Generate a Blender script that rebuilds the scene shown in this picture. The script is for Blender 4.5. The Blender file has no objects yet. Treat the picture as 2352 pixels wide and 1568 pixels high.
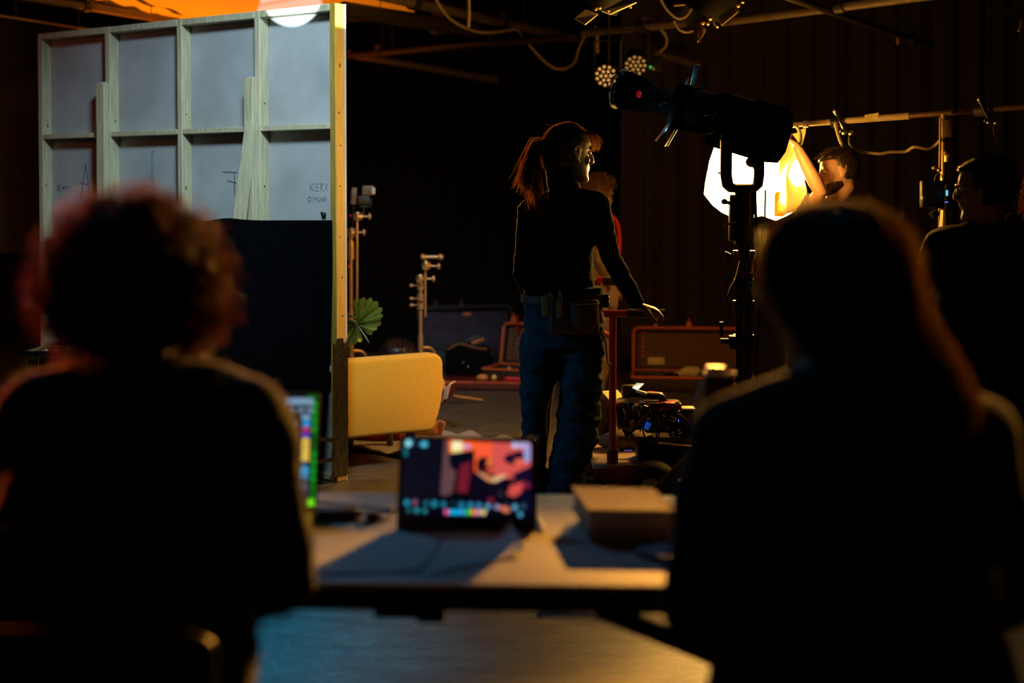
import bpy, bmesh, math, random
import numpy as np
from mathutils import Vector, Matrix, noise
random.seed(7)
rng = np.random.default_rng(7)
scene = bpy.context.scene
COL = scene.collection

# ---------------------------------------------------------------- camera
F_PX = 50.0 / 36.0 * 2352.0
CAM_H = 1.40
PITCH = math.radians(1.9)
ROW_C = 450.0 + F_PX * math.tan(PITCH)      # picture row of the lens axis (the lens is shifted down)
cam_data = bpy.data.cameras.new('camera')
cam_data.lens = 50.0
cam_data.sensor_width = 36.0
cam_data.shift_y = (ROW_C - 784.0) / 2352.0
cam_data.clip_start = 0.05
cam_data.clip_end = 60
cam_data.dof.use_dof = True
cam_data.dof.focus_distance = 6.15
cam_data.dof.aperture_fstop = 1.7
cam_data.dof.aperture_blades = 0
cam = bpy.data.objects.new('camera', cam_data)
COL.objects.link(cam)
cam.location = (0, 0, CAM_H)
cam.rotation_euler = (math.pi / 2 - PITCH, 0, 0)
scene.camera = cam

# ---------------------------------------------------------------- world, exposure
world = bpy.data.worlds.new('world')
scene.world = world
world.use_nodes = True
wbg = world.node_tree.nodes['Background']
wbg.inputs[0].default_value = (0.010, 0.007, 0.006, 1)
wbg.inputs[1].default_value = 0.02
vs = scene.view_settings
vs.view_transform = 'Standard'
vs.look = 'None'
vs.gamma = 1.0
vs.exposure = 0.0
vs.use_curve_mapping = False
cy = scene.cycles
cy.use_denoising = True
cy.max_bounces = 8
cy.diffuse_bounces = 3
cy.glossy_bounces = 3
cy.transmission_bounces = 6
cy.transparent_max_bounces = 6
cy.sample_clamp_indirect = 4.0
cy.caustics_reflective = False
cy.caustics_refractive = False


def at(px, py, Y):
    """the point seen at pixel (px, py) of the photograph at distance Y"""
    xn = (px - 1176.0) / F_PX
    yn = (ROW_C - py) / F_PX
    c, s = math.cos(PITCH), math.sin(PITCH)
    d = Vector((xn, c + yn * s, -s + yn * c))
    k = Y / d.y
    return Vector((d.x * k, Y, CAM_H + d.z * k))


def onz(px, py, z):
    """the point seen at pixel (px, py) at height z"""
    xn = (px - 1176.0) / F_PX
    yn = (ROW_C - py) / F_PX
    c, s = math.cos(PITCH), math.sin(PITCH)
    d = Vector((xn, c + yn * s, -s + yn * c))
    k = (z - CAM_H) / d.z
    return Vector((d.x * k, d.y * k, z))


def lamp(name, kind, loc, aim, power, color, size=0.1, spot=None, blend=0.3, size_y=None):
    d = bpy.data.lights.new(name, kind)
    d.energy = power
    d.color = color
    if kind == 'AREA':
        d.size = size
        if size_y:
            d.shape = 'RECTANGLE'
            d.size_y = size_y
    else:
        d.shadow_soft_size = size
    if kind == 'SPOT':
        d.spot_size = spot
        d.spot_blend = blend
    o = bpy.data.objects.new(name, d)
    COL.objects.link(o)
    o.location = loc
    v = Vector(aim) - Vector(loc)
    o.rotation_euler = v.to_track_quat('-Z', 'Y').to_euler()
    return o


AMBER = (1.0, 0.47, 0.075)
# cool spot projector beam (its fixture stands right of the woman)
BEAM_FROM = at(1428, 205, 6.02)
BEAM_AIM = at(690, -125, 7.10)
lamp('projector_beam', 'SPOT', BEAM_FROM, BEAM_AIM, 900, (0.72, 0.93, 1.0), 0.012, math.radians(20), 0.04)
# patch beam without a fixture, then cool working lights hung in the grid
lamp('flat_patch_beam', 'SPOT', (-0.45, 3.0, 2.02), at(672, -8, 7.05), 5000, (0.72, 0.93, 1.0), 0.01, math.radians(3.9), 0.06)  # unseen spot added to throw the white patch on the flat
lamp('overhead_cool', 'SPOT', (-0.75, 4.7, 3.45), (-1.25, 6.9, 1.85), 480, (0.62, 0.88, 1.0), 0.25, math.radians(55), 1.0)
lamp('overhead_blue', 'SPOT', (-1.4, 5.2, 3.4), (-0.6, 3.6, 0.2), 60, (0.10, 0.52, 1.0), 0.25, math.radians(95), 1.0)
lamp('floor_blue_fill', 'SPOT', (-1.3, 5.5, 3.4), (-0.92, 4.4, 0.0), 820, (0.005, 0.38, 0.80), 0.15, math.radians(29), 1.0)  # extra narrow spot added to tint the floor blue
# amber lamp in the grid behind and right of the woman
lamp('overhead_amber', 'SPOT', (1.5, 7.9, 2.65), (0.36, 2.60, 0.55), 2450, (1.0, 0.40, 0.05), 0.09, math.radians(30), 0.8)
lamp('right_amber_rim', 'SPOT', (3.0, 4.6, 2.3), (0.66, 1.93, 1.24), 700, (1.0, 0.40, 0.06), 0.06, math.radians(10), 0.8)
lamp('reaching_arm_fill', 'POINT', at(1818, 408, 6.65), (0, 0, 0), 13, AMBER, 0.05)  # added point light that brightens the reaching arm and face
lamp('curtain_glow_fill', 'POINT', at(1752, 380, 8.4), (0, 0, 0), 16, AMBER, 0.12)  # added point light for the brown glow on the curtain
# orange set light that fires up into the overhead silk behind the flat
lamp('set_orange', 'SPOT', (-2.35, 10.3, 1.2), (-2.2, 10.5, 2.7), 150, (1.0, 0.20, 0.0), 0.15, math.radians(100), 0.4)
# red practical far left
lamp('side_red', 'SPOT', (-3.9, 5.8, 0.75), (-2.75, 8.1, 0.62), 26, (1.0, 0.08, 0.02), 0.2, math.radians(28), 0.7)
lamp('left_red_rim', 'SPOT', (-2.3, 4.3, 1.75), (-0.82, 2.10, 1.18), 480, (1.0, 0.13, 0.02), 0.12, math.radians(19), 0.7)
lamp('set_practical', 'SPOT', (-1.6, 10.4, 2.3), (0.10, 6.2, 1.55), 2600, (1.0, 0.42, 0.07), 0.08, math.radians(15), 0.6)
lamp('jeans_teal_fill', 'SPOT', (-1.7, 5.6, 1.35), (0.10, 6.2, 0.55), 32, (0.08, 0.55, 0.9), 0.10, math.radians(30), 0.9)  # weak teal light added to rake the jeans from the left
lamp('side_red_high', 'AREA', (-3.9, 6.5, 2.5), (-3.6, 9.4, 1.9), 2.5, (1.0, 0.16, 0.03), 0.4)

# ---------------------------------------------------------------- bookkeeping helpers
ORG = {}


def tag(o, label=None, cat=None, group=None, kind=None):
    if label:
        o['label'] = label
    if cat:
        o['category'] = cat
    if group:
        o['group'] = group
    if kind:
        o['kind'] = kind
    return o


def thing(name, label, cat, loc=(0, 0, 0), group=None):
    o = bpy.data.objects.new(name, None)
    o.empty_display_size = 0.1
    COL.objects.link(o)
    o.location = loc
    ORG[o] = Vector(loc)
    return tag(o, label, cat, group)


def link_mesh(name, me, mats, parent=None, origin=None):
    """link a world-space mesh as one object; its origin goes to the parent's base"""
    o = bpy.data.objects.new(name, me)
    COL.objects.link(o)
    for m in (mats if isinstance(mats, (list, tuple)) else [mats]):
        me.materials.append(m)
    if parent is not None:
        org = ORG[parent]
        o.parent = parent
    else:
        org = Vector(origin) if origin is not None else Vector((0, 0, 0))
        o.location = org
    if org.length > 0:
        me.transform(Matrix.Translation(-org))
    ORG[o] = org
    return o


def dup(root, loc, label=None, group=None):
    r = root.copy()
    COL.objects.link(r)
    r.location = loc
    ORG[r] = Vector(loc)
    if label:
        r['label'] = label
    if group:
        r['group'] = group
    for ch in list(root.children):
        c = ch.copy()
        COL.objects.link(c)
        c.parent = r
        for g in ch.children:
            d = g.copy()
            COL.objects.link(d)
            d.parent = c
    return r


# ---------------------------------------------------------------- mesh helpers
def V(*a):
    return Vector(a)


def frame_of(d):
    d = Vector(d).normalized()
    up = Vector((0, 0, 1)) if abs(d.z) < 0.95 else Vector((0, 1, 0))
    x = d.cross(up).normalized()
    y = x.cross(d).normalized()
    return x, y, d


def Rz(a):
    return Matrix.Rotation(a, 3, 'Z')


class MB:
    def __init__(self):
        self.v, self.f, self.m, self.cur = [], [], [], 0

    def add(self, vs_, fs):
        b = len(self.v)
        self.v += [tuple(p) for p in vs_]
        self.f += [tuple(i + b for i in q) for q in fs]
        self.m += [self.cur] * len(fs)
        return self

    def box(self, c, s, R=None, bev=0.0, seg=2):
        c = Vector(c)
        if bev <= 0:
            vs_ = []
            for z in (-.5, .5):
                for x, y in ((-.5, -.5), (.5, -.5), (.5, .5), (-.5, .5)):
                    p = Vector((x * s[0], y * s[1], z * s[2]))
                    vs_.append(c + (R @ p if R else p))
            return self.add(vs_, [(3, 2, 1, 0), (4, 5, 6, 7), (0, 1, 5, 4), (1, 2, 6, 5), (2, 3, 7, 6), (3, 0, 4, 7)])
        bm = bmesh.new()
        bmesh.ops.create_cube(bm, size=1.0)
        for v in bm.verts:
            v.co = Vector((v.co.x * s[0], v.co.y * s[1], v.co.z * s[2]))
        bmesh.ops.bevel(bm, geom=bm.edges[:], offset=min(bev, min(s) * 0.49), segments=seg, profile=0.5, affect='EDGES')
        bm.verts.index_update()
        vs_ = [c + (R @ v.co if R else v.co) for v in bm.verts]
        fs = [tuple(v.index for v in f.verts) for f in bm.faces]
        bm.free()
        return self.add(vs_, fs)

    def bar(self, a, b, w, h, up=None, bev=0.0):
        """a rectangular bar from a to b"""
        a, b = Vector(a), Vector(b)
        d = (b - a).normalized()
        if up is None:
            x, y, _ = frame_of(d)
        else:
            x = d.cross(Vector(up)).normalized()
            y = x.cross(d).normalized()
        R = Matrix((x, y, d)).transposed()
        return self.box((a + b) / 2, (w, h, (b - a).length), R, bev)

    def tube(self, pts, r, seg=10, caps=True, sq=(1, 1)):
        pts = [Vector(p) for p in pts]
        n = len(pts)
        rr = list(r) if isinstance(r, (list, tuple, np.ndarray)) else [r] * n
        vs_, fs = [], []
        x = None
        for i, p in enumerate(pts):
            d = (pts[min(i + 1, n - 1)] - pts[max(i - 1, 0)])
            d = d.normalized() if d.length > 1e-9 else Vector((0, 0, 1))
            if x is None:
                x, y, _ = frame_of(d)
            else:
                x = (x - d * x.dot(d))
                x = x.normalized() if x.length > 1e-6 else frame_of(d)[0]
                y = x.cross(d)
            for k in range(seg):
                t = 2 * math.pi * k / seg
                vs_.append(p + x * (rr[i] * sq[0] * math.cos(t)) + y * (rr[i] * sq[1] * math.sin(t)))
        for i in range(n - 1):
            for k in range(seg):
                k2 = (k + 1) % seg
                fs.append((i * seg + k, i * seg + k2, (i + 1) * seg + k2, (i + 1) * seg + k))
        if caps:
            fs.append(tuple(reversed(range(seg))))
            fs.append(tuple((n - 1) * seg + k for k in range(seg)))
        return self.add(vs_, fs)

    def cyl(self, a, b, r0, r1=None, seg=16):
        return self.tube([a, b], [r0, r0 if r1 is None else r1], seg)

    def limb(self, pts, r, seg=14):
        """tube with rounded ends"""
        pts = [Vector(p) for p in pts]
        P, R = [], []
        d0 = (pts[0] - pts[1]).normalized()
        d1 = (pts[-1] - pts[-2]).normalized()
        for k in range(4):
            t = math.pi / 2 * (1 - k / 4)
            P.append(pts[0] + d0 * r[0] * math.sin(t))
            R.append(max(1e-4, r[0] * math.cos(t)))
        P += pts
        R += list(r)
        for k in range(1, 5):
            t = math.pi / 2 * k / 4
            P.append(pts[-1] + d1 * r[-1] * math.sin(t))
            R.append(max(1e-4, r[-1] * math.cos(t)))
        return self.tube(P, R, seg)

    def ell(self, c, r, R=None, seg=16, rings=10):
        c = Vector(c)
        if not isinstance(r, (tuple, list)):
            r = (r, r, r)
        vs_, fs = [], []

        def tr(p):
            p = Vector((p[0] * r[0], p[1] * r[1], p[2] * r[2]))
            return c + (R @ p if R else p)
        vs_.append(tr((0, 0, -1)))
        for i in range(1, rings):
            t = -math.pi / 2 + math.pi * i / rings
            for k in range(seg):
                a = 2 * math.pi * k / seg
                vs_.append(tr((math.cos(t) * math.cos(a), math.cos(t) * math.sin(a), math.sin(t))))
        vs_.append(tr((0, 0, 1)))
        top = len(vs_) - 1
        for k in range(seg):
            k2 = (k + 1) % seg
            fs.append((0, 1 + k2, 1 + k))
            for i in range(rings - 2):
                a = 1 + i * seg
                fs.append((a + k, a + k2, a + seg + k2, a + seg + k))
            a = 1 + (rings - 2) * seg
            fs.append((a + k, a + k2, top))
        return self.add(vs_, fs)

    def loft(self, rings, caps=True, closed=True):
        n = len(rings[0])
        vs_ = [p for r in rings for p in r]
        fs = []
        for i in range(len(rings) - 1):
            for k in range(n if closed else n - 1):
                k2 = (k + 1) % n
                fs.append((i * n + k, i * n + k2, (i + 1) * n + k2, (i + 1) * n + k))
        if caps:
            fs.append(tuple(reversed(range(n))))
            fs.append(tuple((len(rings) - 1) * n + k for k in range(n)))
        return self.add(vs_, fs)

    def prism(self, poly, o, ux, uy, depth):
        """polygon (2d list) in plane (o, ux, uy) given thickness along their normal"""
        o, ux, uy = Vector(o), Vector(ux), Vector(uy)
        nn = ux.cross(uy).normalized() * depth
        a = [o + ux * p[0] + uy * p[1] for p in poly]
        b = [p + nn for p in a]
        n = len(poly)
        fs = [tuple(reversed(range(n))), tuple(range(n, 2 * n))]
        for k in range(n):
            k2 = (k + 1) % n
            fs.append((k, k2, n + k2, n + k))
        return self.add(a + b, fs)

    def lathe(self, prof, o, d=(0, 0, 1), seg=24):
        x, y, d = frame_of(d)
        o = Vector(o)
        rings = []
        for (r, h) in prof:
            rings.append([o + d * h + (x * math.cos(2 * math.pi * k / seg) + y * math.sin(2 * math.pi * k / seg)) * max(r, 1e-4) for k in range(seg)])
        return self.loft(rings)

    def grid(self, fn, nu, nv):
        """open surface fn(u, v) -> point"""
        vs_ = [fn(i / nu, j / nv) for j in range(nv + 1) for i in range(nu + 1)]
        fs = [(j * (nu + 1) + i, j * (nu + 1) + i + 1, (j + 1) * (nu + 1) + i + 1, (j + 1) * (nu + 1) + i) for j in range(nv) for i in range(nu)]
        return self.add(vs_, fs)

    def sheet(self, fn, nu, nv, thick):
        """a closed sheet with thickness along the surface normal"""
        P = [[Vector(fn(i / nu, j / nv)) for i in range(nu + 1)] for j in range(nv + 1)]
        top, bot = [], []
        for j in range(nv + 1):
            for i in range(nu + 1):
                du = P[j][min(i + 1, nu)] - P[j][max(i - 1, 0)]
                dv = P[min(j + 1, nv)][i] - P[max(j - 1, 0)][i]
                n = du.cross(dv)
                n = n.normalized() if n.length > 1e-12 else Vector((0, 0, 1))
                top.append(P[j][i] + n * thick / 2)
                bot.append(P[j][i] - n * thick / 2)
        w = nu + 1
        N = len(top)
        fs = []
        for j in range(nv):
            for i in range(nu):
                a = j * w + i
                fs.append((a, a + 1, a + w + 1, a + w))
                fs.append((N + a, N + a + w, N + a + w + 1, N + a + 1))
        for i in range(nu):
            fs.append((i, N + i, N + i + 1, i + 1))
            a = nv * w + i
            fs.append((a, a + 1, N + a + 1, N + a))
        for j in range(nv):
            a = j * w
            fs.append((a, a + w, N + a + w, N + a))
            a = j * w + nu
            fs.append((a, N + a, N + a + w, a + w))
        return self.add(top + bot, fs)

    def mesh(self, name, smooth=True, angle=0.7):
        me = bpy.data.meshes.new(name)
        me.from_pydata(self.v, [], self.f)
        me.validate()
        if len(set(self.m)) > 1 and len(me.polygons) == len(self.m):
            me.polygons.foreach_set('material_index', self.m)
        if smooth:
            me.polygons.foreach_set('use_smooth', [True] * len(me.polygons))
            me.set_sharp_from_angle(angle=angle)
        me.update()
        return me

    def build(self, name, mats, parent=None, smooth=True, angle=0.7, origin=None):
        return link_mesh(name, self.mesh(name, smooth, angle), mats, parent, origin)


def remesh(mb, voxel, smooth=4, name='m', wrinkle=None):
    """one continuous skin around the shapes gathered in mb"""
    me = mb.mesh(name, smooth=False)
    o = bpy.data.objects.new(name, me)
    COL.objects.link(o)
    md = o.modifiers.new('r', 'REMESH')
    md.mode = 'VOXEL'
    md.voxel_size = voxel
    if smooth:
        ms = o.modifiers.new('s', 'SMOOTH')
        ms.iterations = smooth
        ms.factor = 0.5
    dg = bpy.context.evaluated_depsgraph_get()
    out = bpy.data.meshes.new_from_object(o.evaluated_get(dg))
    bpy.data.objects.remove(o)
    bpy.data.meshes.remove(me)
    n = len(out.vertices)
    if wrinkle and n:
        co = np.empty(n * 3)
        out.vertices.foreach_get('co', co)
        no = np.empty(n * 3)
        out.vertices.foreach_get('normal', no)
        co = co.reshape(-1, 3)
        no = no.reshape(-1, 3)
        amp, sx, sz = wrinkle
        d = np.array([noise.noise((p[0] * sx, p[1] * sx, p[2] * sz)) + 0.5 * noise.noise((p[0] * sx * 2.1 + 9, p[1] * sx * 2.1, p[2] * sz * 2.3)) for p in co])
        co += no * (amp * d)[:, None]
        out.vertices.foreach_set('co', co.ravel())
    out.polygons.foreach_set('use_smooth', [True] * len(out.polygons))
    out.update()
    return out


def strands_mesh(name, paths, r0=0.0012, r1=0.0004, seg=3):
    """all strands of one head of hair as one mesh; paths: list of (n,3) arrays"""
    vs_, fs = [], []
    base = 0
    for P in paths:
        P = np.asarray(P, float)
        n = len(P)
        T = np.gradient(P, axis=0)
        T /= np.linalg.norm(T, axis=1)[:, None] + 1e-9
        ref = np.array([0.31, 0.87, 0.39])
        X = np.cross(T, ref)
        X /= np.linalg.norm(X, axis=1)[:, None] + 1e-9
        Yv = np.cross(T, X)
        R = np.linspace(r0, r1, n)[:, None]
        rings = [P + R * (X * math.cos(2 * math.pi * k / seg) + Yv * math.sin(2 * math.pi * k / seg)) for k in range(seg)]
        vs_.append(np.stack(rings, 1).reshape(-1, 3))
        for i in range(n - 1):
            for k in range(seg):
                k2 = (k + 1) % seg
                fs.append((base + i * seg + k, base + i * seg + k2, base + (i + 1) * seg + k2, base + (i + 1) * seg + k))
        base += n * seg
    me = bpy.data.meshes.new(name)
    me.from_pydata(np.concatenate(vs_).tolist(), [], fs)
    me.polygons.foreach_set('use_smooth', [True] * len(me.polygons))
    me.update()
    return me


def add_mesh(mb, me):
    """append an evaluated mesh to a builder"""
    mb.add([v.co.copy() for v in me.vertices], [tuple(p.vertices) for p in me.polygons])
    return mb


def smoothpath(pts, n=24):
    """Catmull-Rom through the points"""
    pts = [Vector(p) for p in pts]
    P = [pts[0] * 2 - pts[1]] + pts + [pts[-1] * 2 - pts[-2]]
    out = []
    m = len(pts) - 1
    for i in range(m):
        k = max(2, n // m)
        for j in range(k):
            t = j / k
            a, b, c, d = P[i], P[i + 1], P[i + 2], P[i + 3]
            out.append(0.5 * ((2 * b) + (c - a) * t + (2 * a - 5 * b + 4 * c - d) * t * t + (3 * b - a - 3 * c + d) * t ** 3))
    out.append(pts[-1])
    return out


# ---------------------------------------------------------------- materials
MATS = {}


def M(name, col, rough=0.6, metal=0.0, var=0.25, scale=25.0, bump=0.0, stretch=(1, 1, 1), emit=None, estr=0.0, sheen=0.0, spec=0.5, trans=0.0, coat=0.0):
    if name in MATS:
        return MATS[name]
    m = bpy.data.materials.new(name)
    m.use_nodes = True
    nt = m.node_tree
    b = nt.nodes['Principled BSDF']
    b.inputs['Roughness'].default_value = rough
    b.inputs['Metallic'].default_value = metal
    b.inputs['Specular IOR Level'].default_value = spec
    b.inputs['Sheen Weight'].default_value = sheen
    b.inputs['Coat Weight'].default_value = coat
    b.inputs['Transmission Weight'].default_value = trans
    tc = nt.nodes.new('ShaderNodeTexCoord')
    mp = nt.nodes.new('ShaderNodeMapping')
    mp.inputs['Scale'].default_value = stretch
    nz = nt.nodes.new('ShaderNodeTexNoise')
    nz.inputs['Scale'].default_value = scale
    nz.inputs['Detail'].default_value = 5
    nt.links.new(tc.outputs['Object'], mp.inputs[0])
    nt.links.new(mp.outputs[0], nz.inputs['Vector'])
    rp = nt.nodes.new('ShaderNodeValToRGB')
    rp.color_ramp.elements[0].position = 0.3
    rp.color_ramp.elements[1].position = 0.7
    rp.color_ramp.elements[0].color = tuple(c * (1 - var) for c in col) + (1,)
    rp.color_ramp.elements[1].color = tuple(min(1, c * (1 + var)) for c in col) + (1,)
    nt.links.new(nz.outputs[0], rp.inputs[0])
    nt.links.new(rp.outputs[0], b.inputs['Base Color'])
    if bump:
        bp = nt.nodes.new('ShaderNodeBump')
        bp.inputs['Strength'].default_value = bump
        bp.inputs['Distance'].default_value = 0.01
        nt.links.new(nz.outputs[0], bp.inputs['Height'])
        nt.links.new(bp.outputs[0], b.inputs['Normal'])
    if emit:
        b.inputs['Emission Color'].default_value = tuple(emit) + (1,)
        b.inputs['Emission Strength'].default_value = estr
    MATS[name] = m
    return m


def glow(name, col, s):
    return M(name, (0.02, 0.02, 0.02), 0.4, var=0.05, emit=col, estr=s)


def hair_mat(name, col, through, tr=0.35, rough=0.45):
    """strands: dull fibre plus light that passes through"""
    if name in MATS:
        return MATS[name]
    m = M(name, col, rough, var=0.3, scale=60)
    nt = m.node_tree
    b = nt.nodes['Principled BSDF']
    out = [n for n in nt.nodes if n.type == 'OUTPUT_MATERIAL'][0]
    t = nt.nodes.new('ShaderNodeBsdfTranslucent')
    t.inputs[0].default_value = tuple(through) + (1,)
    mx = nt.nodes.new('ShaderNodeMixShader')
    mx.inputs[0].default_value = tr
    nt.links.new(b.outputs[0], mx.inputs[1])
    nt.links.new(t.outputs[0], mx.inputs[2])
    nt.links.new(mx.outputs[0], out.inputs[0])
    return m


def floor_mat():
    m = M('scuffed_stage_floor', (0.125, 0.108, 0.085), 0.42, var=0.35, scale=5.0, bump=0.05, stretch=(1.0, 3.5, 1))
    nt = m.node_tree
    b = nt.nodes['Principled BSDF']
    tc = [n for n in nt.nodes if n.type == 'TEX_COORD'][0]
    rp = [n for n in nt.nodes if n.type == 'VALTORGB'][0]
    # fine streaky wear
    mp = nt.nodes.new('ShaderNodeMapping')
    mp.inputs['Scale'].default_value = (6, 26, 1)
    mp.inputs['Rotation'].default_value = (0, 0, 0.12)
    n2 = nt.nodes.new('ShaderNodeTexNoise')
    n2.inputs['Scale'].default_value = 3.0
    n2.inputs['Detail'].default_value = 8
    n2.inputs['Roughness'].default_value = 0.7
    nt.links.new(tc.outputs['Object'], mp.inputs[0])
    nt.links.new(mp.outputs[0], n2.inputs['Vector'])
    r2 = nt.nodes.new('ShaderNodeValToRGB')
    r2.color_ramp.elements[0].position = 0.35
    r2.color_ramp.elements[1].position = 0.65
    r2.color_ramp.elements[0].color = (0.45, 0.45, 0.45, 1)
    r2.color_ramp.elements[1].color = (1.25, 1.25, 1.25, 1)
    nt.links.new(n2.outputs[0], r2.inputs[0])
    mx = nt.nodes.new('ShaderNodeMix')
    mx.data_type = 'RGBA'
    mx.blend_type = 'MULTIPLY'
    mx.inputs[0].default_value = 1.0
    nt.links.new(rp.outputs[0], mx.inputs[6])
    nt.links.new(r2.outputs[0], mx.inputs[7])
    # thin curved scratches
    wv = nt.nodes.new('ShaderNodeTexVoronoi')
    wv.feature = 'DISTANCE_TO_EDGE'
    wv.inputs['Scale'].default_value = 2.2
    n3 = nt.nodes.new('ShaderNodeTexNoise')
    n3.inputs['Scale'].default_value = 1.6
    ad = nt.nodes.new('ShaderNodeMixRGB')
    ad.blend_type = 'ADD'
    ad.inputs[0].default_value = 0.8
    nt.links.new(tc.outputs['Object'], n3.inputs['Vector'])
    nt.links.new(tc.outputs['Object'], ad.inputs[1])
    nt.links.new(n3.outputs['Color'], ad.inputs[2])
    nt.links.new(ad.outputs[0], wv.inputs['Vector'])
    r3 = nt.nodes.new('ShaderNodeValToRGB')
    r3.color_ramp.elements[0].position = 0.0
    r3.color_ramp.elements[1].position = 0.006
    r3.color_ramp.elements[0].color = (1, 1, 1, 1)
    r3.color_ramp.elements[1].color = (0, 0, 0, 1)
    nt.links.new(wv.outputs['Distance'], r3.inputs[0])
    m3 = nt.nodes.new('ShaderNodeMix')
    m3.data_type = 'RGBA'
    m3.inputs[7].default_value = (0.32, 0.27, 0.22, 1)
    mult = nt.nodes.new('ShaderNodeMath')
    mult.operation = 'MULTIPLY'
    mult.inputs[1].default_value = 0.35
    nt.links.new(r3.outputs[0], mult.inputs[0])
    nt.links.new(mult.outputs[0], m3.inputs[0])
    nt.links.new(mx.outputs[2], m3.inputs[6])
    nt.links.new(m3.outputs[2], b.inputs['Base Color'])
    return m


BLACK_METAL = M('black_powder_coated_metal', (0.012, 0.012, 0.013), 0.38, 0.0, spec=0.5)
BLACK_PLASTIC = M('black_plastic', (0.010, 0.010, 0.011), 0.45)
CHROME = M('worn_chrome', (0.62, 0.58, 0.54), 0.25, 1.0, var=0.1)
DULL_STEEL = M('dull_steel', (0.33, 0.30, 0.28), 0.4, 0.9, var=0.2)
BLACK_CLOTH = M('black_cloth', (0.007, 0.007, 0.008), 0.95, var=0.3, scale=80, spec=0.1)
RUBBER = M('black_rubber', (0.012, 0.012, 0.012), 0.75, var=0.2)
CABLE = M('black_cable_rubber', (0.02, 0.018, 0.017), 0.5)
PINE = M('pine_lumber', (0.52, 0.46, 0.30), 0.65, var=0.22, scale=9, stretch=(9, 9, 0.7), bump=0.05)
PLY = M('plywood_sheet', (0.40, 0.405, 0.42), 0.75, var=0.14, scale=4, bump=0.03)
RED_PAINT = M('red_painted_steel', (0.42, 0.018, 0.014), 0.42, var=0.15)
SKIN = M('skin', (0.48, 0.27, 0.18), 0.5, var=0.08, scale=40)
SKIN_B = M('skin_tan', (0.40, 0.20, 0.12), 0.5, var=0.08, scale=40)
EYE_W = M('eyeball', (0.7, 0.68, 0.65), 0.2, var=0.03)
# ================================================================ the setting
def struct(name, mb, m, smooth=False):
    o = mb.build(name, m, smooth=smooth)
    o['kind'] = 'structure'
    return o


X0, X1, Y0, Y1, ZC = -5.2, 5.6, -1.6, 13.4, 4.3
WALL_BLACK = M('black_studio_paint', (0.012, 0.010, 0.009), 0.85, scale=3, spec=0.2)
struct('floor', MB().box(((X0 + X1) / 2, (Y0 + Y1) / 2, -0.05), (X1 - X0, Y1 - Y0, 0.1)), floor_mat())
struct('ceiling', MB().box(((X0 + X1) / 2, (Y0 + Y1) / 2, ZC + 0.05), (X1 - X0, Y1 - Y0, 0.1)), WALL_BLACK)
struct('wall_left', MB().box((X0 - 0.05, (Y0 + Y1) / 2, ZC / 2), (0.1, Y1 - Y0, ZC)), WALL_BLACK)
struct('wall_right', MB().box((X1 + 0.05, (Y0 + Y1) / 2, ZC / 2), (0.1, Y1 - Y0, ZC)), WALL_BLACK)
struct('wall_back', MB().box(((X0 + X1) / 2, Y1 + 0.05, ZC / 2), (X1 - X0, 0.1, ZC)), WALL_BLACK)
struct('wall_front', MB().box(((X0 + X1) / 2, Y0 - 0.05, ZC / 2), (X1 - X0, 0.1, ZC)), WALL_BLACK)

# curtains on the back wall -----------------------------------------------
CURTAIN = M('brown_black_stage_drape', (0.060, 0.042, 0.026), 0.9, var=0.25, scale=60, sheen=0.1, spec=0.1)


def drape(name, x0, x1, y, z0, z1, nfold, amp, label, cat, m, skew=0.0):
    def fn(u, v):
        x = x0 + (x1 - x0) * u
        ph = u * nfold * 2 * math.pi
        d = amp * (math.sin(ph) + 0.45 * math.sin(ph * 2.3 + 1.1) + 0.35 * math.sin(ph * 0.37 + 0.4))
        d *= 0.55 + 0.45 * (1 - v)
        return (x, y + skew * u + d, z0 + (z1 - z0) * v)
    o = MB().sheet(fn, int(nfold * 14), 8, 0.006).build(name, m, smooth=True, angle=1.2)
    return tag(o, label, cat)


drape('stage_curtain', -3.4, 0.75, 12.7, 0.02, 4.1, 17, 0.035, 'long black pleated stage curtain behind the small stands and open cases', 'curtain', M('black_stage_drape', (0.010, 0.008, 0.006), 0.95, scale=60, spec=0.05))
drape('stage_curtain', 0.85, 4.3, 11.1, 0.02, 3.6, 16, 0.045, 'long brown pleated stage curtain behind the glowing softbox', 'curtain', CURTAIN)
tag(MB().tube([(0.80, 11.1, 3.62), (4.4, 11.1, 3.62)], 0.02).build('curtain_rail', BLACK_METAL), 'black rail carrying the brown curtain behind the softbox', 'rail')
tag(MB().tube([(-3.5, 12.7, 4.12), (0.80, 12.7, 4.12)], 0.02).build('curtain_rail', BLACK_METAL), 'black rail carrying the black curtain behind the small stands', 'rail')

# brown backdrop left of the flat ------------------------------------------
bl = at(-40, 580, 9.4)
BACKDROP = M('brown_backdrop_cloth', (0.030, 0.017, 0.013), 0.9, var=0.25, scale=7, spec=0.1)
za, zb = at(0, 585, 9.4).z, at(0, 38, 9.4).z


def bd(u, v):
    x = -4.6 + 2.15 * u
    top = zb + 0.10 - 0.19 * u + (-0.02 if u > 0.62 else 0.0)
    y = 9.4 + 0.03 * math.sin(u * 22 + v) + 0.02 * math.sin(u * 9 + 2 * v)
    return (x, y, za + (top - za) * v + 0.012 * math.sin(u * 14))


tag(MB().sheet(bd, 60, 14, 0.008).build('backdrop_cloth', BACKDROP, smooth=True, angle=1.2), 'brown backdrop cloth hung from a pipe left of the timber flat', 'backdrop')
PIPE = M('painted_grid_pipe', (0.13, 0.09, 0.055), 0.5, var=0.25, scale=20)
PIPE_DK = M('dark_grid_pipe', (0.03, 0.02, 0.014), 0.45, var=0.25, scale=20)


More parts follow.
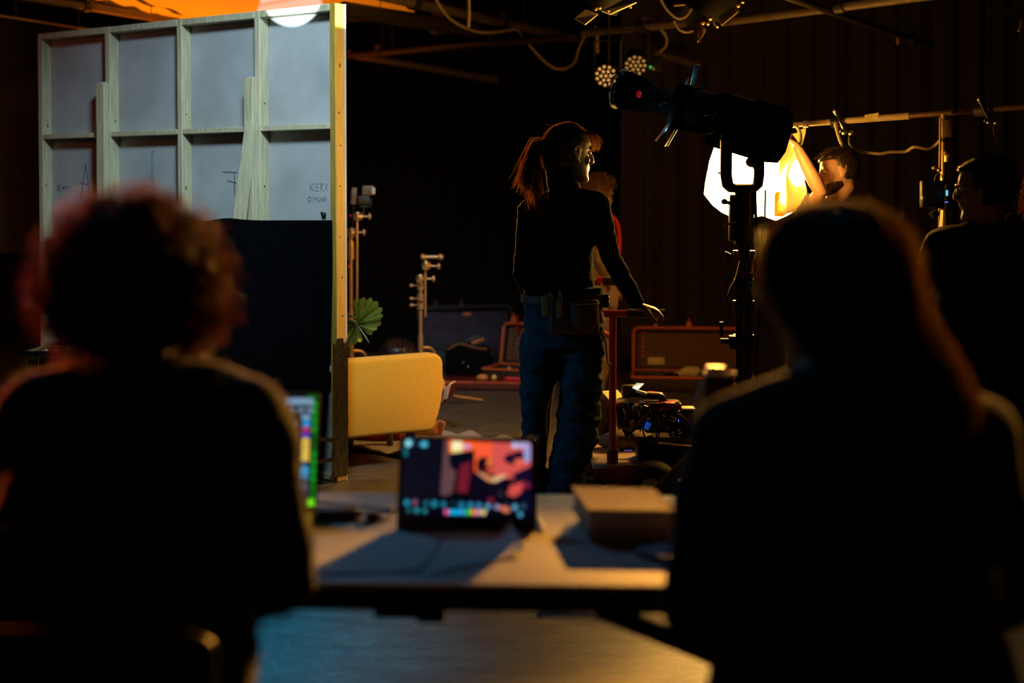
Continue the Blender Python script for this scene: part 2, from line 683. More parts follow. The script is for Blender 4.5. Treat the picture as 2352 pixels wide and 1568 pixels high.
def pipe(px0, py0, ya, px1, py1, yb, r, label, m=PIPE, fit=()):
    a, b = at(px0, py0, ya), at(px1, py1, yb)
    t = thing('grid_pipe', label, 'pipe', a, 'pipes of the overhead grid')
    MB().cyl(a, b, r).build('tube', m, t)
    d = (b - a)
    for q in fit:
        c = a + d * q
        MB().tube([c - d.normalized() * 0.03, c + d.normalized() * 0.03], r * 1.45, 12).box(c + V(0, 0, r * 1.7), (0.05, 0.05, 0.05), None, 0.008).build('coupler', PIPE_DK, t)
    for q in (.22, .8):
        c = a + d * q
        MB().tube([c, V(c.x, c.y, ZC)], .003, 6).build('drop_wire', PIPE_DK, t)
    return t


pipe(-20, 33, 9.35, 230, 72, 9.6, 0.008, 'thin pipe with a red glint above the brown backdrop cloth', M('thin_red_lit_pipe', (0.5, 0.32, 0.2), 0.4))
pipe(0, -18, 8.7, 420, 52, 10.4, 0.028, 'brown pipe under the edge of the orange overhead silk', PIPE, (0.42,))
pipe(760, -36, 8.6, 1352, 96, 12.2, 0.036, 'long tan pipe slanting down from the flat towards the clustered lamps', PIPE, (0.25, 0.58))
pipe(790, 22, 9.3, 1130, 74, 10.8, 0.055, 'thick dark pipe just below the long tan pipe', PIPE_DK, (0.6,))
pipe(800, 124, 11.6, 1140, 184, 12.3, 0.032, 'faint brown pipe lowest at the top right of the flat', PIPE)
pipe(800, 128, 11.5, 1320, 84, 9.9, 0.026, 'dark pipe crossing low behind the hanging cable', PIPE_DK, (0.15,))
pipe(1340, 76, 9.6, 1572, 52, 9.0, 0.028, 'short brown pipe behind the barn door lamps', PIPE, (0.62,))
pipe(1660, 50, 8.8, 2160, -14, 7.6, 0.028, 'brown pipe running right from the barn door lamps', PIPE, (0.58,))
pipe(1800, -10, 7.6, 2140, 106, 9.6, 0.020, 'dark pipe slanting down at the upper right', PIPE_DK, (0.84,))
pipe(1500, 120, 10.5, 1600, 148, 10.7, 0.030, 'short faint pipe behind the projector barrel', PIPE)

# ---------------------------------------------------------------- cables in the grid
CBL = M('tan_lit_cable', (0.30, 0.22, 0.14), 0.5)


def cable(pts, r, label, m=CBL, group=None, name='cable', n=40):
    P = smoothpath([at(*p) for p in pts], n)
    o = MB().tube(P, r, 8).build(name, m, origin=P[0])
    return tag(o, label, 'cable', group)


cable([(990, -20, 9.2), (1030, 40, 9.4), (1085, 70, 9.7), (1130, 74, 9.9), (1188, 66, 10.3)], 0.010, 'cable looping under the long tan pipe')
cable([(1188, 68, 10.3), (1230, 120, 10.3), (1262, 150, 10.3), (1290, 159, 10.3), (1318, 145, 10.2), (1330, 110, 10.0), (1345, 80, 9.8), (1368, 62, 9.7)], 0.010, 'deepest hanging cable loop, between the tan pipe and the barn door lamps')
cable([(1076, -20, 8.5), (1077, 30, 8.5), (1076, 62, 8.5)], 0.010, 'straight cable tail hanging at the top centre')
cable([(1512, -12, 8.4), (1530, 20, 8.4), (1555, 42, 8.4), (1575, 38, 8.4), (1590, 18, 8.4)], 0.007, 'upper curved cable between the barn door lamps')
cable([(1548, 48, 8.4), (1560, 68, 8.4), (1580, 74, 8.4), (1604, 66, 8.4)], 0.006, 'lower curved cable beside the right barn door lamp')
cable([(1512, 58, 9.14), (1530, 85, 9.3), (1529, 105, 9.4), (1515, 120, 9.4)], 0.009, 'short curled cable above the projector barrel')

# ---------------------------------------------------------------- overhead silk behind the flat
SILK = M('white_silk', (0.85, 0.80, 0.74), 0.9, var=0.04, scale=3, spec=0.1)
s0, s1, s2, s3 = at(170, -12, 9.6), at(398, 48, 10.9), at(960, 40, 10.9), at(900, -110, 8.6)


def silk(u, v):
    p = (s0 * (1 - u) + s3 * u) * (1 - v) + (s1 * (1 - u) + s2 * u) * v
    return p + V(0, 0, 0.02 * math.sin(u * 9 + v * 3) - 0.05 * math.sin(math.pi * u) * math.sin(math.pi * v) + 0.012 * math.sin(v * 26 + 2 * u))


t = thing('overhead_silk', 'orange lit fabric silk stretched overhead behind the timber flat', 'diffusion silk', s1)
MB().sheet(silk, 30, 16, 0.004).build('fabric', SILK, t, angle=1.5)
fr = MB()
for a, b in ((s0, s1), (s1, s2), (s2, s3), (s3, s0)):
    fr.cyl(a + V(0, 0, .0), b + V(0, 0, .0), 0.026, seg=12)
fr.cur = 1
for q in (.12, .3, .5, .7, .88):
    c = s0.lerp(s1, q)
    fr.tube([c + V(-.02, 0, -.03), c + V(.03, 0.01, -.028)], 0.004, 6)
fr.build('frame', [BLACK_METAL, M('orange_cord', (0.8, 0.4, 0.2), 0.7)], t)

# ================================================================ the timber flat
FR = onz(795, 1103, 0.0)
zr = (FR.y * math.cos(PITCH) + CAM_H * math.sin(PITCH))
FL = at(118, 1010, FR.y * 1095.0 / 920.0)
FL.z = 0
FH = at(783, 9, FR.y).z
u_ = (FL - FR)
FLW = u_.length
u_.normalize()                      # along the flat, right to left
n_ = V(u_.y, -u_.x, 0)              # back of the flat, towards the camera
if n_.y > 0:
    n_ = -n_
print('FLAT', FR, FL, FLW, FH, n_)
RF = Matrix((u_, n_, V(0, 0, 1))).transposed()


def fp(u, n, z):
    return FR + u_ * u + n_ * n + V(0, 0, z)


def fu(px, z=1.4):
    """position along the flat seen at a pixel column (at the frame's front face)"""
    xn = (px - 1176.0) / F_PX
    k = (1 / math.cos(PITCH))
    # x = xn * zc, zc = y cos + (CAM_H - z) sin
    base = FR + n_ * 0.066
    # base.x + u*ux = xn*((base.y+u*uy)*cos + (CAM_H - z)*sin)
    c, s = math.cos(PITCH), math.sin(PITCH)
    A = u_.x - xn * u_.y * c
    B = xn * (base.y * c + (CAM_H - z) * s) - base.x
    return B / A


t = thing('timber_flat', 'tall plywood set flat with pine framing seen from its back', 'set flat', (FR + FL) / 2)
D = 0.066
MB().box(fp(FLW / 2, -0.006, FH / 2), (FLW, 0.012, FH), RF).build('plywood_panel', PLY, t)
stud_u = [0.019, fu(592), fu(414), fu(249), FLW - 0.019]
for i, su in enumerate(stud_u):
    m_ = MB().box(fp(su, D / 2, FH / 2), (0.038, D, FH - 0.002), RF, 0.003, 1)
    h = m_
    h.cur = 1
    for k in range(10 if i == 0 else 5):
        zz = FH * (0.1 + 0.86 * (k + random.uniform(-.2, .2)) / (10 if i == 0 else 5))
        h.ell(fp(su - 0.0192, D * random.uniform(.3, .7), zz), (0.0015, .0045, random.choice([.0045, .006, .012])), RF, 8, 6)
    o = m_.build('stud', [PINE if i else M('amber_lit_pine_stud', (0.37, 0.22, 0.03), 0.6, var=0.2, scale=9, stretch=(9, 9, 0.7), bump=0.05), M('dark_nail_hole', (0.02, 0.015, 0.01), 0.9)], t)  # amber light on the edge stud is put into its colour
rail_z = [FH - 0.019, at(783, 290, FR.y).z, FH - 2 * (FH - at(783, 290, FR.y).z), FH - 3 * (FH - at(783, 290, FR.y).z), 0.02]
for i, z in enumerate(rail_z):
    for a, b in zip(stud_u[:-1], stud_u[1:]):
        th = 0.034 if i == 0 else 0.026
        MB().box(fp((a + b) / 2, D / 2 + 0.001, z), (b - a - 0.0385, D - 0.003, th), RF, 0.002, 1).build('rail', PINE, t)
# jack braces: an upright screwed to a stud with a raking strut
JACK_Z4 = at(577, 181, 7.3).z
JACK_Z2 = at(241, 190, 7.9).z
ju4 = stud_u[1] + 0.026
ju2 = stud_u[3] + 0.018
MB().box(fp(ju4, D + 0.02, JACK_Z4 / 2), (0.062, 0.038, JACK_Z4), RF, 0.003, 1).build('jack_upright', PINE, t)
MB().box(fp(ju2, D + 0.02, JACK_Z2 / 2), (0.066, 0.038, JACK_Z2), RF, 0.003, 1).build('jack_upright', PINE, t)
zt = at(577, 283, 7.3).z
MB().bar(fp(ju4 - 0.020, D + 0.03, zt), fp(ju4 - 0.020, D + 0.36, 0.02), 0.060, 0.034, up=u_).build('raking_strut', PINE, t)
MB().bar(fp(ju2 + 0.0, D + 0.03, 1.05), fp(ju2 + 0.0, D + 0.40, 0.02), 0.085, 0.036, up=u_).build('raking_strut', PINE, t)
# pencil marks on the plywood
PENCIL = M('pencil_line', (0.05, 0.05, 0.055), 0.8)


def strokes(name, lines, cpx, cpy, k, m=PENCIL, w=0.004):
    """handwriting on the plywood; lines in photo pixels round (cpx, cpy)"""
    mb = MB()
    for ln in lines:
        pts = []
        for (px, py) in ln:
            zc = 1.3
            uu = fu2(px, py)
            pts.append(uu)
        for a, b in zip(pts[:-1], pts[1:]):
            mb.bar(fp(a[0], 0.0008, a[1]), fp(b[0], 0.0008, b[1]), w, 0.0016, up=n_)
    mb.build(name, m, t, smooth=False)


def fu2(px, py):
    """pixel -> (u, z) on the plywood surface"""
    d = at(px, py, 5.0) - cam.location
    k = (FR - cam.location).dot(n_) / d.dot(n_)
    p = cam.location + d * k
    return ((p - FR).dot(u_), p.z)


strokes('pencil_letter', [[(186, 456), (197, 375), (207, 454)], [(184, 420), (204, 425)]], 0, 0, 1)
strokes('pencil_figure', [[(135, 425), (131, 429), (136, 433), (132, 438), (138, 437), (136, 432), (139, 427), (135, 425)], [(143, 432), (160, 429)], [(149, 428), (143, 432), (148, 436)]], 0, 0, 1, w=0.003)
strokes('pencil_letter', [[(512, 395), (545, 396)], [(539, 396), (538, 448)], [(523, 415), (543, 420)]], 0, 0, 1)
faint = M('faint_pencil_line', (0.20, 0.20, 0.21), 0.8)
strokes('pencil_words', [[(713, 420), (713, 438)], [(721, 421), (714, 430), (722, 438)], [(726, 421), (726, 438)], [(726, 421), (733, 422)], [(726, 430), (732, 430)], [(726, 438), (733, 438)], [(737, 438), (737, 421), (742, 423), (738, 430), (743, 438)], [(746, 421), (753, 438)], [(753, 421), (746, 438)],
                         [(710, 452), (707, 457), (710, 463), (715, 460), (715, 454), (710, 452)], [(719, 463), (720, 452), (724, 459), (727, 452), (728, 463)], [(731, 452), (731, 462), (735, 462), (735, 452)], [(738, 463), (738, 452), (743, 462), (743, 452)], [(749, 452), (745, 455), (749, 458), (745, 463)]], 0, 0, 1, faint, 0.0028)
strokes('pale_blue_smear', [[(352, 345), (350, 440)]], 0, 0, 1, M('pale_blue_smear', (0.26, 0.36, 0.42), 0.7), 0.030)

# black cloth hung over the back of the flat
CL_Z0 = at(775, 505, FR.y).z


def cl(u, v):
    uu = 0.012 + u * 1.02
    z = CL_Z0 * (1 - v) + 0.03 * v
    z += 0.012 * math.exp(-((uu - ju4) / 0.09) ** 2) * (1 - v) - 0.010 * (1 - v) * u
    bulge = 0.17 + 0.33 * v
    g = math.exp(-((uu - ju4 - 0.05) / (0.26 + 0.2 * v)) ** 2)
    off = D + 0.012 + bulge * g + 0.012 * math.sin(uu * 31 + v * 3) * (0.25 + v) + 0.008 * math.sin(uu * 13 - v * 5)
    off += 0.10 * u * (1 - g)
    return fp(uu, off, z)


o = MB().sheet(cl, 60, 30, 0.004).build('draped_black_cloth', M('black_duvetyne', (0.0022, 0.0025, 0.0035), 0.95, var=0.2, scale=30, spec=0.0), smooth=True, angle=1.5, origin=fp(0.5, D, 0))
tag(o, 'black cloth draped over the lower right back of the timber flat', 'cloth')
t2 = thing('spring_clamp', 'small black spring clamp gripping the top corner of the black cloth', 'clamp', fp(0.07, D + 0.03, CL_Z0))
c0 = fp(0.07, D + 0.014, CL_Z0 + 0.005)
MB().bar(c0, c0 + V(-.006, -.015, .034), .010, .008).bar(c0 + V(0.008, 0, 0), c0 + V(.010, -.015, .030), .010, .008).build('handle', BLACK_PLASTIC, t2)
MB().bar(c0, c0 + V(.004, -.002, -.03), .014, .012).build('jaw', DULL_STEEL, t2)
# black tape / torn edge low on the right stud
tp = thing('gaffer_tape', 'torn glossy black tape wrapped round the foot of the flat', 'tape', fp(0.0, 0.05, 0.0))


def tpf(u, v):
    z = 0.03 + (at(783, 775, FR.y).z - 0.03 - 0.03 * max(0, math.sin(u * 9)) * 1) * v
    return fp(-0.003 - 0.004 * max(0, noise.noise((u * 4, v * 14, 0))), -0.012 + 0.108 * u, z)


MB().sheet(tpf, 14, 70, 0.002).build('strip', M('glossy_black_tape', (0.012, 0.009, 0.006), 0.28, bump=0.25, scale=40), tp, angle=1.5)
for k in range(2):
    rg = MB()
    z0 = 0.11 + 0.09 * k
    rg.sheet(lambda a, b, z0=z0, k=k: fp(-0.01 - 0.05 * b * math.sin(k + 1.0) ** 2 + 0.06 * b, D + 0.02 + 0.16 * b + 0.01 * math.sin(a * 6), z0 + 0.02 * a + 0.04 * b * math.sin(2.1 * k)), 4, 8, 0.002)
    rg.build('loose_end', M('glossy_black_tape', (0.012, 0.009, 0.006), 0.28), tp, angle=1.5)
# ================================================================ small amber armchair seen from behind
def amber_chair():
    A = at(1027, 900, 7.5)
    A.z = 0
    B = at(800, 900, 7.20)
    B.z = 0
    du = (B - A).normalized()             # along the back, right to left
    dn = V(-du.y, du.x, 0)
    if dn.y < 0:
        dn = -dn                          # away from the camera
    W = 0.70
    t = thing('lounge_chair', 'low amber upholstered lounge chair at the right edge of the flat', 'chair', A + du * W / 2 + dn * 0.25)
    FAB = M('amber_upholstery', (0.62, 0.36, 0.035), 0.85, var=0.14, scale=200, bump=0.15, sheen=0.25, spec=0.2)
    R = Matrix((du, dn, V(0, 0, 1))).transposed()
    zt, zb = 0.565, 0.165
    # back: outline with a tight upper corner and a tucked lower corner
    out = []

    def arc(cx, cz, r, a0, a1, n):
        for k in range(n + 1):
            a = a0 + (a1 - a0) * k / n
            out.append((cx + r * math.cos(a), cz + r * math.sin(a)))
    # u runs right to left: right side is u=0
    arc(W - 0.05, zt - 0.055, 0.05, 0, math.pi / 2, 6)
    arc(0.05, zt - 0.05, 0.05, math.pi / 2, math.pi, 6)
    out += [(0.003, 0.42), (0.018, 0.32), (0.044, 0.245)]
    arc(0.118, zb + 0.052, 0.055, math.pi * 1.05, math.pi * 1.5, 6)
    arc(W - 0.09, zb + 0.05, 0.05, math.pi * 1.5, math.pi * 1.98, 6)
    cx = sum(p[0] for p in out) / len(out)
    cz = sum(p[1] for p in out) / len(out)
    rings = []
    for d, s in ((0.0, 0.90), (0.004, 0.955), (0.014, 0.985), (0.03, 1.0), (0.10, 1.0), (0.118, 0.985), (0.13, 0.93)):
        rings.append([A + du * (cx + (p[0] - cx) * (1 - (1 - s) * 0.55)) + V(0, 0, cz + (p[1] - cz) * s) + dn * (d - 0.02 * math.sin(math.pi * (p[0] / W)) + 0.10 * (p[1] - zb)) for p in out])
    MB().loft(rings).build('backrest', FAB, t, angle=1.2)
    MB().box(A + du * W / 2 + dn * 0.33 + V(0, 0, 0.255), (W * 0.92, 0.40, 0.15), R, 0.05, 4).build('seat_cushion', FAB, t, angle=1.2)
    for uu in (0.06, W - 0.06):
        MB().box(A + du * uu + dn * 0.30 + V(0, 0, 0.33), (0.09, 0.42, 0.30), R, 0.04, 4).build('armrest', FAB, t, angle=1.2)
    WOOD = M('dark_stained_leg', (0.05, 0.032, 0.02), 0.4)
    for uu, nn, ax, ay in ((0.20, 0.06, 0.03, -.03), (W - 0.10, 0.06, -.03, -.03), (0.12, 0.46, .03, .03), (W - 0.10, 0.46, -.03, .03)):
        p = A + du * uu + dn * nn
        MB().tube([p + V(0, 0, 0.20), p - du * ax + dn * ay], [0.026, 0.016], 12).build('leg', WOOD, t)
    # striped cushion leaning inside
    c = A + du * (0.655) + dn * 0.27 + V(0, 0, 0.52)
    Rq = R @ Matrix.Rotation(0.45, 3, 'Y')
    mbq = MB()
    ringsq = []
    CUSH = M('tan_cushion_cloth', (0.50, 0.33, 0.15), 0.85, bump=0.1, scale=80)
    q = thing('cushion', 'tan cushion with dark stripes leaning inside the amber lounge chair', 'cushion', c)
    def cu(s):
        g = []
        for k in range(32):
            a = 2 * math.pi * k / 32
            ca, sa = math.cos(a), math.sin(a)
            sx = math.copysign(abs(ca) ** 0.5, ca)
            sz = math.copysign(abs(sa) ** 0.5, sa)
            g.append((0.19 * sx * s, 0.17 * sz * s))
        return g
    for yy, s in ((-.06, .05), (-.055, .45), (-.045, .7), (-.02, .93), (0, 1), (.02, .93), (.045, .7), (.055, .45), (.06, .05)):
        ringsq.append([c + Rq @ V(p[0], yy, p[1]) for p in cu(s)])
    mbq.loft(ringsq).build('cover', CUSH, q, angle=1.3)
    st = MB()
    for zz in (0.03, 0.07, 0.11):
        st.tube([c + Rq @ V(-.16 + .32 * k / 10, -.053 + .045 * abs(k / 5 - 1) ** 3 - 0.012 + .02 * zz / .1, zz + 0.01 * math.sin(k)) for k in range(11)], 0.006, 6)
    st.build('stripe', M('dark_stripe', (0.06, 0.03, 0.015), 0.9), q)
    return A, du, dn


CH_A, CH_U, CH_N = amber_chair()


# rug ----------------------------------------------------------------------
RUG = M('mauve_grey_rug', (0.24, 0.22, 0.25), 0.95, var=0.2, scale=120, bump=0.4, sheen=0.3, spec=0.1)
rc = [onz(720, 1022, 0), onz(960, 1058, 0), onz(1245, 1026, 0), onz(1010, 996, 0)]


def rugf(u, v):
    p = (rc[0] * (1 - u) + rc[1] * u) * (1 - v) + (rc[3] * (1 - u) + rc[2] * u) * v
    e = max(0, 1 - min(v, 1 - v) * 9)
    z = 0.012 + 0.016 * e * max(0, math.sin(u * 17 + v * 9) + 0.4) + 0.006 * math.sin(u * 23)
    return V(p.x, p.y, z)


tag(MB().sheet(rugf, 60, 40, 0.010).build('rug', RUG, angle=1.5, origin=(rc[0] + rc[2]) / 2), 'mauve grey rug with a rucked edge under the amber lounge chair', 'rug')

# ================================================================ monstera plant
def monstera():
    base = V(at(815, 800, 7.75).x, 7.75, 0)
    t = thing('monstera_plant', 'potted monstera with a large split leaf beside the flat', 'plant', base)
    GREEN = M('monstera_leaf_green', (0.11, 0.17, 0.018), 0.4, var=0.35, scale=12)
    STEM = M('green_stem', (0.10, 0.16, 0.04), 0.5)
    MB().lathe([(0.001, 0.0), (0.10, 0.0), (0.125, 0.20), (0.13, 0.22), (0.118, 0.22), (0.11, 0.19), (0.001, 0.19)], base + V(-.12, .05, 0)).build('pot', M('dark_clay_pot', (0.06, 0.03, 0.02), 0.6), t)

    def leaf(c, ux, uy, w, h, name='leaf'):
        """heart-shaped blade with slits between the ribs; ux across, uy to the tip"""
        nrm = ux.cross(uy).normalized()
        mb = MB()
        nseg = 9
        for side in (-1, 1):
            for k in range(nseg):
                a0 = 2.75 - (2.55) * (k + 0.03) / nseg
                a1 = 2.75 - (2.55) * (k + 0.93) / nseg

                def pol(a, r):
                    # a = angle from the tip direction
                    rad = (0.98 - 0.16 * math.cos(2 * a) - 0.10 * math.cos(a)) * r
                    x = math.sin(a) * rad * w * 0.5 * side
                    y = math.cos(a) * rad * h * 0.5
                    z = -0.10 * w * (x / (w * .5)) ** 2 - 0.08 * h * (y / (h * .5)) ** 2 + 0.012 * math.sin(a * 9)
                    return c + ux * x + uy * y + nrm * z

                def f(u, v, a0=a0, a1=a1):
                    r = 0.04 + 0.96 * v
                    am = (a0 + a1) / 2
                    if r < 0.42:
                        lo, hi = 2.75 - 2.55 * k / nseg + 0.005, 2.75 - 2.55 * (k + 1) / nseg - 0.005
                        a = lo + (hi - lo) * u
                    else:
                        a = a0 + (a1 - a0) * u
                    return pol(a, r * (1 - 0.10 * abs(u - 0.5) * 2 * (v > .9)))
                mb.sheet(f, 4, 8, 0.0016)
        # rib
        mb.build(name, GREEN, t, angle=1.3)
        MB().tube([c - uy * h * .1 + nrm * 0.004, c + uy * h * .25 + nrm * .004, c + uy * h * .47 - nrm * 0.02], [0.004, .003, .001], 6).build('rib', M('pale_rib', (0.35, 0.42, 0.15), 0.5), t)
    c = at(820, 744, 7.7)
    leaf(c, V(0.80, 0.10, 0.55).normalized(), V(0.55, -0.20, -0.78).normalized(), 0.29, 0.27)
    MB().tube(smoothpath([base + V(-.10, .04, .2), base + V(-.10, .06, .45), c + V(-.06, .03, .02), c + V(0, 0.004, 0.03)], 16), 0.007, 8).build('stem', STEM, t)
    c2 = base + V(-0.25, 0.15, 0.78)
    leaf(c2, V(0.8, -0.2, -0.4).normalized(), V(-0.5, -0.3, 0.6).normalized(), 0.26, 0.30)
    MB().tube(smoothpath([base + V(-.12, .04, .2), base + V(-.16, .1, .5), c2], 12), 0.007, 8).build('stem', STEM, t)


monstera()


# ================================================================ stands
def grip_stand(name, label, base, col_top, parts_z, m_col, head=True, arm=None):
    t = thing(name, label, 'stand', base)
    MB().tube([base + V(0, 0, .12), base + V(0, 0, col_top * .55)], 0.019, 14).build('lower_tube', m_col, t)
    MB().tube([base + V(0, 0, col_top * .55), base + V(0, 0, col_top)], 0.013, 14).build('upper_tube', m_col, t)
    for k in range(3):
        a = 0.5 + 2.094 * k
        d = V(math.cos(a), math.sin(a), 0)
        MB().tube(smoothpath([base + V(0, 0, .40 - .09 * k), base + d * .10 + V(0, 0, .36 - .09 * k), base + d * .16 + V(0, 0, .10), base + d * .46 + V(0, 0, .014)], 14), 0.011, 8).build('leg', m_col, t)
    for z in parts_z:
        c = MB().tube([base + V(0, 0, z - .03), base + V(0, 0, z + .03)], 0.024, 14)
        c.build('collar', m_col, t)
        MB().tube([base + V(0, 0, z), base + V(-.05, -.02, z)], 0.005, 8).ell(base + V(-.058, -.022, z), (.016, .008, .012)).build('locking_knob', m_col, t)
    return t


AMBER_LIT_STEEL = M('steel_stand_tube', (0.66, 0.40, 0.19), 0.36, 0.7, var=0.15)  # steel tube with the amber light on it mixed into the colour


def gobo_head(t, c, d, ln, m, name='grip_head', knob=True):
    """grip head disc pair at c with a T-handle sticking out along d"""
    d = Vector(d).normalized()
    MB().tube([c - V(.016, .012, 0), c + V(.016, .012, 0)], 0.027, 16).tube([c - V(.004, .022, .012), c + V(.004, .022, -.012)], .018, 12).box(c + V(0, -.02, .0), (.022, .016, .060), None, .004).build(name, m, t)
    MB().tube([c, c + d * ln], [0.009, 0.007], 10).ell(c + d * ln, (.012, .012, .022)).build('tee_handle', m, t)


b1 = V(at(966, 700, 9.4).x, 9.4, 0)
ztop = at(966, 632, 9.4).z
t = grip_stand('grip_stand', 'shorter steel grip stand with offset rod, between the chair and the curtain', b1, ztop, [at(0, 655, 9.4).z, at(0, 685, 9.4).z, at(0, 700, 9.4).z], AMBER_LIT_STEEL)
gobo_head(t, at(966, 640, 9.36), (1, 0, 0), 0.085, AMBER_LIT_STEEL)
MB().tube([at(977, 592, 9.34), at(977, 728, 9.34)], 0.008, 10).build('offset_rod', AMBER_LIT_STEEL, t)
gobo_head(t, at(979, 610, 9.32), (1, 0, -.05), 0.082, AMBER_LIT_STEEL)
MB().tube([at(972, 590, 9.32), at(1012, 590, 9.32)], 0.013, 12).build('cross_bar', AMBER_LIT_STEEL, t)
MB().ell(at(972, 590, 9.32), .022).ell(at(1012, 590, 9.32), .022).build('bar_end', AMBER_LIT_STEEL, t)

b2 = V(at(806, 700, 9.2).x, 9.2, 0)
t = grip_stand('grip_stand', 'taller grip stand with a boxed receiver on top, beside the yellow lit edge of the flat', b2, at(0, 525, 9.2).z, [at(0, 535, 9.2).z, at(0, 565, 9.2).z, at(0, 585, 9.2).z], AMBER_LIT_STEEL)
gobo_head(t, at(809, 534, 9.16), (1, 0, 0.02), 0.075, M('brass_lit_head', (0.62, 0.45, 0.26), 0.35, 0.7))
MB().tube([at(820, 495, 9.14), at(820, 690, 9.14)], 0.008, 10).build('offset_rod', AMBER_LIT_STEEL, t)
gobo_head(t, at(822, 497, 9.12), (1, 0, 0), 0.075, M('brass_lit_head', (0.62, 0.45, 0.26), 0.35, 0.7))
MB().tube([at(835, 495, 9.12), at(835, 470, 9.12)], 0.006, 8).build('spigot', BLACK_METAL, t)
t3 = thing('wireless_receiver', 'small boxed receiver with a pale panel on the taller grip stand', 'receiver', at(843, 474, 9.12))
MB().box(at(836, 459, 9.12), (.075, .04, .055), None, .006).build('body', M('brown_black_case', (0.05, 0.035, 0.025), 0.5), t3)
MB().box(at(846, 437, 9.12), (.075, .04, .06), None, .005).build('top_plate', M('bronze_panel', (0.20, 0.13, 0.08), 0.5), t3)
MB().box(at(858, 438, 9.09), (.022, .015, .042), None, .004).build('pale_panel', M('cream_panel', (0.75, 0.62, 0.5), 0.5), t3)
MB().bar(at(852, 455, 9.12), at(852, 474, 9.12), .01, .01).bar(at(826, 474, 9.12), at(848, 474, 9.12), .012, .012).build('bracket', BLACK_METAL, t3)
t3 = thing('antenna_unit', 'narrow bronze antenna unit beside the receiver on the taller stand', 'antenna', at(813, 470, 9.3))
MB().box(at(813, 450, 9.3), (.035, .03, .11), Matrix.Rotation(.08, 3, 'Y'), .006).build('body', M('bronze_panel', (0.20, 0.13, 0.08), 0.5), t3)
MB().tube([at(812, 470, 9.3), at(809, 530, 9.22)], .007, 8).build('post', BLACK_METAL, t3)
tag(MB().ell(at(805, 495, 9.16), .007).build('tally_lamp', glow('red_tally', (1, 0.02, 0.05), .25)), 'tiny red tally light beside the yellow lit edge of the flat', 'light')
tag(MB().ell(at(803, 612, 9.16), .009).build('tally_lamp', glow('red_tally_low', (1, 0.05, 0.03), .3)), 'lower red tally light on the taller grip stand', 'light')


# ================================================================ open equipment cases on the floor
def open_case(name, label, c, w, d, h, lid_h, heading, tilt, rim, body, inner, foam_lid=True):
    """case on the floor: tray with its lid hinged open at the back. c = centre of the tray on the floor"""
    R = Rz(heading)
    t = thing(name, label, 'case', c)

    def L(x, y, z):
        return Vector(c) + R @ V(x, y, z)
    wall = 0.025
    mb = MB()
    mb.box(L(0, 0, 0.012), (w, d, .024), R)
    for s in (-1, 1):
        mb.box(L(s * (w / 2 - wall / 2), 0, h / 2), (wall, d, h), R, .008)
        mb.box(L(0, s * (d / 2 - wall / 2), h / 2), (w, wall, h), R, .008)
    mb.build('tray', body, t)
    MB().box(L(0, 0, h * .4), (w - 2.2 * wall, d - 2.2 * wall, h * .6), R, .01).build('foam', inner, t)
    rm = MB()
    pts = [L(-w / 2, -d / 2, h), L(w / 2, -d / 2, h), L(w / 2, d / 2, h), L(-w / 2, d / 2, h), L(-w / 2, -d / 2, h)]
    for a, b in zip(pts[:-1], pts[1:]):
        rm.limb([a, b], [.012, .012], 10)
    rm.build('rim', rim, t)
    # lid
    Rt = R @ Matrix.Rotation(-tilt, 3, 'X')
    hinge = L(0, d / 2 + .01, h + .01)

    def K(x, y, z):
        return hinge + Rt @ V(x, y, z)
    lm = MB()
    lm.box(K(0, .07, lid_h / 2), (w, .014, lid_h), Rt, .005)
    for s in (-1, 1):
        lm.box(K(s * (w / 2 - .01), .035, lid_h / 2), (.02, .075, lid_h), Rt, .006)
        lm.box(K(0, .035, (lid_h - .01) if s > 0 else .01), (w, .075, .02), Rt, .006)
    lm.build('lid', body, t)
    MB().box(K(0, .05, lid_h / 2), (w - .05, .03, lid_h - .05), Rt, .008).build('lid_foam', inner, t)
    rl = MB()
    r0 = .035
    cs = []
    for (sx, sz) in ((-1, 0), (-1, 1), (1, 1), (1, 0)):
        cs.append((sx * w / 2, lid_h * sz))
    path = [K(-w / 2, -.005, 0), K(-w / 2, -.005, lid_h - r0), K(-w / 2 + .012, -.005, lid_h - .012), K(-w / 2 + r0, -.005, lid_h), K(w / 2 - r0, -.005, lid_h), K(w / 2 - .012, -.005, lid_h - .012), K(w / 2, -.005, lid_h - r0), K(w / 2, -.005, 0)]
    rl.limb(path, [.013] * 8, 10)
    rl.build('lid_rim', rim, t)
    for s in (-.55, 0.0):
        MB().box(K(s * w / 2 - .02, .0, lid_h + .025), (.045, .035, .045), Rt, .008).tube([K(s * w / 2 - .02, 0, lid_h + .04), K(s * w / 2 - .02, 0, lid_h + .075)], .008, 8).build('latch', rim, t)
    return t, L, K


RIM = M('red_lit_case_rim', (0.72, 0.14, 0.035), 0.45, var=0.2)  # red light on the case rims is put into this colour
CASE_B = M('dark_case_shell', (0.05, 0.025, 0.018), 0.55)
FOAM = M('brown_grey_foam', (0.20, 0.10, 0.045), 0.95, var=0.3, scale=150, bump=0.3)
BLUEGREY = M('blue_grey_lining', (0.045, 0.047, 0.085), 0.9, var=0.3, scale=12)
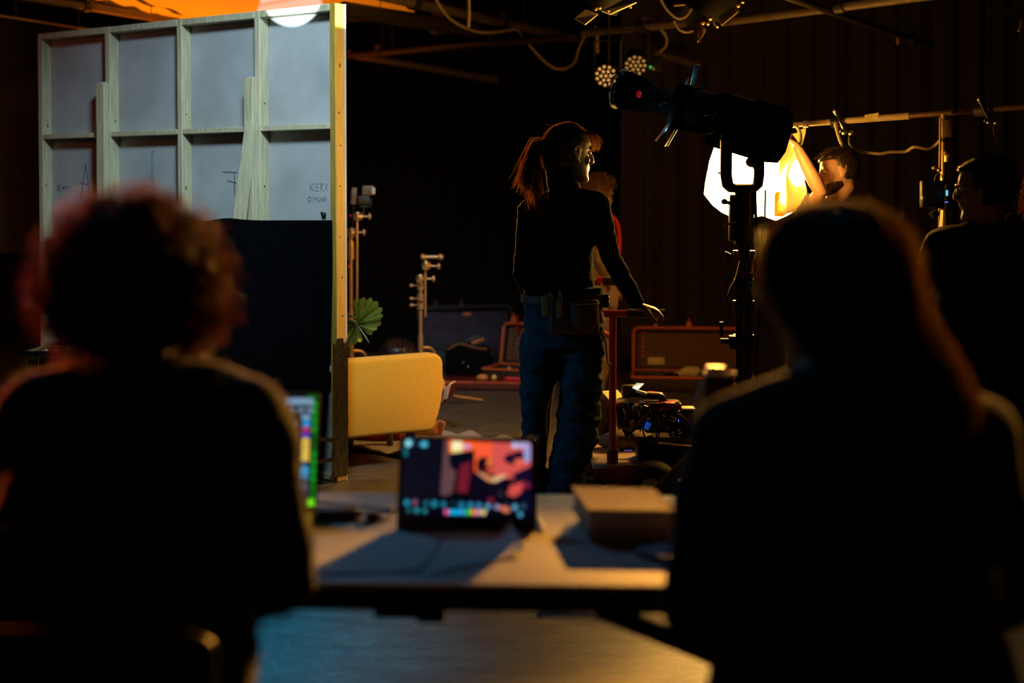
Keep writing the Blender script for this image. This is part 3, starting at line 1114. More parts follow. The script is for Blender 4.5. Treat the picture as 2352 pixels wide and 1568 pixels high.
# right case (behind the cart)
cR = onz(1578, 902, 0.0)
cR = V(at(1584, 880, 10.4).x, 10.25, 0)
tR, LR, KR = open_case('equipment_case', 'large open case with red lit rim behind the red cart', cR, 0.86, 0.42, 0.11, 0.31, math.radians(-6), 0.30, RIM, CASE_B, FOAM)
MB().box(KR(-.26, .030, .065), (.125, .012, .055), Rz(math.radians(-6)) @ Matrix.Rotation(-.30, 3, 'X'), .002).build('paper_label', M('cream_paper', (0.9, 0.66, 0.28), 0.8), tR)
for k in range(6):
    MB().ell(KR(-.36, .024, .10 + .035 * k), (.012, .006, .012)).build('convoluted_stud', RIM, tR)
bag = MB().ell(LR(-.02, -.02, .128), (.075, .05, .045), None, 16, 10).ell(LR(-.10, -.03, .112), (.05, .03, .02))
for v_i, p in enumerate(bag.v):
    nn = noise.noise(Vector(p) * 22)
    bag.v[v_i] = (p[0] + .012 * nn, p[1], p[2] + .010 * nn)
tag(bag.build('crumpled_bag', M('pale_plastic_bag', (0.85, 0.75, 0.55), 0.5)), 'pale crumpled bag lying in the large case behind the cart', 'bag')
for k, (x, y, c_) in enumerate(((.10, -.05, (0.6, .16, .06)), (.14, .04, (0.55, .12, .05)), (.19, -.02, (.6, .2, .08)))):
    tag(MB().tube([LR(x, y, .088), LR(x, y, .138)], .022, 12).build('lens_cap', M('orange_cap_%d' % k, c_, 0.5)), ['left', 'middle', 'right'][k] + 'most small orange cap in the large case behind the cart', 'cap', 'orange caps in the case')
tag(MB().box(LR(-.15, -.10, .106), (.10, .06, .045), None, .006).build('black_pouch', BLACK_CLOTH), 'small black pouch standing in the large case behind the cart', 'pouch')

# left pair: blue-grey lined case and brown one partly behind the woman
cB = V(at(1092, 850, 11.6).x, 11.5, 0)
tB, LB, KB = open_case('equipment_case', 'wide open case with a blue grey lined lid behind the shorter grip stand', cB, 0.80, 0.42, 0.11, 0.42, math.radians(13), 0.58, M('black_case_edge', (0.03, 0.025, 0.03), 0.5), BLACK_PLASTIC, BLUEGREY)
MB().ell(KB(.02, .028, .36), (.038, .008, .017)).build('orange_badge', M('orange_badge', (0.8, 0.22, 0.08), 0.6), tB)
cD = V(at(1188, 850, 10.7).x, 10.75, 0)
tD, LD, KD = open_case('equipment_case', 'brown foam lined open case half hidden behind the woman', cD, 0.42, 0.34, 0.10, 0.31, math.radians(-22), 0.25, RIM, CASE_B, FOAM)
for k in range(7):
    MB().ell(KD(-.13, .024, .04 + .036 * k), (.016, .008, .014)).build('convoluted_stud', FOAM, tD)
BRASS = M('brass_fitting', (0.7, 0.48, 0.22), 0.3, 0.7)
for k, (px, py) in enumerate(((1150, 836), (1152, 845), (1170, 832), (1178, 843), (1191, 839))):
    p = at(px, py + 14, 10.70)
    tag(MB().ell(p, (.022, .012, .016)).build('brass_fitting', BRASS), ['upper left', 'lower left', 'top', 'lower right', 'rightmost'][k] + ' brass fitting in the brown case behind the woman', 'fitting', 'brass fittings in the brown case')
# tool bag in front of the blue lid
tb = V(at(1075, 850, 11.1).x, 11.02, 0)
t = thing('tool_bag', 'black open tool bag in front of the blue grey lined case', 'bag', tb)
mb = MB().box(tb + V(0, 0, .12), (.34, .22, .23), None, .03)
mb.build('body', BLACK_CLOTH, t)
MB().tube(smoothpath([tb + V(-.15, -.1, .22), tb + V(-.06, -.1, .26), tb + V(.05, -.11, .235), tb + V(.15, -.1, .22)], 16), .012, 8).build('mouth_edge', M('brown_strap', (0.22, 0.09, 0.05), 0.7), t)
for k in range(2):
    MB().ell(tb + V(-.03 + .035 * k, -.115, .12 - .03 * k), .011).build('rivet', CHROME, t)
th = thing('pistol_grip_tool', 'dark tool sticking out of the black tool bag', 'tool', tb + V(.02, 0, .25))
MB().bar(tb + V(-.08, 0, .24), tb + V(.10, 0, .31), .05, .05, bev=.012).build('body', BLACK_PLASTIC, th)
MB().bar(tb + V(.03, -.03, .26), tb + V(.13, -.03, .295), .025, .03, bev=.006).build('orange_sleeve', M('orange_brown_plastic', (0.5, 0.2, 0.07), 0.5), th)
# low flight box with red edge trim between chair and woman
lowb = V(at(1118, 870, 10.4).x, 10.36, 0)
t = thing('flight_case', 'flat dark red equipment case lying on the floor before the tool bag', 'case', lowb)
MB().box(lowb + V(0, 0, .035), (.66, .30, .06), Rz(-.10), .012).build('body', M('dark_red_case', (0.16, 0.025, 0.015), 0.4), t)
MB().bar(lowb + Rz(-.10) @ V(-.33, -.152, .058), lowb + Rz(-.10) @ V(.33, -.152, .058), .016, .016).build('edge_trim', M('red_trim', (0.6, 0.10, 0.05), 0.35), t)
tag(MB().box(lowb + V(.19, -.10, .078), (.12, .05, .03), Rz(-.1), .008).build('red_sandbag_strap', M('bright_red_plastic', (0.75, 0.02, 0.02), 0.4)), 'bright red strap lying on the flat dark red case', 'strap')
tag(MB().ell(lowb + V(-.03, -.08, .086), (.045, .03, .025)).build('orange_connector', M('orange_connector', (0.8, 0.32, 0.08), 0.4)), 'orange connector lying on the flat dark red case', 'connector')
tag(MB().ell(lowb + V(.055, -.09, .085), (.022, .022, .022)).build('yellow_connector', M('yellow_connector', (0.95, 0.62, 0.15), 0.35)), 'small yellow connector beside the orange one', 'connector')
MB().tube([at(1188, 732, 10.95), at(1188, 762, 10.95)], .012, 10).ell(at(1188, 728, 10.95), .016).build('red_lever', RED_PAINT, tD)
# ================================================================ cool spot projector on its stand
def projector():
    Fp, Rp = at(1430, 205, 6.0), at(1792, 312, 5.62)
    ax = (Fp - Rp)
    L = ax.length
    ax.normalize()
    side = ax.cross(V(0, 0, 1)).normalized()      # to the fixture's right
    up = side.cross(ax).normalized()
    R = Matrix((side, ax, up)).transposed()
    base = V(at(1708, 700, 5.78).x, 5.78, 0)
    SATIN = M('satin_black_housing', (0.004, 0.004, 0.004), 0.95, spec=0.0)
    t = thing('spot_projector', 'large black spot projector with long barrel aimed up left at the flat', 'spotlight', V(base.x, base.y, 1.40))

    def P(s, a=0.0, b=0.0):
        """s metres back from the lens, a to the side, b up"""
        return Fp - ax * s + side * a + up * b
    MB().lathe([(0.066, 0), (0.080, 0), (0.080, .035), (0.074, .05), (0.072, .10), (0.060, .135), (0.050, .15), (0.050, .26), (0.001, .26)], P(0), -ax, 32).build('lens_barrel', SATIN, t)
    MB().lathe([(0.001, .012), (0.05, .006), (0.066, .02), (0.066, .022), (0.001, .022)], P(0), -ax, 32).build('front_lens', M('lens_glass_dark', (0.03, 0.05, 0.06), 0.08, coat=0.6, emit=(0.35, 0.80, 1.0), estr=6.0), t)
    rg_ = MB()
    rings_ = []
    for s_, r_ in ((-.012, .074), (-.012, .0875), (-.016, .0875), (-.016, .074), (-.012, .074)):
        rings_.append([P(s_) + (side * math.cos(2 * math.pi * k / 40) + up * math.sin(2 * math.pi * k / 40)) * r_ for k in range(40)])
    rg_.loft(rings_, caps=False)
    for a_ in (.4, 2.2, 3.3, 5.2):
        q_ = side * math.cos(a_) + up * math.sin(a_)
        rg_.bar(P(.012) + q_ * .081, P(-.018) + q_ * .081, .03, .010)
    rg_.build('gel_frame_holder', M('cyan_lit_frame_holder', (.05, .11, .14), .4), t)  # cyan light from the lens is painted into the holder colour
    lamp('shutter_leak', 'POINT', P(.275, -.02, .128), (0, 0, 0), .35, (.25, .80, 1.0), .006)
    lamp('shutter_leak_low', 'POINT', P(.270, -.118, -.075), (0, 0, 0), .25, (.35, .75, 1.0), .006)
    MB().tube([P(.005) + (side * math.cos(2 * math.pi * k / 40) + up * math.sin(2 * math.pi * k / 40)) * .0785 for k in range(41)], .0035, 6).build('lens_rim', M('blue_lit_rim', (0.15, 0.2, 0.22), 0.25, 0.8), t)
    MB().ell(P(.115, .068, -.005), (.018, .018, .018)).build('red_lock_button', M('red_button', (0.5, 0.02, 0.02), 0.4), t) if False else MB().ell(P(.115, -.066, 0.004), (.012, .013, .017)).build('red_lock_button', M('red_button', (0.55, 0.01, 0.01), 0.4, emit=(1, 0.02, 0.02), estr=0.12), t)
    mb = MB()
    mb.box(P(.30), (.15, .075, .15), R, .02).box(P(.30), (.19, .03, .19), R, .01)
    mb.build('shutter_housing', SATIN, t)
    for (a, b, la, lb, w) in ((-.09, -.07, -.14, -.15, .035), (-.10, .02, -.20, .0, .012), (.09, .06, .16, .12, .02), (0.02, .09, .03, .18, .022), (-.02, -.09, -.05, -.17, .03)):
        MB().bar(P(.30, a, b), P(.29, la, lb), w, .006, bev=.002).build('shutter_blade', M('blue_black_blade', (0.05, 0.06, 0.07), 0.28, 0.8), t)
    MB().lathe([(0.001, 0), (.075, 0), (.088, .02), (.088, .10), (.10, .13), (.001, .13)], P(.335), -ax, 28).build('condenser', SATIN, t)
    rings = []
    oct_ = [(.10, .055), (.10, -.075), (.06, -.115), (-.06, -.115), (-.10, -.075), (-.10, .055), (-.055, .105), (.055, .105)]
    for s, k in ((.43, .72), (.455, .92), (.48, 1.0), (.70, 1.0), (.735, .96), (.745, .80)):
        rings.append([P(s, a * k, b * k) for a, b in oct_])
    MB().loft(rings).build('lamp_housing', SATIN, t, angle=.4)
    fins = MB()
    for k in range(7):
        fins.box(P(.62 + .016 * k, 0, .107), (.10, .005, .014), R)
    fins.build('cooling_fins', SATIN, t)
    # side knob (tilt lock) with its raised spokes
    kb = P(.475, -.105, -.03)
    MB().lathe([(0.001, 0), (.036, 0), (.040, .008), (.036, .020), (.001, .022)], kb, -side, 24).build('tilt_knob', BLACK_PLASTIC, t)
    kk = MB()
    kk.bar(kb - side * .0235 + up * .02 - ax * .006, kb - side * .0235 - up * .004 + ax * .004, .005, .003)
    kk.bar(kb - side * .0235 + up * .02 - ax * .006, kb - side * .0235 - up * .014 - ax * .020, .005, .003)
    kk.tube([kb - side * .022 + (ax * math.cos(a) + up * math.sin(a)) * .037 for a in [1.9 + .12 * q for q in range(14)]], .0022, 6)
    kk.build('knob_marks', M('worn_grey_mark', (0.20, 0.13, 0.09), 0.5), t)
    # maker's lettering along the housing side
    cu = bpy.data.curves.new('lettering', 'FONT')
    cu.body = 'putUre'
    cu.size = 0.042
    cu.extrude = 0.0006
    cu.align_y = 'CENTER'
    fo = bpy.data.objects.new('lettering_src', cu)
    COL.objects.link(fo)
    dg = bpy.context.evaluated_depsgraph_get()
    me = bpy.data.meshes.new_from_object(fo.evaluated_get(dg))
    bpy.data.objects.remove(fo)
    LET = M('faint_grey_lettering', (0.12, 0.085, 0.06), 0.5)
    o0 = P(.512, -.1008, .022)
    RL = Matrix((-ax, up, -side)).transposed().to_4x4()
    me.transform(Matrix.Translation(o0) @ RL)
    mb = MB()
    add_mesh(mb, me)
    rc_ = P(.497, -.1008, .024)
    mb.tube([rc_ + (ax * math.cos(2 * math.pi * k / 24) + up * math.sin(2 * math.pi * k / 24)) * .0135 for k in range(25)], .0022, 6)
    mb.ell(rc_, .0055)
    mb.build('lettering', LET, t)
    # yoke
    yk = V(base.x, base.y, 0)
    zb = at(1708, 432, 5.78).z
    ysd = V(side.x, side.y, 0).normalized()
    half = .165
    pv = P(.56)
    ym = MB()
    top = pv.z - .02
    cxy = V(pv.x, pv.y, 0) * .35 + V(base.x, base.y, 0) * .65
    pts = [V(cxy.x, cxy.y, top) - ysd * half, V(cxy.x, cxy.y, zb + .05) - ysd * half, V(cxy.x, cxy.y, zb + .012) - ysd * (half - .015), V(cxy.x, cxy.y, zb) - ysd * (half - .05), V(cxy.x, cxy.y, zb) + ysd * (half - .05), V(cxy.x, cxy.y, zb + .012) + ysd * (half - .015), V(cxy.x, cxy.y, zb + .05) + ysd * half, V(cxy.x, cxy.y, top) + ysd * half]
    ym.tube(pts, .024, 10, sq=(1, .75))
    ym.build('yoke', BLACK_METAL, t, angle=1.0)
    for s in (-1, 1):
        MB().tube([V(cxy.x, cxy.y, top) + ysd * half * s, V(cxy.x, cxy.y, top) + ysd * (half + .03) * s], .028, 14).build('yoke_pivot', BLACK_METAL, t)
    MB().ell(at(1727, 372, 5.70), (.026, .02, .022)).ell(at(1738, 380, 5.70), (.018, .02, .02)).build('cable_gland', BLACK_PLASTIC, t)
    MB().tube([at(1664, 397, 5.74), at(1655, 397, 5.74), at(1647, 397.5, 5.74)], [.008, .005, .002], 8).build('lock_spike', BLACK_METAL, t)
    hk = at(1577, 190, 5.9)
    MB().tube([hk + V(0, 0, -.04), hk + V(0, 0, .0), hk + V(0.01, 0, .02)], [.008, .007, .003], 8).bar(hk + V(-.03, 0, -.018), hk + V(.004, 0, -.002), .012, .006).build('sight_clip', M('blue_black_blade', (0.05, 0.06, 0.07), 0.28, 0.8), t)
    # power cable and safety chain, hanging from the lamp down the stand
    cb = MB().tube(smoothpath([at(1736, 380, 5.70), at(1734, 440, 5.70), at(1737, 520, 5.70), at(1741, 600, 5.71), at(1745, 690, 5.72), at(1738, 800, 5.73), at(1735, 900, 5.74)], 30), .007, 8).build('power_cable', CABLE, origin=at(1736, 380, 5.70))
    tag(cb, 'black power cable hanging from the spot projector beside its stand', 'cable')
    sc_ = thing('safety_cable', 'thin safety cable with a carabiner hanging right of the projector yoke', 'cable', at(1757, 440, 5.72))
    MB().tube([at(1758, 436, 5.72), at(1757, 500, 5.72), at(1756, 524, 5.72)], .004, 8).build('wire', DULL_STEEL, sc_)
    cc = at(1754, 543, 5.72)
    MB().tube([cc + V(.010 * math.cos(a), 0, .028 * math.sin(a)) for a in [2 * math.pi * k / 20 for k in range(21)]], .003, 6).build('carabiner', CHROME, sc_)
    for k in range(8):
        pass
    # ---- the stand
    s = thing('lamp_stand', 'heavy dark telescopic stand carrying the black spot projector', 'stand', base)
    ST = M('dark_bronze_tube', (0.10, 0.045, 0.03), 0.22, 0.85)
    def zz(py):
        return at(1708, py, 5.78).z
    MB().tube([base + V(0, 0, zz(560)), base + V(0, 0, zz(440))], .040, 18).build('top_sleeve', BLACK_METAL, s)
    MB().tube([base + V(0, 0, .10), base + V(0, 0, zz(560))], .025, 18).build('main_tube', ST, s)
    for dx, r_ in ((-.023, .012), (.026, .010)):
        MB().tube([base + V(dx, -.015, .20), base + V(dx, -.015, zz(590))], r_, 12).build('side_tube', ST, s)
    for (py0, py1, r_) in ((575, 592, .046), (640, 660, .040), (690, 712, .044), (768, 800, .043)):
        MB().tube([base + V(0, 0, zz(py1)), base + V(0, 0, zz(py0))], r_, 16).build('collar', BLACK_METAL, s)
    # clamp with T-handles at the top
    MB().box(base + V(-.05, -.02, zz(500)), (.03, .04, .19), None, .006).build('clamp_block', BLACK_METAL, s)
    MB().bar(at(1683, 455, 5.74), at(1683, 490, 5.74), .006, .006).bar(at(1663, 463, 5.74), at(1690, 470, 5.74), .014, .014).ell(at(1664, 463, 5.74), (.014, .01, .012)).build('tee_handle', BLACK_METAL, s)
    MB().tube([at(1661, 520, 5.72), at(1680, 512, 5.72), at(1690, 510, 5.74)], .004, 8).build('locking_lever', CHROME, s)
    MB().sheet(lambda u, v: at(1666 + 32 * u, 577 + 14 * u + 10 * v * (1 - .4 * u), 5.74 - .01 * math.sin(3 * u)), 8, 4, .008).build('tie_down_lever', RED_PAINT, s)
    MB().tube(smoothpath([at(1701, 600, 5.72), at(1691, 640, 5.70), at(1680, 660, 5.70), at(1674, 678, 5.70)], 12), .007, 8).build('locking_lever', BLACK_METAL, s)
    MB().tube([at(1657, 772, 5.75), at(1657, 739, 5.75)], .008, 10).build('crank_grip', BLACK_METAL, s)
    MB().bar(at(1655, 783, 5.75), at(1675, 783, 5.75), .014, .02).build('crank_arm', BLACK_METAL, s)
    MB().box(at(1697, 786, 5.76), (.085, .07, .055), None, .008).build('winch_box', BLACK_METAL, s)
    for q, (ex, ey) in enumerate(((1516, 1131), (1950, 1160), (1790, 1010))):
        foot = onz(ex, ey, 0.02)
        foot.y = min(foot.y, 6.4)
        foot = {0: V(0.14, 4.80, .03), 1: V(1.55, 5.45, .03), 2: V(1.05, 6.5, .03)}[q]
        MB().bar(base + V(0, 0, zz(925)), foot, .012, .045).build('leg', ST, s)
        MB().bar(base + V(0, 0, .16), base.lerp(foot, .55) + V(0, 0, .22), .008, .02).build('brace', ST, s)
        MB().ell(foot, (.03, .03, .03)).build('foot', RUBBER, s)
    for k, (px, py) in enumerate(((1742, 575), (1744, 625), (1744, 645))):
        pass
    wr = MB()
    for py in (625, 648, 660):
        wr.tube(smoothpath([at(1720, py, 5.72), at(1735, py + 2, 5.71), at(1745, py - 2, 5.71)], 8), .0018, 5)
    wr.build('tie_wire', CHROME, s)


projector()


# ================================================================ glowing softbox
def softbox():
    C = at(1742, 412, 7.7)
    n = V(-0.60, -0.78, 0.02).normalized()
    ux = V(-n.y, n.x, 0).normalized()
    if ux.x < 0:
        ux = -ux
    uy = V(0, 0, 1)
    t = thing('softbox', 'glowing amber softbox lantern behind the spot projector stand', 'softbox', C)

    def onp(px, py):
        d = at(px, py, 5.0) - cam.location
        k = (C - cam.location).dot(n) / d.dot(n)
        p = cam.location + d * k
        return ((p - C).dot(ux), (p - C).dot(uy))
    outl = [onp(*p) for p in ((1650, 322), (1634, 368), (1623, 420), (1620, 446), (1640, 472), (1661, 488), (1684, 499), (1715, 503), (1750, 494), (1782, 506), (1806, 497), (1838, 478), (1842, 450), (1845, 425), (1850, 400), (1838, 372), (1824, 345), (1808, 325), (1770, 300), (1700, 296))]
    cx = sum(p[0] for p in outl) / len(outl)
    cy_ = sum(p[1] for p in outl) / len(outl)
    GL = M('glowing_diffusion_cloth', (0.8, 0.75, 0.65), 0.9, var=0.03, emit=(1.0, 0.50, 0.095), estr=115.0)
    rings = []
    for s, h in ((1.0, 0.0), (.985, .02), (.9, .055), (.7, .095), (.45, .12), (.2, .13), (.01, .132)):
        rings.append([C + ux * (cx + (p[0] - cx) * s) + uy * (cy_ + (p[1] - cy_) * s) + n * h for p in outl])
    MB().loft(rings).build('front_diffuser', GL, t, angle=1.3)
    SH = M('black_softbox_skin', (0.02, 0.016, 0.012), 0.7)
    rings = []
    for s, h in ((1.01, -.002), (1.0, -.03), (.8, -.12), (.5, -.22), (.25, -.27), (.1, -.28)):
        rings.append([C + ux * (cx + (p[0] - cx) * s) + uy * (cy_ + (p[1] - cy_) * s) + n * h for p in outl])
    MB().loft(rings).build('shell', SH, t, angle=.9)
    MB().tube([C - n * .24, C - n * .46], [.07, .07], 20).build('lamp_body', BLACK_METAL, t)
    # unfastened front cloth hanging in folds at the right edge
    LOOSE = M('loose_cloth_backlit', (0.75, 0.6, 0.35), 0.9, var=0.05, emit=(1.0, 0.42, 0.03), estr=1.1)  # light coming through the cloth is put in as a weak glow

    def lf(u, v):
        px = 1812 + 36 * u + 9 * math.sin(v * 7 + u * 2) * (0.4 + u)
        py = 318 + 178 * v - 22 * u * (1 - v) - 16 * u * v
        a, b = onp(px, py)
        return C + ux * a + uy * b + n * (0.10 - .07 * u + .025 * math.sin(u * 9 + v * 5))
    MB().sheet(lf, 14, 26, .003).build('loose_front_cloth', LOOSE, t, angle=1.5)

    def lf2(u, v):
        px = 1800 + 34 * u - 22 * u * v
        py = 448 + 50 * v - 8 * math.sin(u * 5) * (1 - v)
        a, b = onp(px, py)
        return C + ux * a + uy * b + n * (0.11 - .06 * u + .02 * math.sin(u * 8))
    MB().sheet(lf2, 10, 12, .003).build('folded_flap', M('flap_cloth_backlit', (0.7, 0.42, 0.12), 0.9, var=0.3, scale=25, emit=(1.0, 0.30, 0.0), estr=0.75), t, angle=1.5)  # backlight on the flap is imitated by emission
    # its own stand
    b = V(C.x + .22, C.y + .28, 0)
    s = thing('softbox_stand', 'black stand holding up the glowing softbox', 'stand', b)
    MB().tube([b + V(0, 0, .08), b + V(0, 0, C.z - .10)], .016, 12).build('pole', BLACK_METAL, s)
    MB().bar(b + V(0, 0, C.z - .12), C - n * .36, .03, .03).build('bracket', BLACK_METAL, s)
    for k in range(3):
        a = .4 + 2.094 * k
        MB().tube([b + V(0, 0, .45), b + V(.36 * math.cos(a), .36 * math.sin(a), .012)], .010, 8).build('leg', BLACK_METAL, s)


softbox()


# ================================================================ boom pipe on the right
def boom():
    a, b = at(1800, 288, 7.3), at(2380, 243, 6.7)
    d = (b - a).normalized()
    t = thing('boom_pipe', 'long horizontal boom pipe, half pale and half brown, upper right', 'pipe', (a + b) / 2)
    m_ = a.lerp(b, .52)
    m0 = a.lerp(b, .02)
    MB().tube([m0, m_], [.013, .018], 14).build('pale_tube', M('pale_bamboo_tube', (0.62, 0.46, 0.22), 0.45, var=0.15), t)
    MB().tube([m_, b + d * .3], .0145, 12).build('brown_tube', M('brown_steel_tube', (0.32, 0.18, 0.11), 0.35, 0.6), t)
    MB().bar(a - d * .02 + V(0, 0, .0), a + d * .06, .035, .03, bev=.005).build('end_fitting', DULL_STEEL, t)
    p = a.lerp(b, .335)
    MB().sheet(lambda u, v: p + d * (.07 * u) + V(0, -.019 - .004 * v, .026 * v - .006 + .006 * u), 3, 3, .002).build('tape_flag', M('yellow_paper_tape', (0.75, 0.58, 0.2), 0.7), t)
    p = a.lerp(b, .095)
    MB().tube([p - d * .012, p + d * .012], .020, 12).build('pale_tie', M('pale_blue_tie', (0.5, 0.5, 0.55), 0.5), t)

    def clampy(name, q, label, big):
        c = a.lerp(b, q)
        k = thing('pipe_clamp', label, 'clamp', c)
        MB().tube([c - d * .035, c + d * .035], .030, 12).build('sleeve', DULL_STEEL if big else BLACK_METAL, k)
        MB().bar(c + V(-.02, -.03, .045), c + V(.03, -.03, -.05), .022, .02, bev=.004).bar(c + V(.0, -.03, -.05), c + V(.06, -.03, -.055), .018, .018, bev=.004).build('jaw', BLACK_METAL, k)
        MB().ell(c + V(.02, -.04, -.06), .012).ell(c + V(.055, -.04, -.062), .012).ell(c + V(-.025, -.035, .052), (.01, .01, .018)).build('bolt', CHROME, k)
        MB().tube(smoothpath([c + V(.05, -.03, -.06), c + V(.05, -.03, -.11), c + V(.07, -.03, -.135)], 8), .006, 8).build('tee_handle', BLACK_METAL, k)
    clampy('c', .232, 'pipe clamp on the pale half of the boom pipe', False)
    clampy('c', .80, 'pipe clamp on the brown half of the boom pipe', True)
    cable([(1918, 283, 7.1), (1925, 310, 7.1), (1936, 335, 7.1), (1958, 344, 7.1), (2000, 351, 7.1), (2022, 353, 7.1), (2045, 349, 7.1), (2080, 348, 7.1), (2100, 337, 7.0), (2130, 342, 7.0), (2150, 332, 7.0), (2168, 312, 6.9)], .0075, 'pale cable sagging below the boom pipe', M('pale_cable', (0.5, 0.36, 0.2), 0.5))
    hk = at(1838, 305, 7.25)
    tag(MB().tube(smoothpath([hk + V(-.02, 0, .035), hk, hk + V(.004, 0, -.04), hk + V(-.004, 0, -.06)], 10), .008, 8).build('hanging_hook', DULL_STEEL, origin=hk), 'small steel hook hanging at the left end of the boom pipe', 'hook')
    # stand under the boom with the wireless video box
    b0 = V(at(2180, 500, 6.75).x, 6.85, 0)
    s = thing('equipment_stand', 'tall black stand under the boom pipe with a wireless box on it', 'stand', b0)
    def Z(py):
        return at(2180, py, 6.85).z
    MB().tube([b0 + V(0, 0, .05), b0 + V(0, 0, Z(430))], .022, 14).build('lower_tube', BLACK_METAL, s)
    MB().tube([b0 + V(0, 0, Z(430)), b0 + V(0, 0, Z(262))], .013, 14).build('upper_tube', M('steel_stand_tube', (0.5, 0.42, 0.36), 0.32, .85), s)
    MB().box(b0 + V(.005, -.03, Z(295)), (.055, .04, .085), None, .006).build('junction_box', M('brown_box_paint', (0.30, 0.19, 0.13), 0.45), s)
    MB().box(b0 + V(.01, -.03, Z(322)), (.06, .04, .018), None, .004).build('dark_band', BLACK_METAL, s)
    MB().tube([b0 + V(-.025, -.03, Z(270)), b0 + V(-.025, -.03, Z(395))], .006, 8).build('thin_rod', M('steel_stand_tube', (0.5, 0.42, 0.36), 0.32, .85), s)
    MB().tube([b0 + V(.008, -.035, Z(372)), b0 + V(.008, -.035, Z(350))], .014, 10).ell(b0 + V(.0, -.04, Z(352)), .013).ell(b0 + V(.012, -.04, Z(357)), .011).build('brass_connector', M('brass_fitting', (0.7, .48, .22), .3, .7), s)
    MB().ell(b0 + V(-.055, -.04, Z(386)), .011).ell(b0 + V(-.03, -.04, Z(391)), .011).build('knob', M('brass_fitting', (0.7, .48, .22), .3, .7), s)
    MB().tube([b0 + V(.0, -.02, Z(520)), b0 + V(0, -.02, Z(482))], [.022, .016], 12).build('brass_column', M('brass_fitting', (0.7, .48, .22), .3, .7), s)
    for k in range(3):
        a_ = 1.2 + 2.094 * k
        MB().tube([b0 + V(0, 0, .5), b0 + V(.42 * math.cos(a_), .42 * math.sin(a_), .012)], .011, 8).build('leg', BLACK_METAL, s)
    w = thing('wireless_monitor', 'black wireless video box with a cyan readout left of the man in glasses', 'monitor', at(2160, 460, 6.7))
    MB().box(at(2150, 446, 6.7), (.145, .05, .13), None, .008).build('body', BLACK_PLASTIC, w)
    MB().box(at(2180, 452, 6.665), (.045, .05, .12), None, .006).build('side_module', M('blue_black_plastic', (0.012, 0.014, 0.022), 0.4), w)
    MB().box(at(2175, 443, 6.635), (.010, .004, .026), None, .001).build('cyan_readout', glow('cyan_readout', (0.08, 0.55, 0.85), 1.3), w)
    MB().box(at(2174, 464, 6.635), (.016, .004, .005), None, .001).build('blue_indicator', glow('blue_indicator', (0.12, 0.14, 0.9), 1.3), w)
    MB().tube([at(2125, 418, 6.68), at(2125, 465, 6.68)], .004, 6).build('bright_edge', M('bright_edge_metal', (0.7, 0.6, 0.5), 0.25, .9), w)
    c = at(2156, 415, 6.68)
    MB().tube([c + V(.019 * math.cos(x), 0, .034 * math.sin(x)) for x in [math.pi * k / 12 for k in range(13)]], .0025, 6).build('loop_handle', M('grey_wire', (0.45, 0.42, 0.4), 0.4), w)
    MB().ell(at(2121, 456, 6.68), (.012, .012, .02)).build('knob', DULL_STEEL, w)
    MB().bar(at(2142, 485, 6.7), at(2150, 496, 6.7), .06, .03).build('mount', BLACK_METAL, w)


boom()


# ================================================================ lamps hung in the grid
def barn_lamp(c, dirv, size, label, doors):
    t = thing('barn_door_lamp', label, 'lamp', c)
    d = Vector(dirv).normalized()
    x, y, _ = frame_of(d)
    LB = M('black_lamp_housing', (0.004, 0.0035, 0.003), 0.6, spec=0.15)
    R = Matrix((x, y, d)).transposed()
    MB().lathe([(0.001, -.30 * size), (.5 * size, -.28 * size), (.55 * size, 0), (.62 * size, .04), (.001, .04)], c, d, 24).build('housing', LB, t)
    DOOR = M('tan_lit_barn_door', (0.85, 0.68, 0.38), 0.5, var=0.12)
    for (side, spread, w, ln) in doors:
        e = x * math.cos(side) + y * math.sin(side)
        f = (d * math.cos(spread) + e * math.sin(spread)).normalized()
        g = d.cross(e).normalized()
        o = c + d * .04 + e * .55 * size
        MB().prism([(-w * .5, 0), (w * .5, 0), (w * .62, ln), (-w * .62, ln)], o, g, f, .004).build('barn_door', DOOR, t, smooth=False)
    b = MB()
    for (side, spread, w, ln) in doors:
        e = x * math.cos(side) + y * math.sin(side)
        g = d.cross(e).normalized()
        for s in (-.35, .35):
            b.ell(c + d * .045 + e * .56 * size + g * w * s, .012)
    b.build('hinge', BLACK_METAL, t)
    zt = 3.05
    MB().tube([c - d * .1 * size + V(0, 0, .1), c - d * .1 * size + V(0, 0, .45)], .012, 8).build('hanger', BLACK_METAL, t)
    return t


def panel_door(t, quad, name, m, thick=.006):
    p0, p1, p2, p3 = [at(*q) for q in quad]
    MB().sheet(lambda u, v: (p0 * (1 - u) + p1 * u) * (1 - v) + (p3 * (1 - u) + p2 * u) * v, 1, 1, thick).build(name, m, t, smooth=False)


DOOR = M('tan_lit_barn_door', (0.85, 0.68, 0.38), 0.5, var=0.12)  # light falling on the doors is put into these three colours
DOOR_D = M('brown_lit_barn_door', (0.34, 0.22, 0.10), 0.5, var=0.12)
DOOR_R = M('red_lit_barn_door', (0.30, 0.10, 0.03), 0.5, var=0.12)
LB = M('black_lamp_housing', (0.004, 0.0035, 0.003), 0.6, spec=0.15)


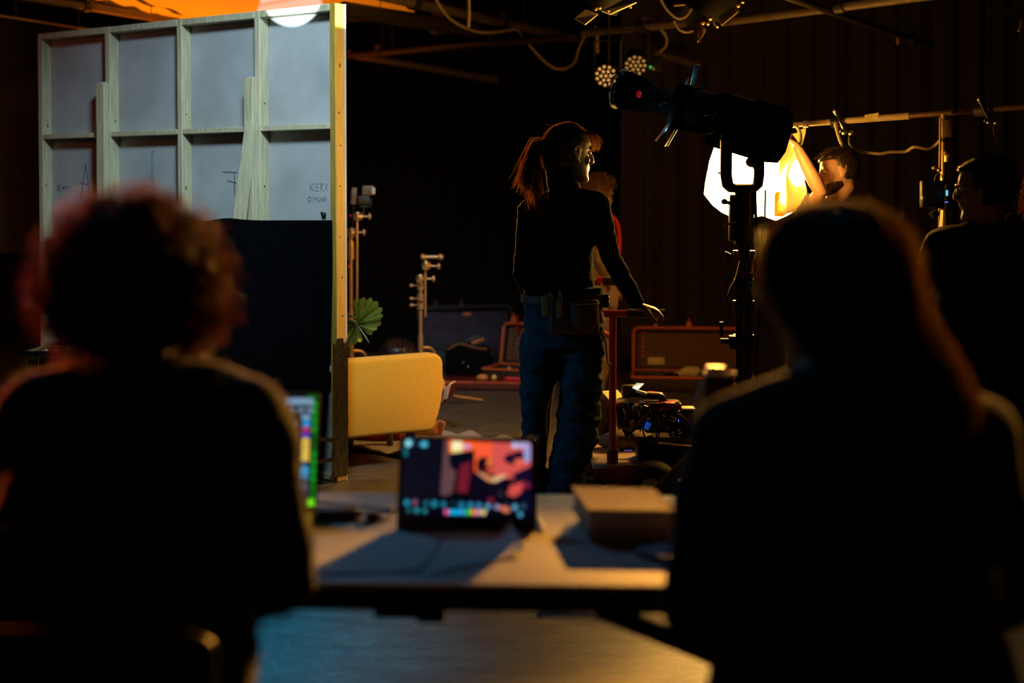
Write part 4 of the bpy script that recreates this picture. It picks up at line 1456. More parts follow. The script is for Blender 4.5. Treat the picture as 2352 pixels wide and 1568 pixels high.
def hung_lamp(label, c, r, quads, extra):
    t = thing('barn_door_lamp', label, 'lamp', c, 'barn door lamps in the grid')
    MB().lathe([(.001, -.14), (r * .8, -.13), (r, -.02), (r * 1.05, .05), (r * .99, .05), (r * .8, -.08), (.001, -.10)], c, (-.45, .3, -.85), 24).build('housing', LB, t)
    for q, m_ in quads:
        panel_door(t, q, 'barn_door', m_)
    for (px, py, Y, r_) in extra:
        MB().ell(at(px, py, Y), r_).build('hinge_bolt', M('brass_fitting', (0.7, .48, .22), .3, .7), t)
    MB().tube([c + V(0, .05, .05), V(c.x, c.y + .05, ZC)], .010, 10).build('hanger', BLACK_METAL, t)
    return t


hung_lamp('barn door lamp with two tan lit doors, left one in the grid', at(1372, -14, 7.6), .14,
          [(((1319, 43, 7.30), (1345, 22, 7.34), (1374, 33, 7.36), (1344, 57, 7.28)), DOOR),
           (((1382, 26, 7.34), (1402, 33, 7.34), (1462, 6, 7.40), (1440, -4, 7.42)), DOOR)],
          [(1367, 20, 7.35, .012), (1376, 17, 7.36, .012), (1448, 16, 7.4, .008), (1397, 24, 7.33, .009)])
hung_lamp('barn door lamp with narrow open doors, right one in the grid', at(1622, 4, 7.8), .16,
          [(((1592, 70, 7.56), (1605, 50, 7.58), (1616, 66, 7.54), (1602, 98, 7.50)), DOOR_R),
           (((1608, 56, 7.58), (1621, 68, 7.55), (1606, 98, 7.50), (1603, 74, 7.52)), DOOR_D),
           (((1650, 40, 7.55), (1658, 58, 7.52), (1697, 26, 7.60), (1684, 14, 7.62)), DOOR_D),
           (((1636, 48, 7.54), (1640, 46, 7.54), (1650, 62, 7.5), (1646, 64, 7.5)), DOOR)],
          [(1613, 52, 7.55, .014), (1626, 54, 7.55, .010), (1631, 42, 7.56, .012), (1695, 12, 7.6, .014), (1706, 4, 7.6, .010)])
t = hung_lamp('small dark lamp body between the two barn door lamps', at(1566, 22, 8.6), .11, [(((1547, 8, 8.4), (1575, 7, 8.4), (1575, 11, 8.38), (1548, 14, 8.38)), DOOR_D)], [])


def par_can(c, facing, r, n_lit, label, shade=1.0):
    t = thing('par_can', label, 'lamp', c, 'cans with many small lenses under the grid')
    d = Vector(facing).normalized()
    x, y, _ = frame_of(d)
    MB().lathe([(.001, -.16), (r * .75, -.15), (r, -.05), (r * 1.06, .012), (r * .98, .012), (r * .98, -.006), (.001, -.006)], c, d, 28).build('housing', LB, t)
    dots = [(0, 0)] + [(.42, 2 * math.pi * k / 6) for k in range(6)] + [(.80, 2 * math.pi * (k + .5) / 11) for k in range(11)]
    for rr, a in dots:
        p = c + d * .004 + (x * math.cos(a) + y * math.sin(a)) * rr * r
        MB().lathe([(.001, .012), (r * .10, .010), (r * .145, 0), (.001, -.002)], p, d, 12).build('lens', glow('warm_led_lens_%d' % int(shade * 10), (1.0, 0.46, 0.11), 0.62 * shade), t)
    MB().tube([c - d * .1, V(c.x - d.x * .1, c.y - d.y * .1, ZC)], .006, 8).build('hanger', BLACK_METAL, t)
    MB().tube([c + x * r * 1.1 - d * .05, c + x * r * 1.15 + V(0, 0, .2) - d * .05, c - x * r * 1.15 + V(0, 0, .2) - d * .05, c - x * r * 1.1 - d * .05], .010, 8).build('bracket', BLACK_METAL, t)
    return t


par_can(at(1392, 174, 8.6), (-.25, -1, -.28), .070, 17, 'can of glowing amber lenses left of the projector barrel')
par_can(at(1460, 150, 8.9), (-.05, -1, -.55), .072, 10, 'dimmer can of amber lenses just above the projector barrel', .55)
t = thing('dimmer_box', 'dark box with a green light above the spot projector', 'box', at(1500, 150, 9.0))
MB().box(at(1502, 148, 9.0), (.10, .08, .10), None, .01).build('body', LB, t)
MB().ell(at(1494, 154, 8.94), .011).build('green_light', glow('green_indicator', (0.02, 0.35, 0.06), 0.9), t)
MB().ell(at(1501, 156, 8.94), (.010, .01, .018)).build('cable_gland', DULL_STEEL, t)
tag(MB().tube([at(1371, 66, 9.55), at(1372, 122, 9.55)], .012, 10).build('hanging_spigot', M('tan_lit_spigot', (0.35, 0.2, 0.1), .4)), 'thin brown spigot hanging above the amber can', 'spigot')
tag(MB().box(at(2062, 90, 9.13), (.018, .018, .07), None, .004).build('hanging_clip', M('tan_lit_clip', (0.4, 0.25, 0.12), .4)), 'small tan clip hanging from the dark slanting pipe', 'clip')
t = thing('barn_door_lamp', 'barely lit lamp at the far upper right corner', 'lamp', at(2340, 50, 7.2))
MB().lathe([(.001, -.14), (.07, -.13), (.09, .05), (.084, .05), (.06, -.09), (.001, -.10)], at(2356, 30, 7.2), (-.4, .3, -.85), 20).build('housing', LB, t)
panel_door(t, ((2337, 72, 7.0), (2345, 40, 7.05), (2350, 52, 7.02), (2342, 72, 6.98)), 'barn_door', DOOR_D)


# ================================================================ red cart with its load
def cart():
    YA, YB = 6.42, 6.95
    xa = at(1407, 900, YA).x
    base = V(at(1480, 1000, 6.6).x, 6.65, 0)
    t = thing('equipment_cart', 'red tubular equipment cart the woman rests her hand on', 'cart', base)
    DK = M('dark_red_painted_tube', (0.20, 0.008, 0.007), 0.42, var=0.15)
    ztop = at(1407, 720, YA).z
    xb = xa + 0.02
    MB().tube([V(xa, YA, .16), V(xa, YA, ztop)], .0165, 14).build('upright', RED_PAINT, t)
    MB().tube([V(xb - .06, YB, .16), V(xb - .06, YB, ztop + .12)], .0165, 14).build('upright', RED_PAINT, t)
    MB().tube([V(xa - .05, YA, ztop), V(xa + .07, YA, ztop)], .0165, 14).build('handle_bar', RED_PAINT, t)
    MB().tube([V(xa + .065, YA, ztop), V(xa + .235, YA, ztop)], .020, 14).build('handle_grip', RUBBER, t)
    MB().tube([V(xb - .06, YB, ztop + .12), V(xb, YB, ztop + .12)], .016, 12).build('handle_bar', RED_PAINT, t)
    MB().tube([V(xb - .03, YB, ztop + .115), V(xb + .10, YB, ztop + .115)], .021, 12).build('handle_grip', RUBBER, t)
    for z in (at(1400, 779, YA).z, at(1390, 992, YA).z):
        MB().tube([V(xa, YA, z), V(xb - .06, YB, z)], .013, 12).build('rung', RED_PAINT, t)
    zd = at(1400, 1070, YA).z
    zd = max(zd, .16)
    for x_, y_ in ((xa, YA), (xb - .06, YB)):
        MB().tube([V(x_, y_, zd - .10), V(x_, y_, zd + .08)], .026, 14).build('post_socket', DK, t)
        MB().ell(V(x_ - .022, y_ - .02, zd + .075), .008).ell(V(x_ + .022, y_ - .02, zd + .075), .008).build('socket_bolt', CHROME, t)
    MB().box(V(xa + .27, (YA + YB) / 2, zd), (.72, YB - YA + .06, .022), None, .004).build('deck', M('worn_deck_board', (0.33, 0.22, 0.13), .6, var=.3, scale=14), t)
    for y_ in (YA - .03, YB + .03):
        MB().bar(V(xa - .08, y_, zd - .03), V(xa + .62, y_, zd - .03), .03, .045, bev=.004).build('side_rail', DK, t)
    MB().box(V(xa + .06, YA - .045, zd - .055), (.11, .008, .075), None, .003).build('red_plate', RED_PAINT, t)
    # right end frame
    xr_ = xa + .585
    MB().bar(V(xr_, YA + .1, zd), V(xr_, YA + .1, at(0, 880, YA + .1).z), .045, .03, bev=.004).build('end_post', RED_PAINT, t)
    MB().bar(V(xr_, YB - .05, zd), V(xr_, YB - .05, at(0, 880, YB).z), .045, .03, bev=.004).build('end_post', RED_PAINT, t)
    # wheels
    for (px, Yw) in ((1500, 6.28), (1620, 6.95), (1352, 7.0)):
        wx = at(px, 1090, Yw).x
        r = .112
        mb = MB()
        x_ax = V(.25, .97, 0).normalized()
        mb.lathe([(.05, -.045), (.095, -.048), (r, -.03), (r + .003, 0), (r, .03), (.095, .048), (.05, .045)], V(wx, Yw, r), x_ax, 32)
        wo = mb.build('wheel', RUBBER, t)
        MB().lathe([(.001, -.05), (.045, -.05), (.052, 0), (.045, .05), (.001, .05)], V(wx, Yw, r), x_ax, 20).build('hub', DULL_STEEL, wo)
    MB().bar(V(xa - .05, YA - .02, .06), V(xa + .02, YA - .02, .06), .05, .05, bev=.01).build('caster_fork', BLACK_METAL, t)
    return xa, YA, YB, zd


CX, CYA, CYB, CZ = cart()


def camera_rig():
    Y = 6.55
    c = at(1530, 960, Y)
    t = thing('cinema_camera', 'black camera rig with matte box and handle, standing on the red cart', 'camera', V(c.x, Y, CZ))
    GR = M('camera_grey_black', (0.014, 0.014, 0.016), .4, spec=.6)
    MB().box(at(1520, 955, Y), (.17, .13, .14), None, .012).build('body', GR, t)
    MB().box(at(1535, 930, Y - .02), (.10, .10, .035), None, .006).build('top_plate', M('red_anodised_plate', (.30, .02, .02), .35, .6), t)
    for k, (px, r) in enumerate(((1480, .055), (1460, .062), (1442, .068), (1425, .06))):
        MB().tube([at(px - 9, 958, Y), at(px + 9, 956, Y)], r, 24).build('lens_ring', GR, t)
    ring = MB()
    for px in (1433, 1451, 1470):
        ring.tube([at(px - 1, 957.5, Y), at(px + 1, 957.5, Y)], .0705, 28)
    ring.build('lens_gear', M('grey_gear_ring', (.16, .16, .2), .3, .8), t)
    # matte box with a top flag whose yellow light is put into its colour
    MB().loft([[at(1406, 926, Y - .09), at(1406, 926, Y + .10), at(1403, 992, Y + .10), at(1403, 992, Y - .09)], [at(1377, 914, Y - .13), at(1377, 914, Y + .14), at(1372, 1000, Y + .14), at(1372, 1000, Y - .13)]]).build('matte_box', M('matte_box_brown', (.16, .10, .05), .7), t, smooth=False)
    p = [at(1382, 899, Y + .16), at(1418, 896, Y + .20), at(1440, 921, Y - .06), at(1407, 927, Y - .10)]
    MB().sheet(lambda u, v: (p[0] * (1 - u) + p[1] * u) * (1 - v) + (p[3] * (1 - u) + p[2] * u) * v, 1, 1, .005).build('top_flag', M('yellow_lit_flag', (.9, .72, .25), .7), t, smooth=False)
    # top handle
    MB().limb(smoothpath([at(1448, 900, Y), at(1470, 905, Y), at(1500, 909, Y), at(1518, 911, Y), at(1526, 924, Y), at(1531, 940, Y)], 20), [.017] * 21).build('top_handle', GR, t)
    pd = MB()
    for a, b in (((1462, 901), (1486, 909)), ((1470, 925), (1482, 932)), ((1489, 931), (1502, 936)), ((1527, 938), (1540, 939))):
        pd.bar(at(*a, Y - .03) + V(0, 0, .008), at(*b, Y - .03) + V(0, 0, .008), .03, .014, bev=.004)
    pd.build('pale_pad', M('cream_yellow_pad', (.85, .72, .35), .5), t)
    # monitor
    m0 = at(1448, 897, Y - .02)
    MB().box(at(1445, 898, Y), (.07, .05, .06), None, .01).build('monitor_body', GR, t)
    q = [at(1452, 890, Y - .06), at(1462, 880, Y + .03), at(1479, 881, Y + .03), at(1464, 896, Y - .06)]
    MB().sheet(lambda u, v: (q[0] * (1 - u) + q[1] * u) * (1 - v) + (q[3] * (1 - u) + q[2] * u) * v, 1, 1, .004).build('monitor_screen', M('pale_cyan_screen', (.3, .5, .5), .3, emit=(.32, .52, .5), estr=.45), t, smooth=False)
    MB().bar(at(1488, 905, Y + .08), at(1522, 909, Y + .08), .03, .03, bev=.004).build('red_strap', M('bright_red_plastic', (0.75, 0.02, 0.02), 0.4), t)
    # battery and media on the rear
    MB().box(at(1578, 975, Y), (.055, .10, .155), None, .010).build('battery', BLACK_PLASTIC, t)
    MB().box(at(1580, 937, Y - .01), (.062, .08, .010), None, .004).build('battery_cap', M('cream_yellow_pad', (.85, .72, .35), .5), t)
    MB().box(at(1548, 975, Y - .02), (.05, .09, .10), None, .006).build('rear_module', M('red_black_module', (.09, .015, .012), .4), t)
    MB().bar(at(1532, 964, Y - .075), at(1552, 966, Y - .075), .012, .008).build('red_stripe', RED_PAINT, t)
    gl = MB()
    for (px, py, r) in ((1549, 961, .010), (1545, 996, .010), (1531, 983, .009), (1532, 990, .009), (1525, 955, .010), (1558, 947, .011), (1560, 990, .012)):
        gl.ell(at(px, py, Y - .075), r)
    gl.build('connector', CHROME, t)
    MB().box(at(1560, 965, Y - .075), (.008, .006, .014), None, .002).build('blue_light', glow('blue_led', (.08, .25, 1.0), 2.2), t)
    MB().box(at(1487, 978, Y - .075), (.026, .006, .034), Matrix.Rotation(.35, 3, 'Y'), .002).build('blue_screen', glow('blue_side_screen', (.01, .05, .30), .8), t)
    MB().box(at(1443, 1034, Y - .10), (.036, .006, .006), None, .001).build('violet_light', glow('violet_strip', (.10, .05, .30), .6), t)
    # baseplate, rods and cradle down to the deck
    MB().bar(at(1420, 1008, Y - .03), at(1590, 1010, Y - .03), .02, .02).bar(at(1420, 1008, Y + .05), at(1590, 1010, Y + .05), .02, .02).build('rod', DULL_STEEL, t)
    MB().box(V(at(1500, 1020, Y).x, Y, (CZ + at(1500, 1010, Y).z) / 2 + .005), (.16, .14, at(1500, 1010, Y).z - CZ - .012), None, .01).build('cradle', GR, t)
    rq = random.Random(8)
    for k in range(22):
        c_ = at(rq.uniform(1418, 1560), rq.uniform(926, 1004), Y - .085 + rq.uniform(-.015, .01))
        m_ = rq.choice([CHROME, M('cream_yellow_pad', (.85, .72, .35), .5), GR, GR, M('red_anodised_plate', (.30, .02, .02), .35, .6), M('grey_gear_ring', (.16, .16, .2), .3, .8)])
        if rq.random() < .5:
            MB().tube([c_ - V(rq.uniform(.004, .012), 0, 0), c_ + V(rq.uniform(.004, .012), 0, .003)], rq.uniform(.005, .010), 10).build('rig_fitting', m_, t)
        else:
            MB().box(c_, (rq.uniform(.012, .03), .014, rq.uniform(.008, .02)), Matrix.Rotation(rq.uniform(-.5, .5), 3, 'Y'), .003).build('rig_fitting', m_, t)
    cb = MB()
    rr = random.Random(3)
    for k in range(7):
        a = at(1425 + 20 * k, 930 + rr.uniform(-8, 12), Y - .06)
        b = at(1440 + 22 * k + rr.uniform(-20, 20), 1000 + rr.uniform(-10, 20), Y - .07)
        m = (a + b) / 2 + V(rr.uniform(-.05, .05), -.03, rr.uniform(-.03, .03))
        cb.tube(smoothpath([a, m, b], 12), .004, 6)
    cb.build('wiring', M('brown_black_wire', (.05, .03, .025), .4), t)
    MB().tube(smoothpath([at(1440, 1000, Y - .07), at(1470, 970, Y - .09), at(1490, 948, Y - .08)], 10), .010, 8).build('support_arm', M('dark_bronze_arm', (.12, .05, .03), .35, .7), t)
    MB().ell(at(1453, 975, Y - .085), (.016, .012, .02)).ell(at(1450, 983, Y - .085), .008).build('amber_knob', M('brass_fitting', (0.7, .48, .22), .3, .7), t)


camera_rig()
# soft goods and small things on the cart
p = V(at(1440, 1015, 6.75).x, 6.80, CZ + .012)
mb = MB().ell(p + V(-.05, 0, .05), (.10, .09, .055)).ell(p + V(.04, .01, .045), (.09, .08, .05))
tag(mb.build('sand_coloured_pouch', M('olive_brown_cloth', (.14, .10, .06), .9, var=.3, scale=20)), 'olive brown pouch lying behind the camera on the red cart', 'pouch')
p = V(at(1545, 1020, 6.5).x, 6.42, CZ + .012)
t = thing('padded_bag', 'black padded bag with tan strap under the camera on the cart', 'bag', p)
MB().ell(p + V(0, 0, .06), (.15, .06, .06), None, 20, 12).build('body', BLACK_CLOTH, t)
MB().bar(p + V(-.08, -.045, .10), p + V(.09, -.05, .085), .025, .008, bev=.003).build('strap', M('tan_webbing', (.55, .32, .14), .7), t)
# things standing left of the cart, by the woman's heel
p = V(at(1372, 1100, 6.6).x, 6.55, 0)
t = thing('junction_box', 'low black junction box on the floor beside the woman heel', 'box', p)
MB().box(p + V(-.02, 0, .065), (.20, .14, .13), None, .012).build('body', BLACK_PLASTIC, t)
MB().bar(p + V(-.12, -.075, .105), p + V(-.02, -.075, .11), .012, .01).build('pale_edge', DULL_STEEL, t)
MB().bar(p + V(.0, -.072, .118), p + V(.07, -.072, .125), .012, .02, bev=.003).build('tan_label', M('tan_webbing', (.55, .32, .14), .7), t)
# ================================================================ folding table in the foreground
TZ = 0.72


def s2l(r, g, b):
    f = lambda c: (c / 255 / 12.92) if c / 255 <= .04045 else ((c / 255 + .055) / 1.055) ** 2.4
    return (f(r), f(g), f(b))


def table():
    e0, e1 = onz(700, 1336, TZ), onz(1540, 1346, TZ)
    d = (e1 - e0)
    d.z = 0
    d.normalize()
    nrm = V(-d.y, d.x, 0)
    mid = e0.lerp(e1, .5)
    c = V(mid.x - .02, mid.y, 0) + nrm * .38
    R = Matrix((d, nrm, V(0, 0, 1))).transposed()
    t = thing('folding_table', 'long pale folding table with a dark edge between the two seated people', 'table', V(c.x, c.y, 0))
    TOP = M('pale_grey_table_plastic', (0.46, 0.45, 0.43), .55, var=.06, scale=60, bump=.04)
    EDGE = M('black_table_edge', (.010, .009, .009), .5)
    MB().box(V(c.x, c.y, TZ - .006), (1.83, .76, .012), R, .004).build('tabletop', TOP, t)
    MB().box(V(c.x, c.y, TZ - .031), (1.82, .752, .040), R, .004).build('edge_frame', EDGE, t)

    def L(x, y, z):
        return V(c.x, c.y, 0) + R @ V(x, y, z)
    for s in (-1, 1):
        for y in (-.27, .27):
            MB().tube([L(s * .70, y, TZ - .05), L(s * .76, y, .02)], .014, 10).build('leg', BLACK_METAL, t)
        MB().tube([L(s * .757, -.27, .06), L(s * .757, .27, .06)], .012, 10).build('crossbar', BLACK_METAL, t)
        x0_ = .215 if s > 0 else -.36
        MB().bar(L(x0_, -.352, TZ - .048), L(s * .735, -.352, TZ - .048 - .40 * abs(s * .735 - x0_)), .022, .03).build('brace', BLACK_METAL, t)
    MB().box(L(-.13, -.345, TZ - .058), (.10, .05, .018), R, .004).box(L(-.08, -.345, TZ - .062), (.05, .05, .025), R, .004).build('lock_bracket', BLACK_METAL, t)
    return c, R


TC, TR = table()


# ---------------------------------------------------------------- tablet with a painting on screen
def screen_layers(t, name, O, U, Vv, Nn, shapes, gain=1.0):
    """shapes: list of (polygon in 0..1 screen space, linear colour); one mesh, one glowing material per colour"""
    mb = MB()
    mats, idx = [], {}
    for k, (poly, col) in enumerate(shapes):
        key = tuple(round(c, 4) for c in col)
        if key not in idx:
            idx[key] = len(mats)
            mats.append(glow('screen_colour_%03d_%03d_%03d_%d' % (*[int(c * 999) for c in key], int(gain * 100)), key, gain))
        mb.cur = idx[key]
        mb.add([O + U * p[0] + Vv * p[1] + Nn * (.0003 + .00006 * k) for p in poly], [tuple(range(len(poly)))])
    me = bpy.data.meshes.new(name)
    me.from_pydata(mb.v, [], mb.f)
    me.polygons.foreach_set('material_index', mb.m)
    me.update()
    return link_mesh(name, me, mats, t)


def tablet():
    bl_, br_ = onz(910, 1216, TZ), onz(1232, 1220, TZ)
    d = (br_ - bl_)
    W = d.length
    d.normalize()
    nb = V(-d.y, d.x, 0)
    lean = math.radians(17)
    up = (V(0, 0, 1) * math.cos(lean) + nb * math.sin(lean))
    nn = d.cross(up)                      # towards the camera
    if nn.y > 0:
        nn = -nn
    H = (1218 - 1024) * (bl_.y / F_PX) * 1.10
    t = thing('tablet', 'black tablet showing an orange painted scene, propped on the table', 'tablet', (bl_ + br_) / 2)
    R = Matrix((d, -nn, up)).transposed()
    ctr = (bl_ + br_) / 2 + up * (H / 2) + V(0, 0, .003)
    MB().box(ctr - nn * .006, (W, .010, H), R, .0045, 3).build('body', BLACK_PLASTIC, t)
    MB().prism([(-.5 * W, 0), (.5 * W, 0), (.42 * W, .13), (-.42 * W, .13)], (bl_ + br_) / 2 + nb * .012 + V(0, 0, .002), d, (nb * .8 + V(0, 0, .0)).normalized(), .004).build('folio_stand', BLACK_PLASTIC, t)
    MB().bar((bl_ + br_) / 2 + up * H * .62 - nn * .013, (bl_ + br_) / 2 + nb * .14 + V(0, 0, .004), W * .5, .004).build('prop_flap', BLACK_PLASTIC, t)
    MB().ell(bl_ + d * (W * .965) + up * (H * .93) - nn * -.0005, (.004, .001, .004)).build('front_camera', M('camera_glint', (.08, .05, .03), .2), t)
    # screen, in pixels of an enlarged view: x 120..2110, y 150..1250
    sx0, sx1, sy0, sy1 = 120, 2115, 150, 1250
    mx, my0, my1 = .028, .115, .030
    O = bl_ + V(0, 0, .003) + d * (W * mx) + up * (H * my0) - nn * .0006
    U = d * (W * (1 - mx - .035))
    Vv = up * (H * (1 - my0 - my1))

    def q(x, y):
        return ((x - sx0) / (sx1 - sx0), (sy1 - y) / (sy1 - sy0))
    S = []

    def poly(pts, c):
        pts = [q(*p) for p in pts]
        S.append((pts, s2l(*c)))

    def disc(x, y, r, c, ry=None):
        ry = ry or r
        poly([(x + r * math.cos(a), y - ry * math.sin(a)) for a in [2 * math.pi * k / 18 for k in range(18)]], c)

    def rbox(x0, y0, x1, y1, c):
        r = min(x1 - x0, y1 - y0) / 2
        pts = []
        for (cx, cy_, a0) in ((x0 + r, y1 - r, math.pi), (x1 - r, y1 - r, 1.5 * math.pi), (x1 - r, y0 + r, 0), (x0 + r, y0 + r, .5 * math.pi)):
            for k in range(6):
                a = a0 + (math.pi / 2) * k / 5
                pts.append((cx + r * math.cos(a), cy_ - r * math.sin(a)))
        poly(pts, c)
    poly([(120, 150), (2115, 150), (2115, 1250), (120, 1250)], (2, 4, 16))
    poly([(120, 150), (800, 150), (760, 500), (720, 1000), (120, 1000)], (9, 11, 24))
    # orange wall in three steps of colour as painted
    poly([(790, 165), (1330, 185), (1330, 540), (1240, 520), (1240, 350), (800, 345)], (255, 96, 24))
    poly([(1230, 185), (2090, 205), (2090, 640), (1830, 700), (1230, 640)], (252, 92, 52))
    poly([(1500, 190), (2090, 205), (2090, 640), (1830, 700), (1480, 660)], (214, 84, 78))
    poly([(870, 180), (1040, 185), (1045, 340), (870, 340)], (255, 232, 150))
    poly([(900, 190), (1000, 195), (1000, 270), (900, 270)], (255, 252, 220))
    poly([(1045, 225), (1165, 230), (1165, 285), (1045, 280)], (190, 165, 215))
    poly([(760, 170), (830, 180), (840, 520), (950, 600), (900, 900), (800, 950), (720, 920)], (96, 66, 70))
    poly([(840, 350), (1225, 300), (1225, 480), (1010, 540), (960, 620), (840, 520)], (3, 6, 24))
    poly([(1010, 520), (1180, 450), (1175, 640), (1130, 900), (960, 890)], (112, 24, 42))
    poly([(1225, 600), (1500, 760), (1800, 690), (1900, 1000), (1225, 1010), (1150, 900)], (10, 8, 26))
    # reading figure
    disc(1370, 500, 110, (26, 6, 16), 105)
    disc(1470, 500, 62, (170, 66, 40), 85)
    disc(1465, 470, 40, (246, 130, 70), 40)
    poly([(1260, 560), (1400, 600), (1560, 640), (1500, 720), (1280, 640)], (52, 12, 26))
    poly([(1270, 620), (1330, 610), (1500, 690), (1505, 745), (1440, 735)], (216, 140, 96))
    poly([(1500, 690), (1680, 635), (1740, 660), (1570, 745), (1505, 745)], (228, 180, 132))
    disc(1340, 900, 190, (8, 6, 22), 170)
    # plant silhouettes
    disc(1810, 420, 130, (36, 12, 44), 80)
    disc(1910, 370, 90, (26, 10, 36), 60)
    disc(1910, 460, 70, (232, 102, 74), 40)
    poly([(1800, 640), (2090, 520), (2115, 800), (1900, 740)], (20, 10, 38))
    poly([(1740, 920), (1790, 790), (1980, 740), (1960, 880), (1850, 950)], (214, 76, 70))
    poly([(1960, 720), (2080, 760), (2090, 830), (1980, 830)], (120, 30, 58))
    poly([(1880, 960), (2115, 840), (2115, 1160), (1900, 1100)], (4, 8, 34))
    disc(1490, 1000, 48, (120, 24, 48), 40)
    disc(1640, 910, 40, (44, 34, 44))
    poly([(1600, 1100), (1640, 1075), (1760, 1095), (1790, 1150), (1720, 1170)], (222, 120, 84))
    # interface marks
    CY, LV = (96, 205, 228), (205, 205, 246)
    disc(205, 215, 48, (150, 236, 250))
    disc(260, 178, 22, (30, 100, 130))
    disc(335, 222, 26, (24, 60, 86))
    rbox(385, 190, 508, 268, (36, 150, 180))
    disc(445, 228, 34, CY)
    rbox(135, 270, 198, 405, (18, 100, 118))
    rbox(1790, 195, 2075, 268, (190, 175, 226))
    disc(1838, 228, 34, LV)
    rbox(1990, 230, 2085, 470, (150, 160, 214))
    for x, y, r, c in ((210, 1045, 46, (30, 150, 180)), (335, 1040, 54, (84, 76, 112)), (335, 1042, 26, (170, 60, 90)), (505, 1050, 40, (22, 108, 132)), (630, 1058, 56, (28, 128, 158)), (772, 1062, 44, (30, 130, 162)), (920, 1040, 30, (14, 66, 84)), (1050, 1072, 54, (32, 122, 158)), (1185, 1072, 50, (46, 140, 176)), (1310, 1075, 48, (66, 132, 186)), (1450, 1085, 44, (94, 162, 206)), (1585, 1090, 42, (142, 140, 190)), (1730, 1060, 26, (66, 60, 96)), (1860, 1092, 46, (92, 168, 206)), (1990, 1075, 38, (50, 84, 112)),
                       (250, 1145, 36, (24, 112, 122)), (370, 1150, 40, (44, 150, 165)), (490, 1155, 38, (40, 140, 150)), (1945, 1190, 40, (80, 162, 196))):
        disc(x, y, r * .85, c)
    for k, c in enumerate(((240, 90, 170), (20, 190, 250), (0, 205, 255), (70, 165, 255), (0, 225, 80), (255, 160, 80), (255, 165, 190), (236, 222, 150))):
        disc(825 + 80 * k, 1168, 37, c)
    screen_layers(t, 'display', O, U, Vv, nn, S, 0.98)
    return bl_, br_, nb


TB0, TB1, TBN = tablet()


def laptop():
    y = 2.98
    r = at(727, 1100, y)
    xr, W = r.x, .345
    t = thing('laptop', 'open laptop with rows of coloured marks on screen, behind the left seated person', 'laptop', (xr - W / 2, y - .1, TZ))
    MB().box(V(xr - W / 2, y - .11, TZ + .009), (W, .235, .014), None, .005).build('base', DULL_STEEL, t)
    kb = MB()
    for i in range(12):
        for j in range(5):
            kb.box(V(xr - W + .035 + i * .025, y - .03 - j * .022, TZ + .0165), (.020, .017, .003))
    kb.build('keyboard', BLACK_PLASTIC, t)
    lean = math.radians(14)
    up = V(0, math.sin(lean), math.cos(lean))
    nn = V(0, -math.cos(lean), math.sin(lean))
    H = (at(727, 905, y + .05).z - TZ - .012) / math.cos(lean)
    R = Matrix((V(1, 0, 0), -nn, up)).transposed()
    b = V(xr - W, y, TZ + .014)
    MB().box(b + V(W / 2, 0, 0) + up * H / 2 - nn * .004, (W, .006, H), R, .0028).build('screen_lid', BLACK_PLASTIC, t)
    S = []
    P = lambda x, y_: (x, y_)

    def rect(x0, y0, x1, y1, c):
        S.append(([(x0, y0), (x1, y0), (x1, y1), (x0, y1)], s2l(*c)))

    def disc(x, y_, r_, c):
        S.append(([(x + r_ * math.cos(a), y_ + r_ * 1.36 * math.sin(a)) for a in [2 * math.pi * k / 14 for k in range(14)]], s2l(*c)))
    rect(0, 0, 1, 1, (8, 14, 22))
    rect(0, .90, .97, .99, (30, 44, 52))
    rect(.80, .915, .97, .975, (120, 150, 178))
    for k in range(8):
        disc(.95 - .055 * k, .865, .022, (104, 130, 150))
    rr = random.Random(5)
    rows = [((30, 150, 220)), ((170, 50, 90)), ((60, 50, 170)), ((226, 190, 80)), ((226, 190, 80)), ((226, 190, 80)), ((226, 190, 80)), ((30, 60, 90)), ((40, 170, 226)), ((40, 140, 190)), ((40, 60, 66)), ((80, 90, 110)), ((40, 40, 60))]
    rect(.90, .775, .955, .82, (120, 160, 190))
    for k, c in enumerate(rows):
        y_ = .735 - .052 * k
        disc(.93, y_, .026, c)
        rect(.80 - .06 * rr.random(), y_ - .015, .88, y_ + .015, (96, 110, 140))
        disc(.74, y_, .018, (50, 70, 90))
        if k % 3 == 0:
            disc(.62, y_, .016, (150, 176, 200))
        rect(.1, y_ - .012, .3 + .25 * rr.random(), y_ + .012, (60, 76, 92))
    for k in range(12):
        c = [(10, 120, 16), (26, 150, 30), (12, 90, 20), (60, 130, 150)][rr.randrange(4)]
        rect(.972, .06 + .075 * k, .998, .12 + .075 * k, c)
    rect(.955, .0, .998, .06, (120, 226, 30))
    rect(.93, .97, .998, .998, (16, 100, 24))
    screen_layers(t, 'display', b + V(.006, 0, 0) + up * .012 - nn * .0006, V(W - .010, 0, 0), up * (H - .018), nn, S, 1.0)


laptop()


# ---------------------------------------------------------------- papers, books, bottle, adapters
PAPER = M('white_paper', (.62, .63, .64), .85, var=.03, spec=.2)


def paper(pts, label, curl=0.0, m=PAPER, name='paper_sheet', z=TZ + .0015):
    c = [onz(p[0], p[1], TZ) for p in pts]

    def fn(u, v):
        p = (c[0] * (1 - u) + c[1] * u) * (1 - v) + (c[3] * (1 - u) + c[2] * u) * v
        return V(p.x, p.y, z + .0012 + .002 * math.sin(u * 5 + v * 3) ** 2 + curl * max(0, u - .7) ** 2 * 9 * (1 - .6 * v))
    o = MB().sheet(fn, 16, 8, .0012).build(name, m, angle=1.5, origin=(c[0] + c[2]) / 2)
    return tag(o, label, 'paper')


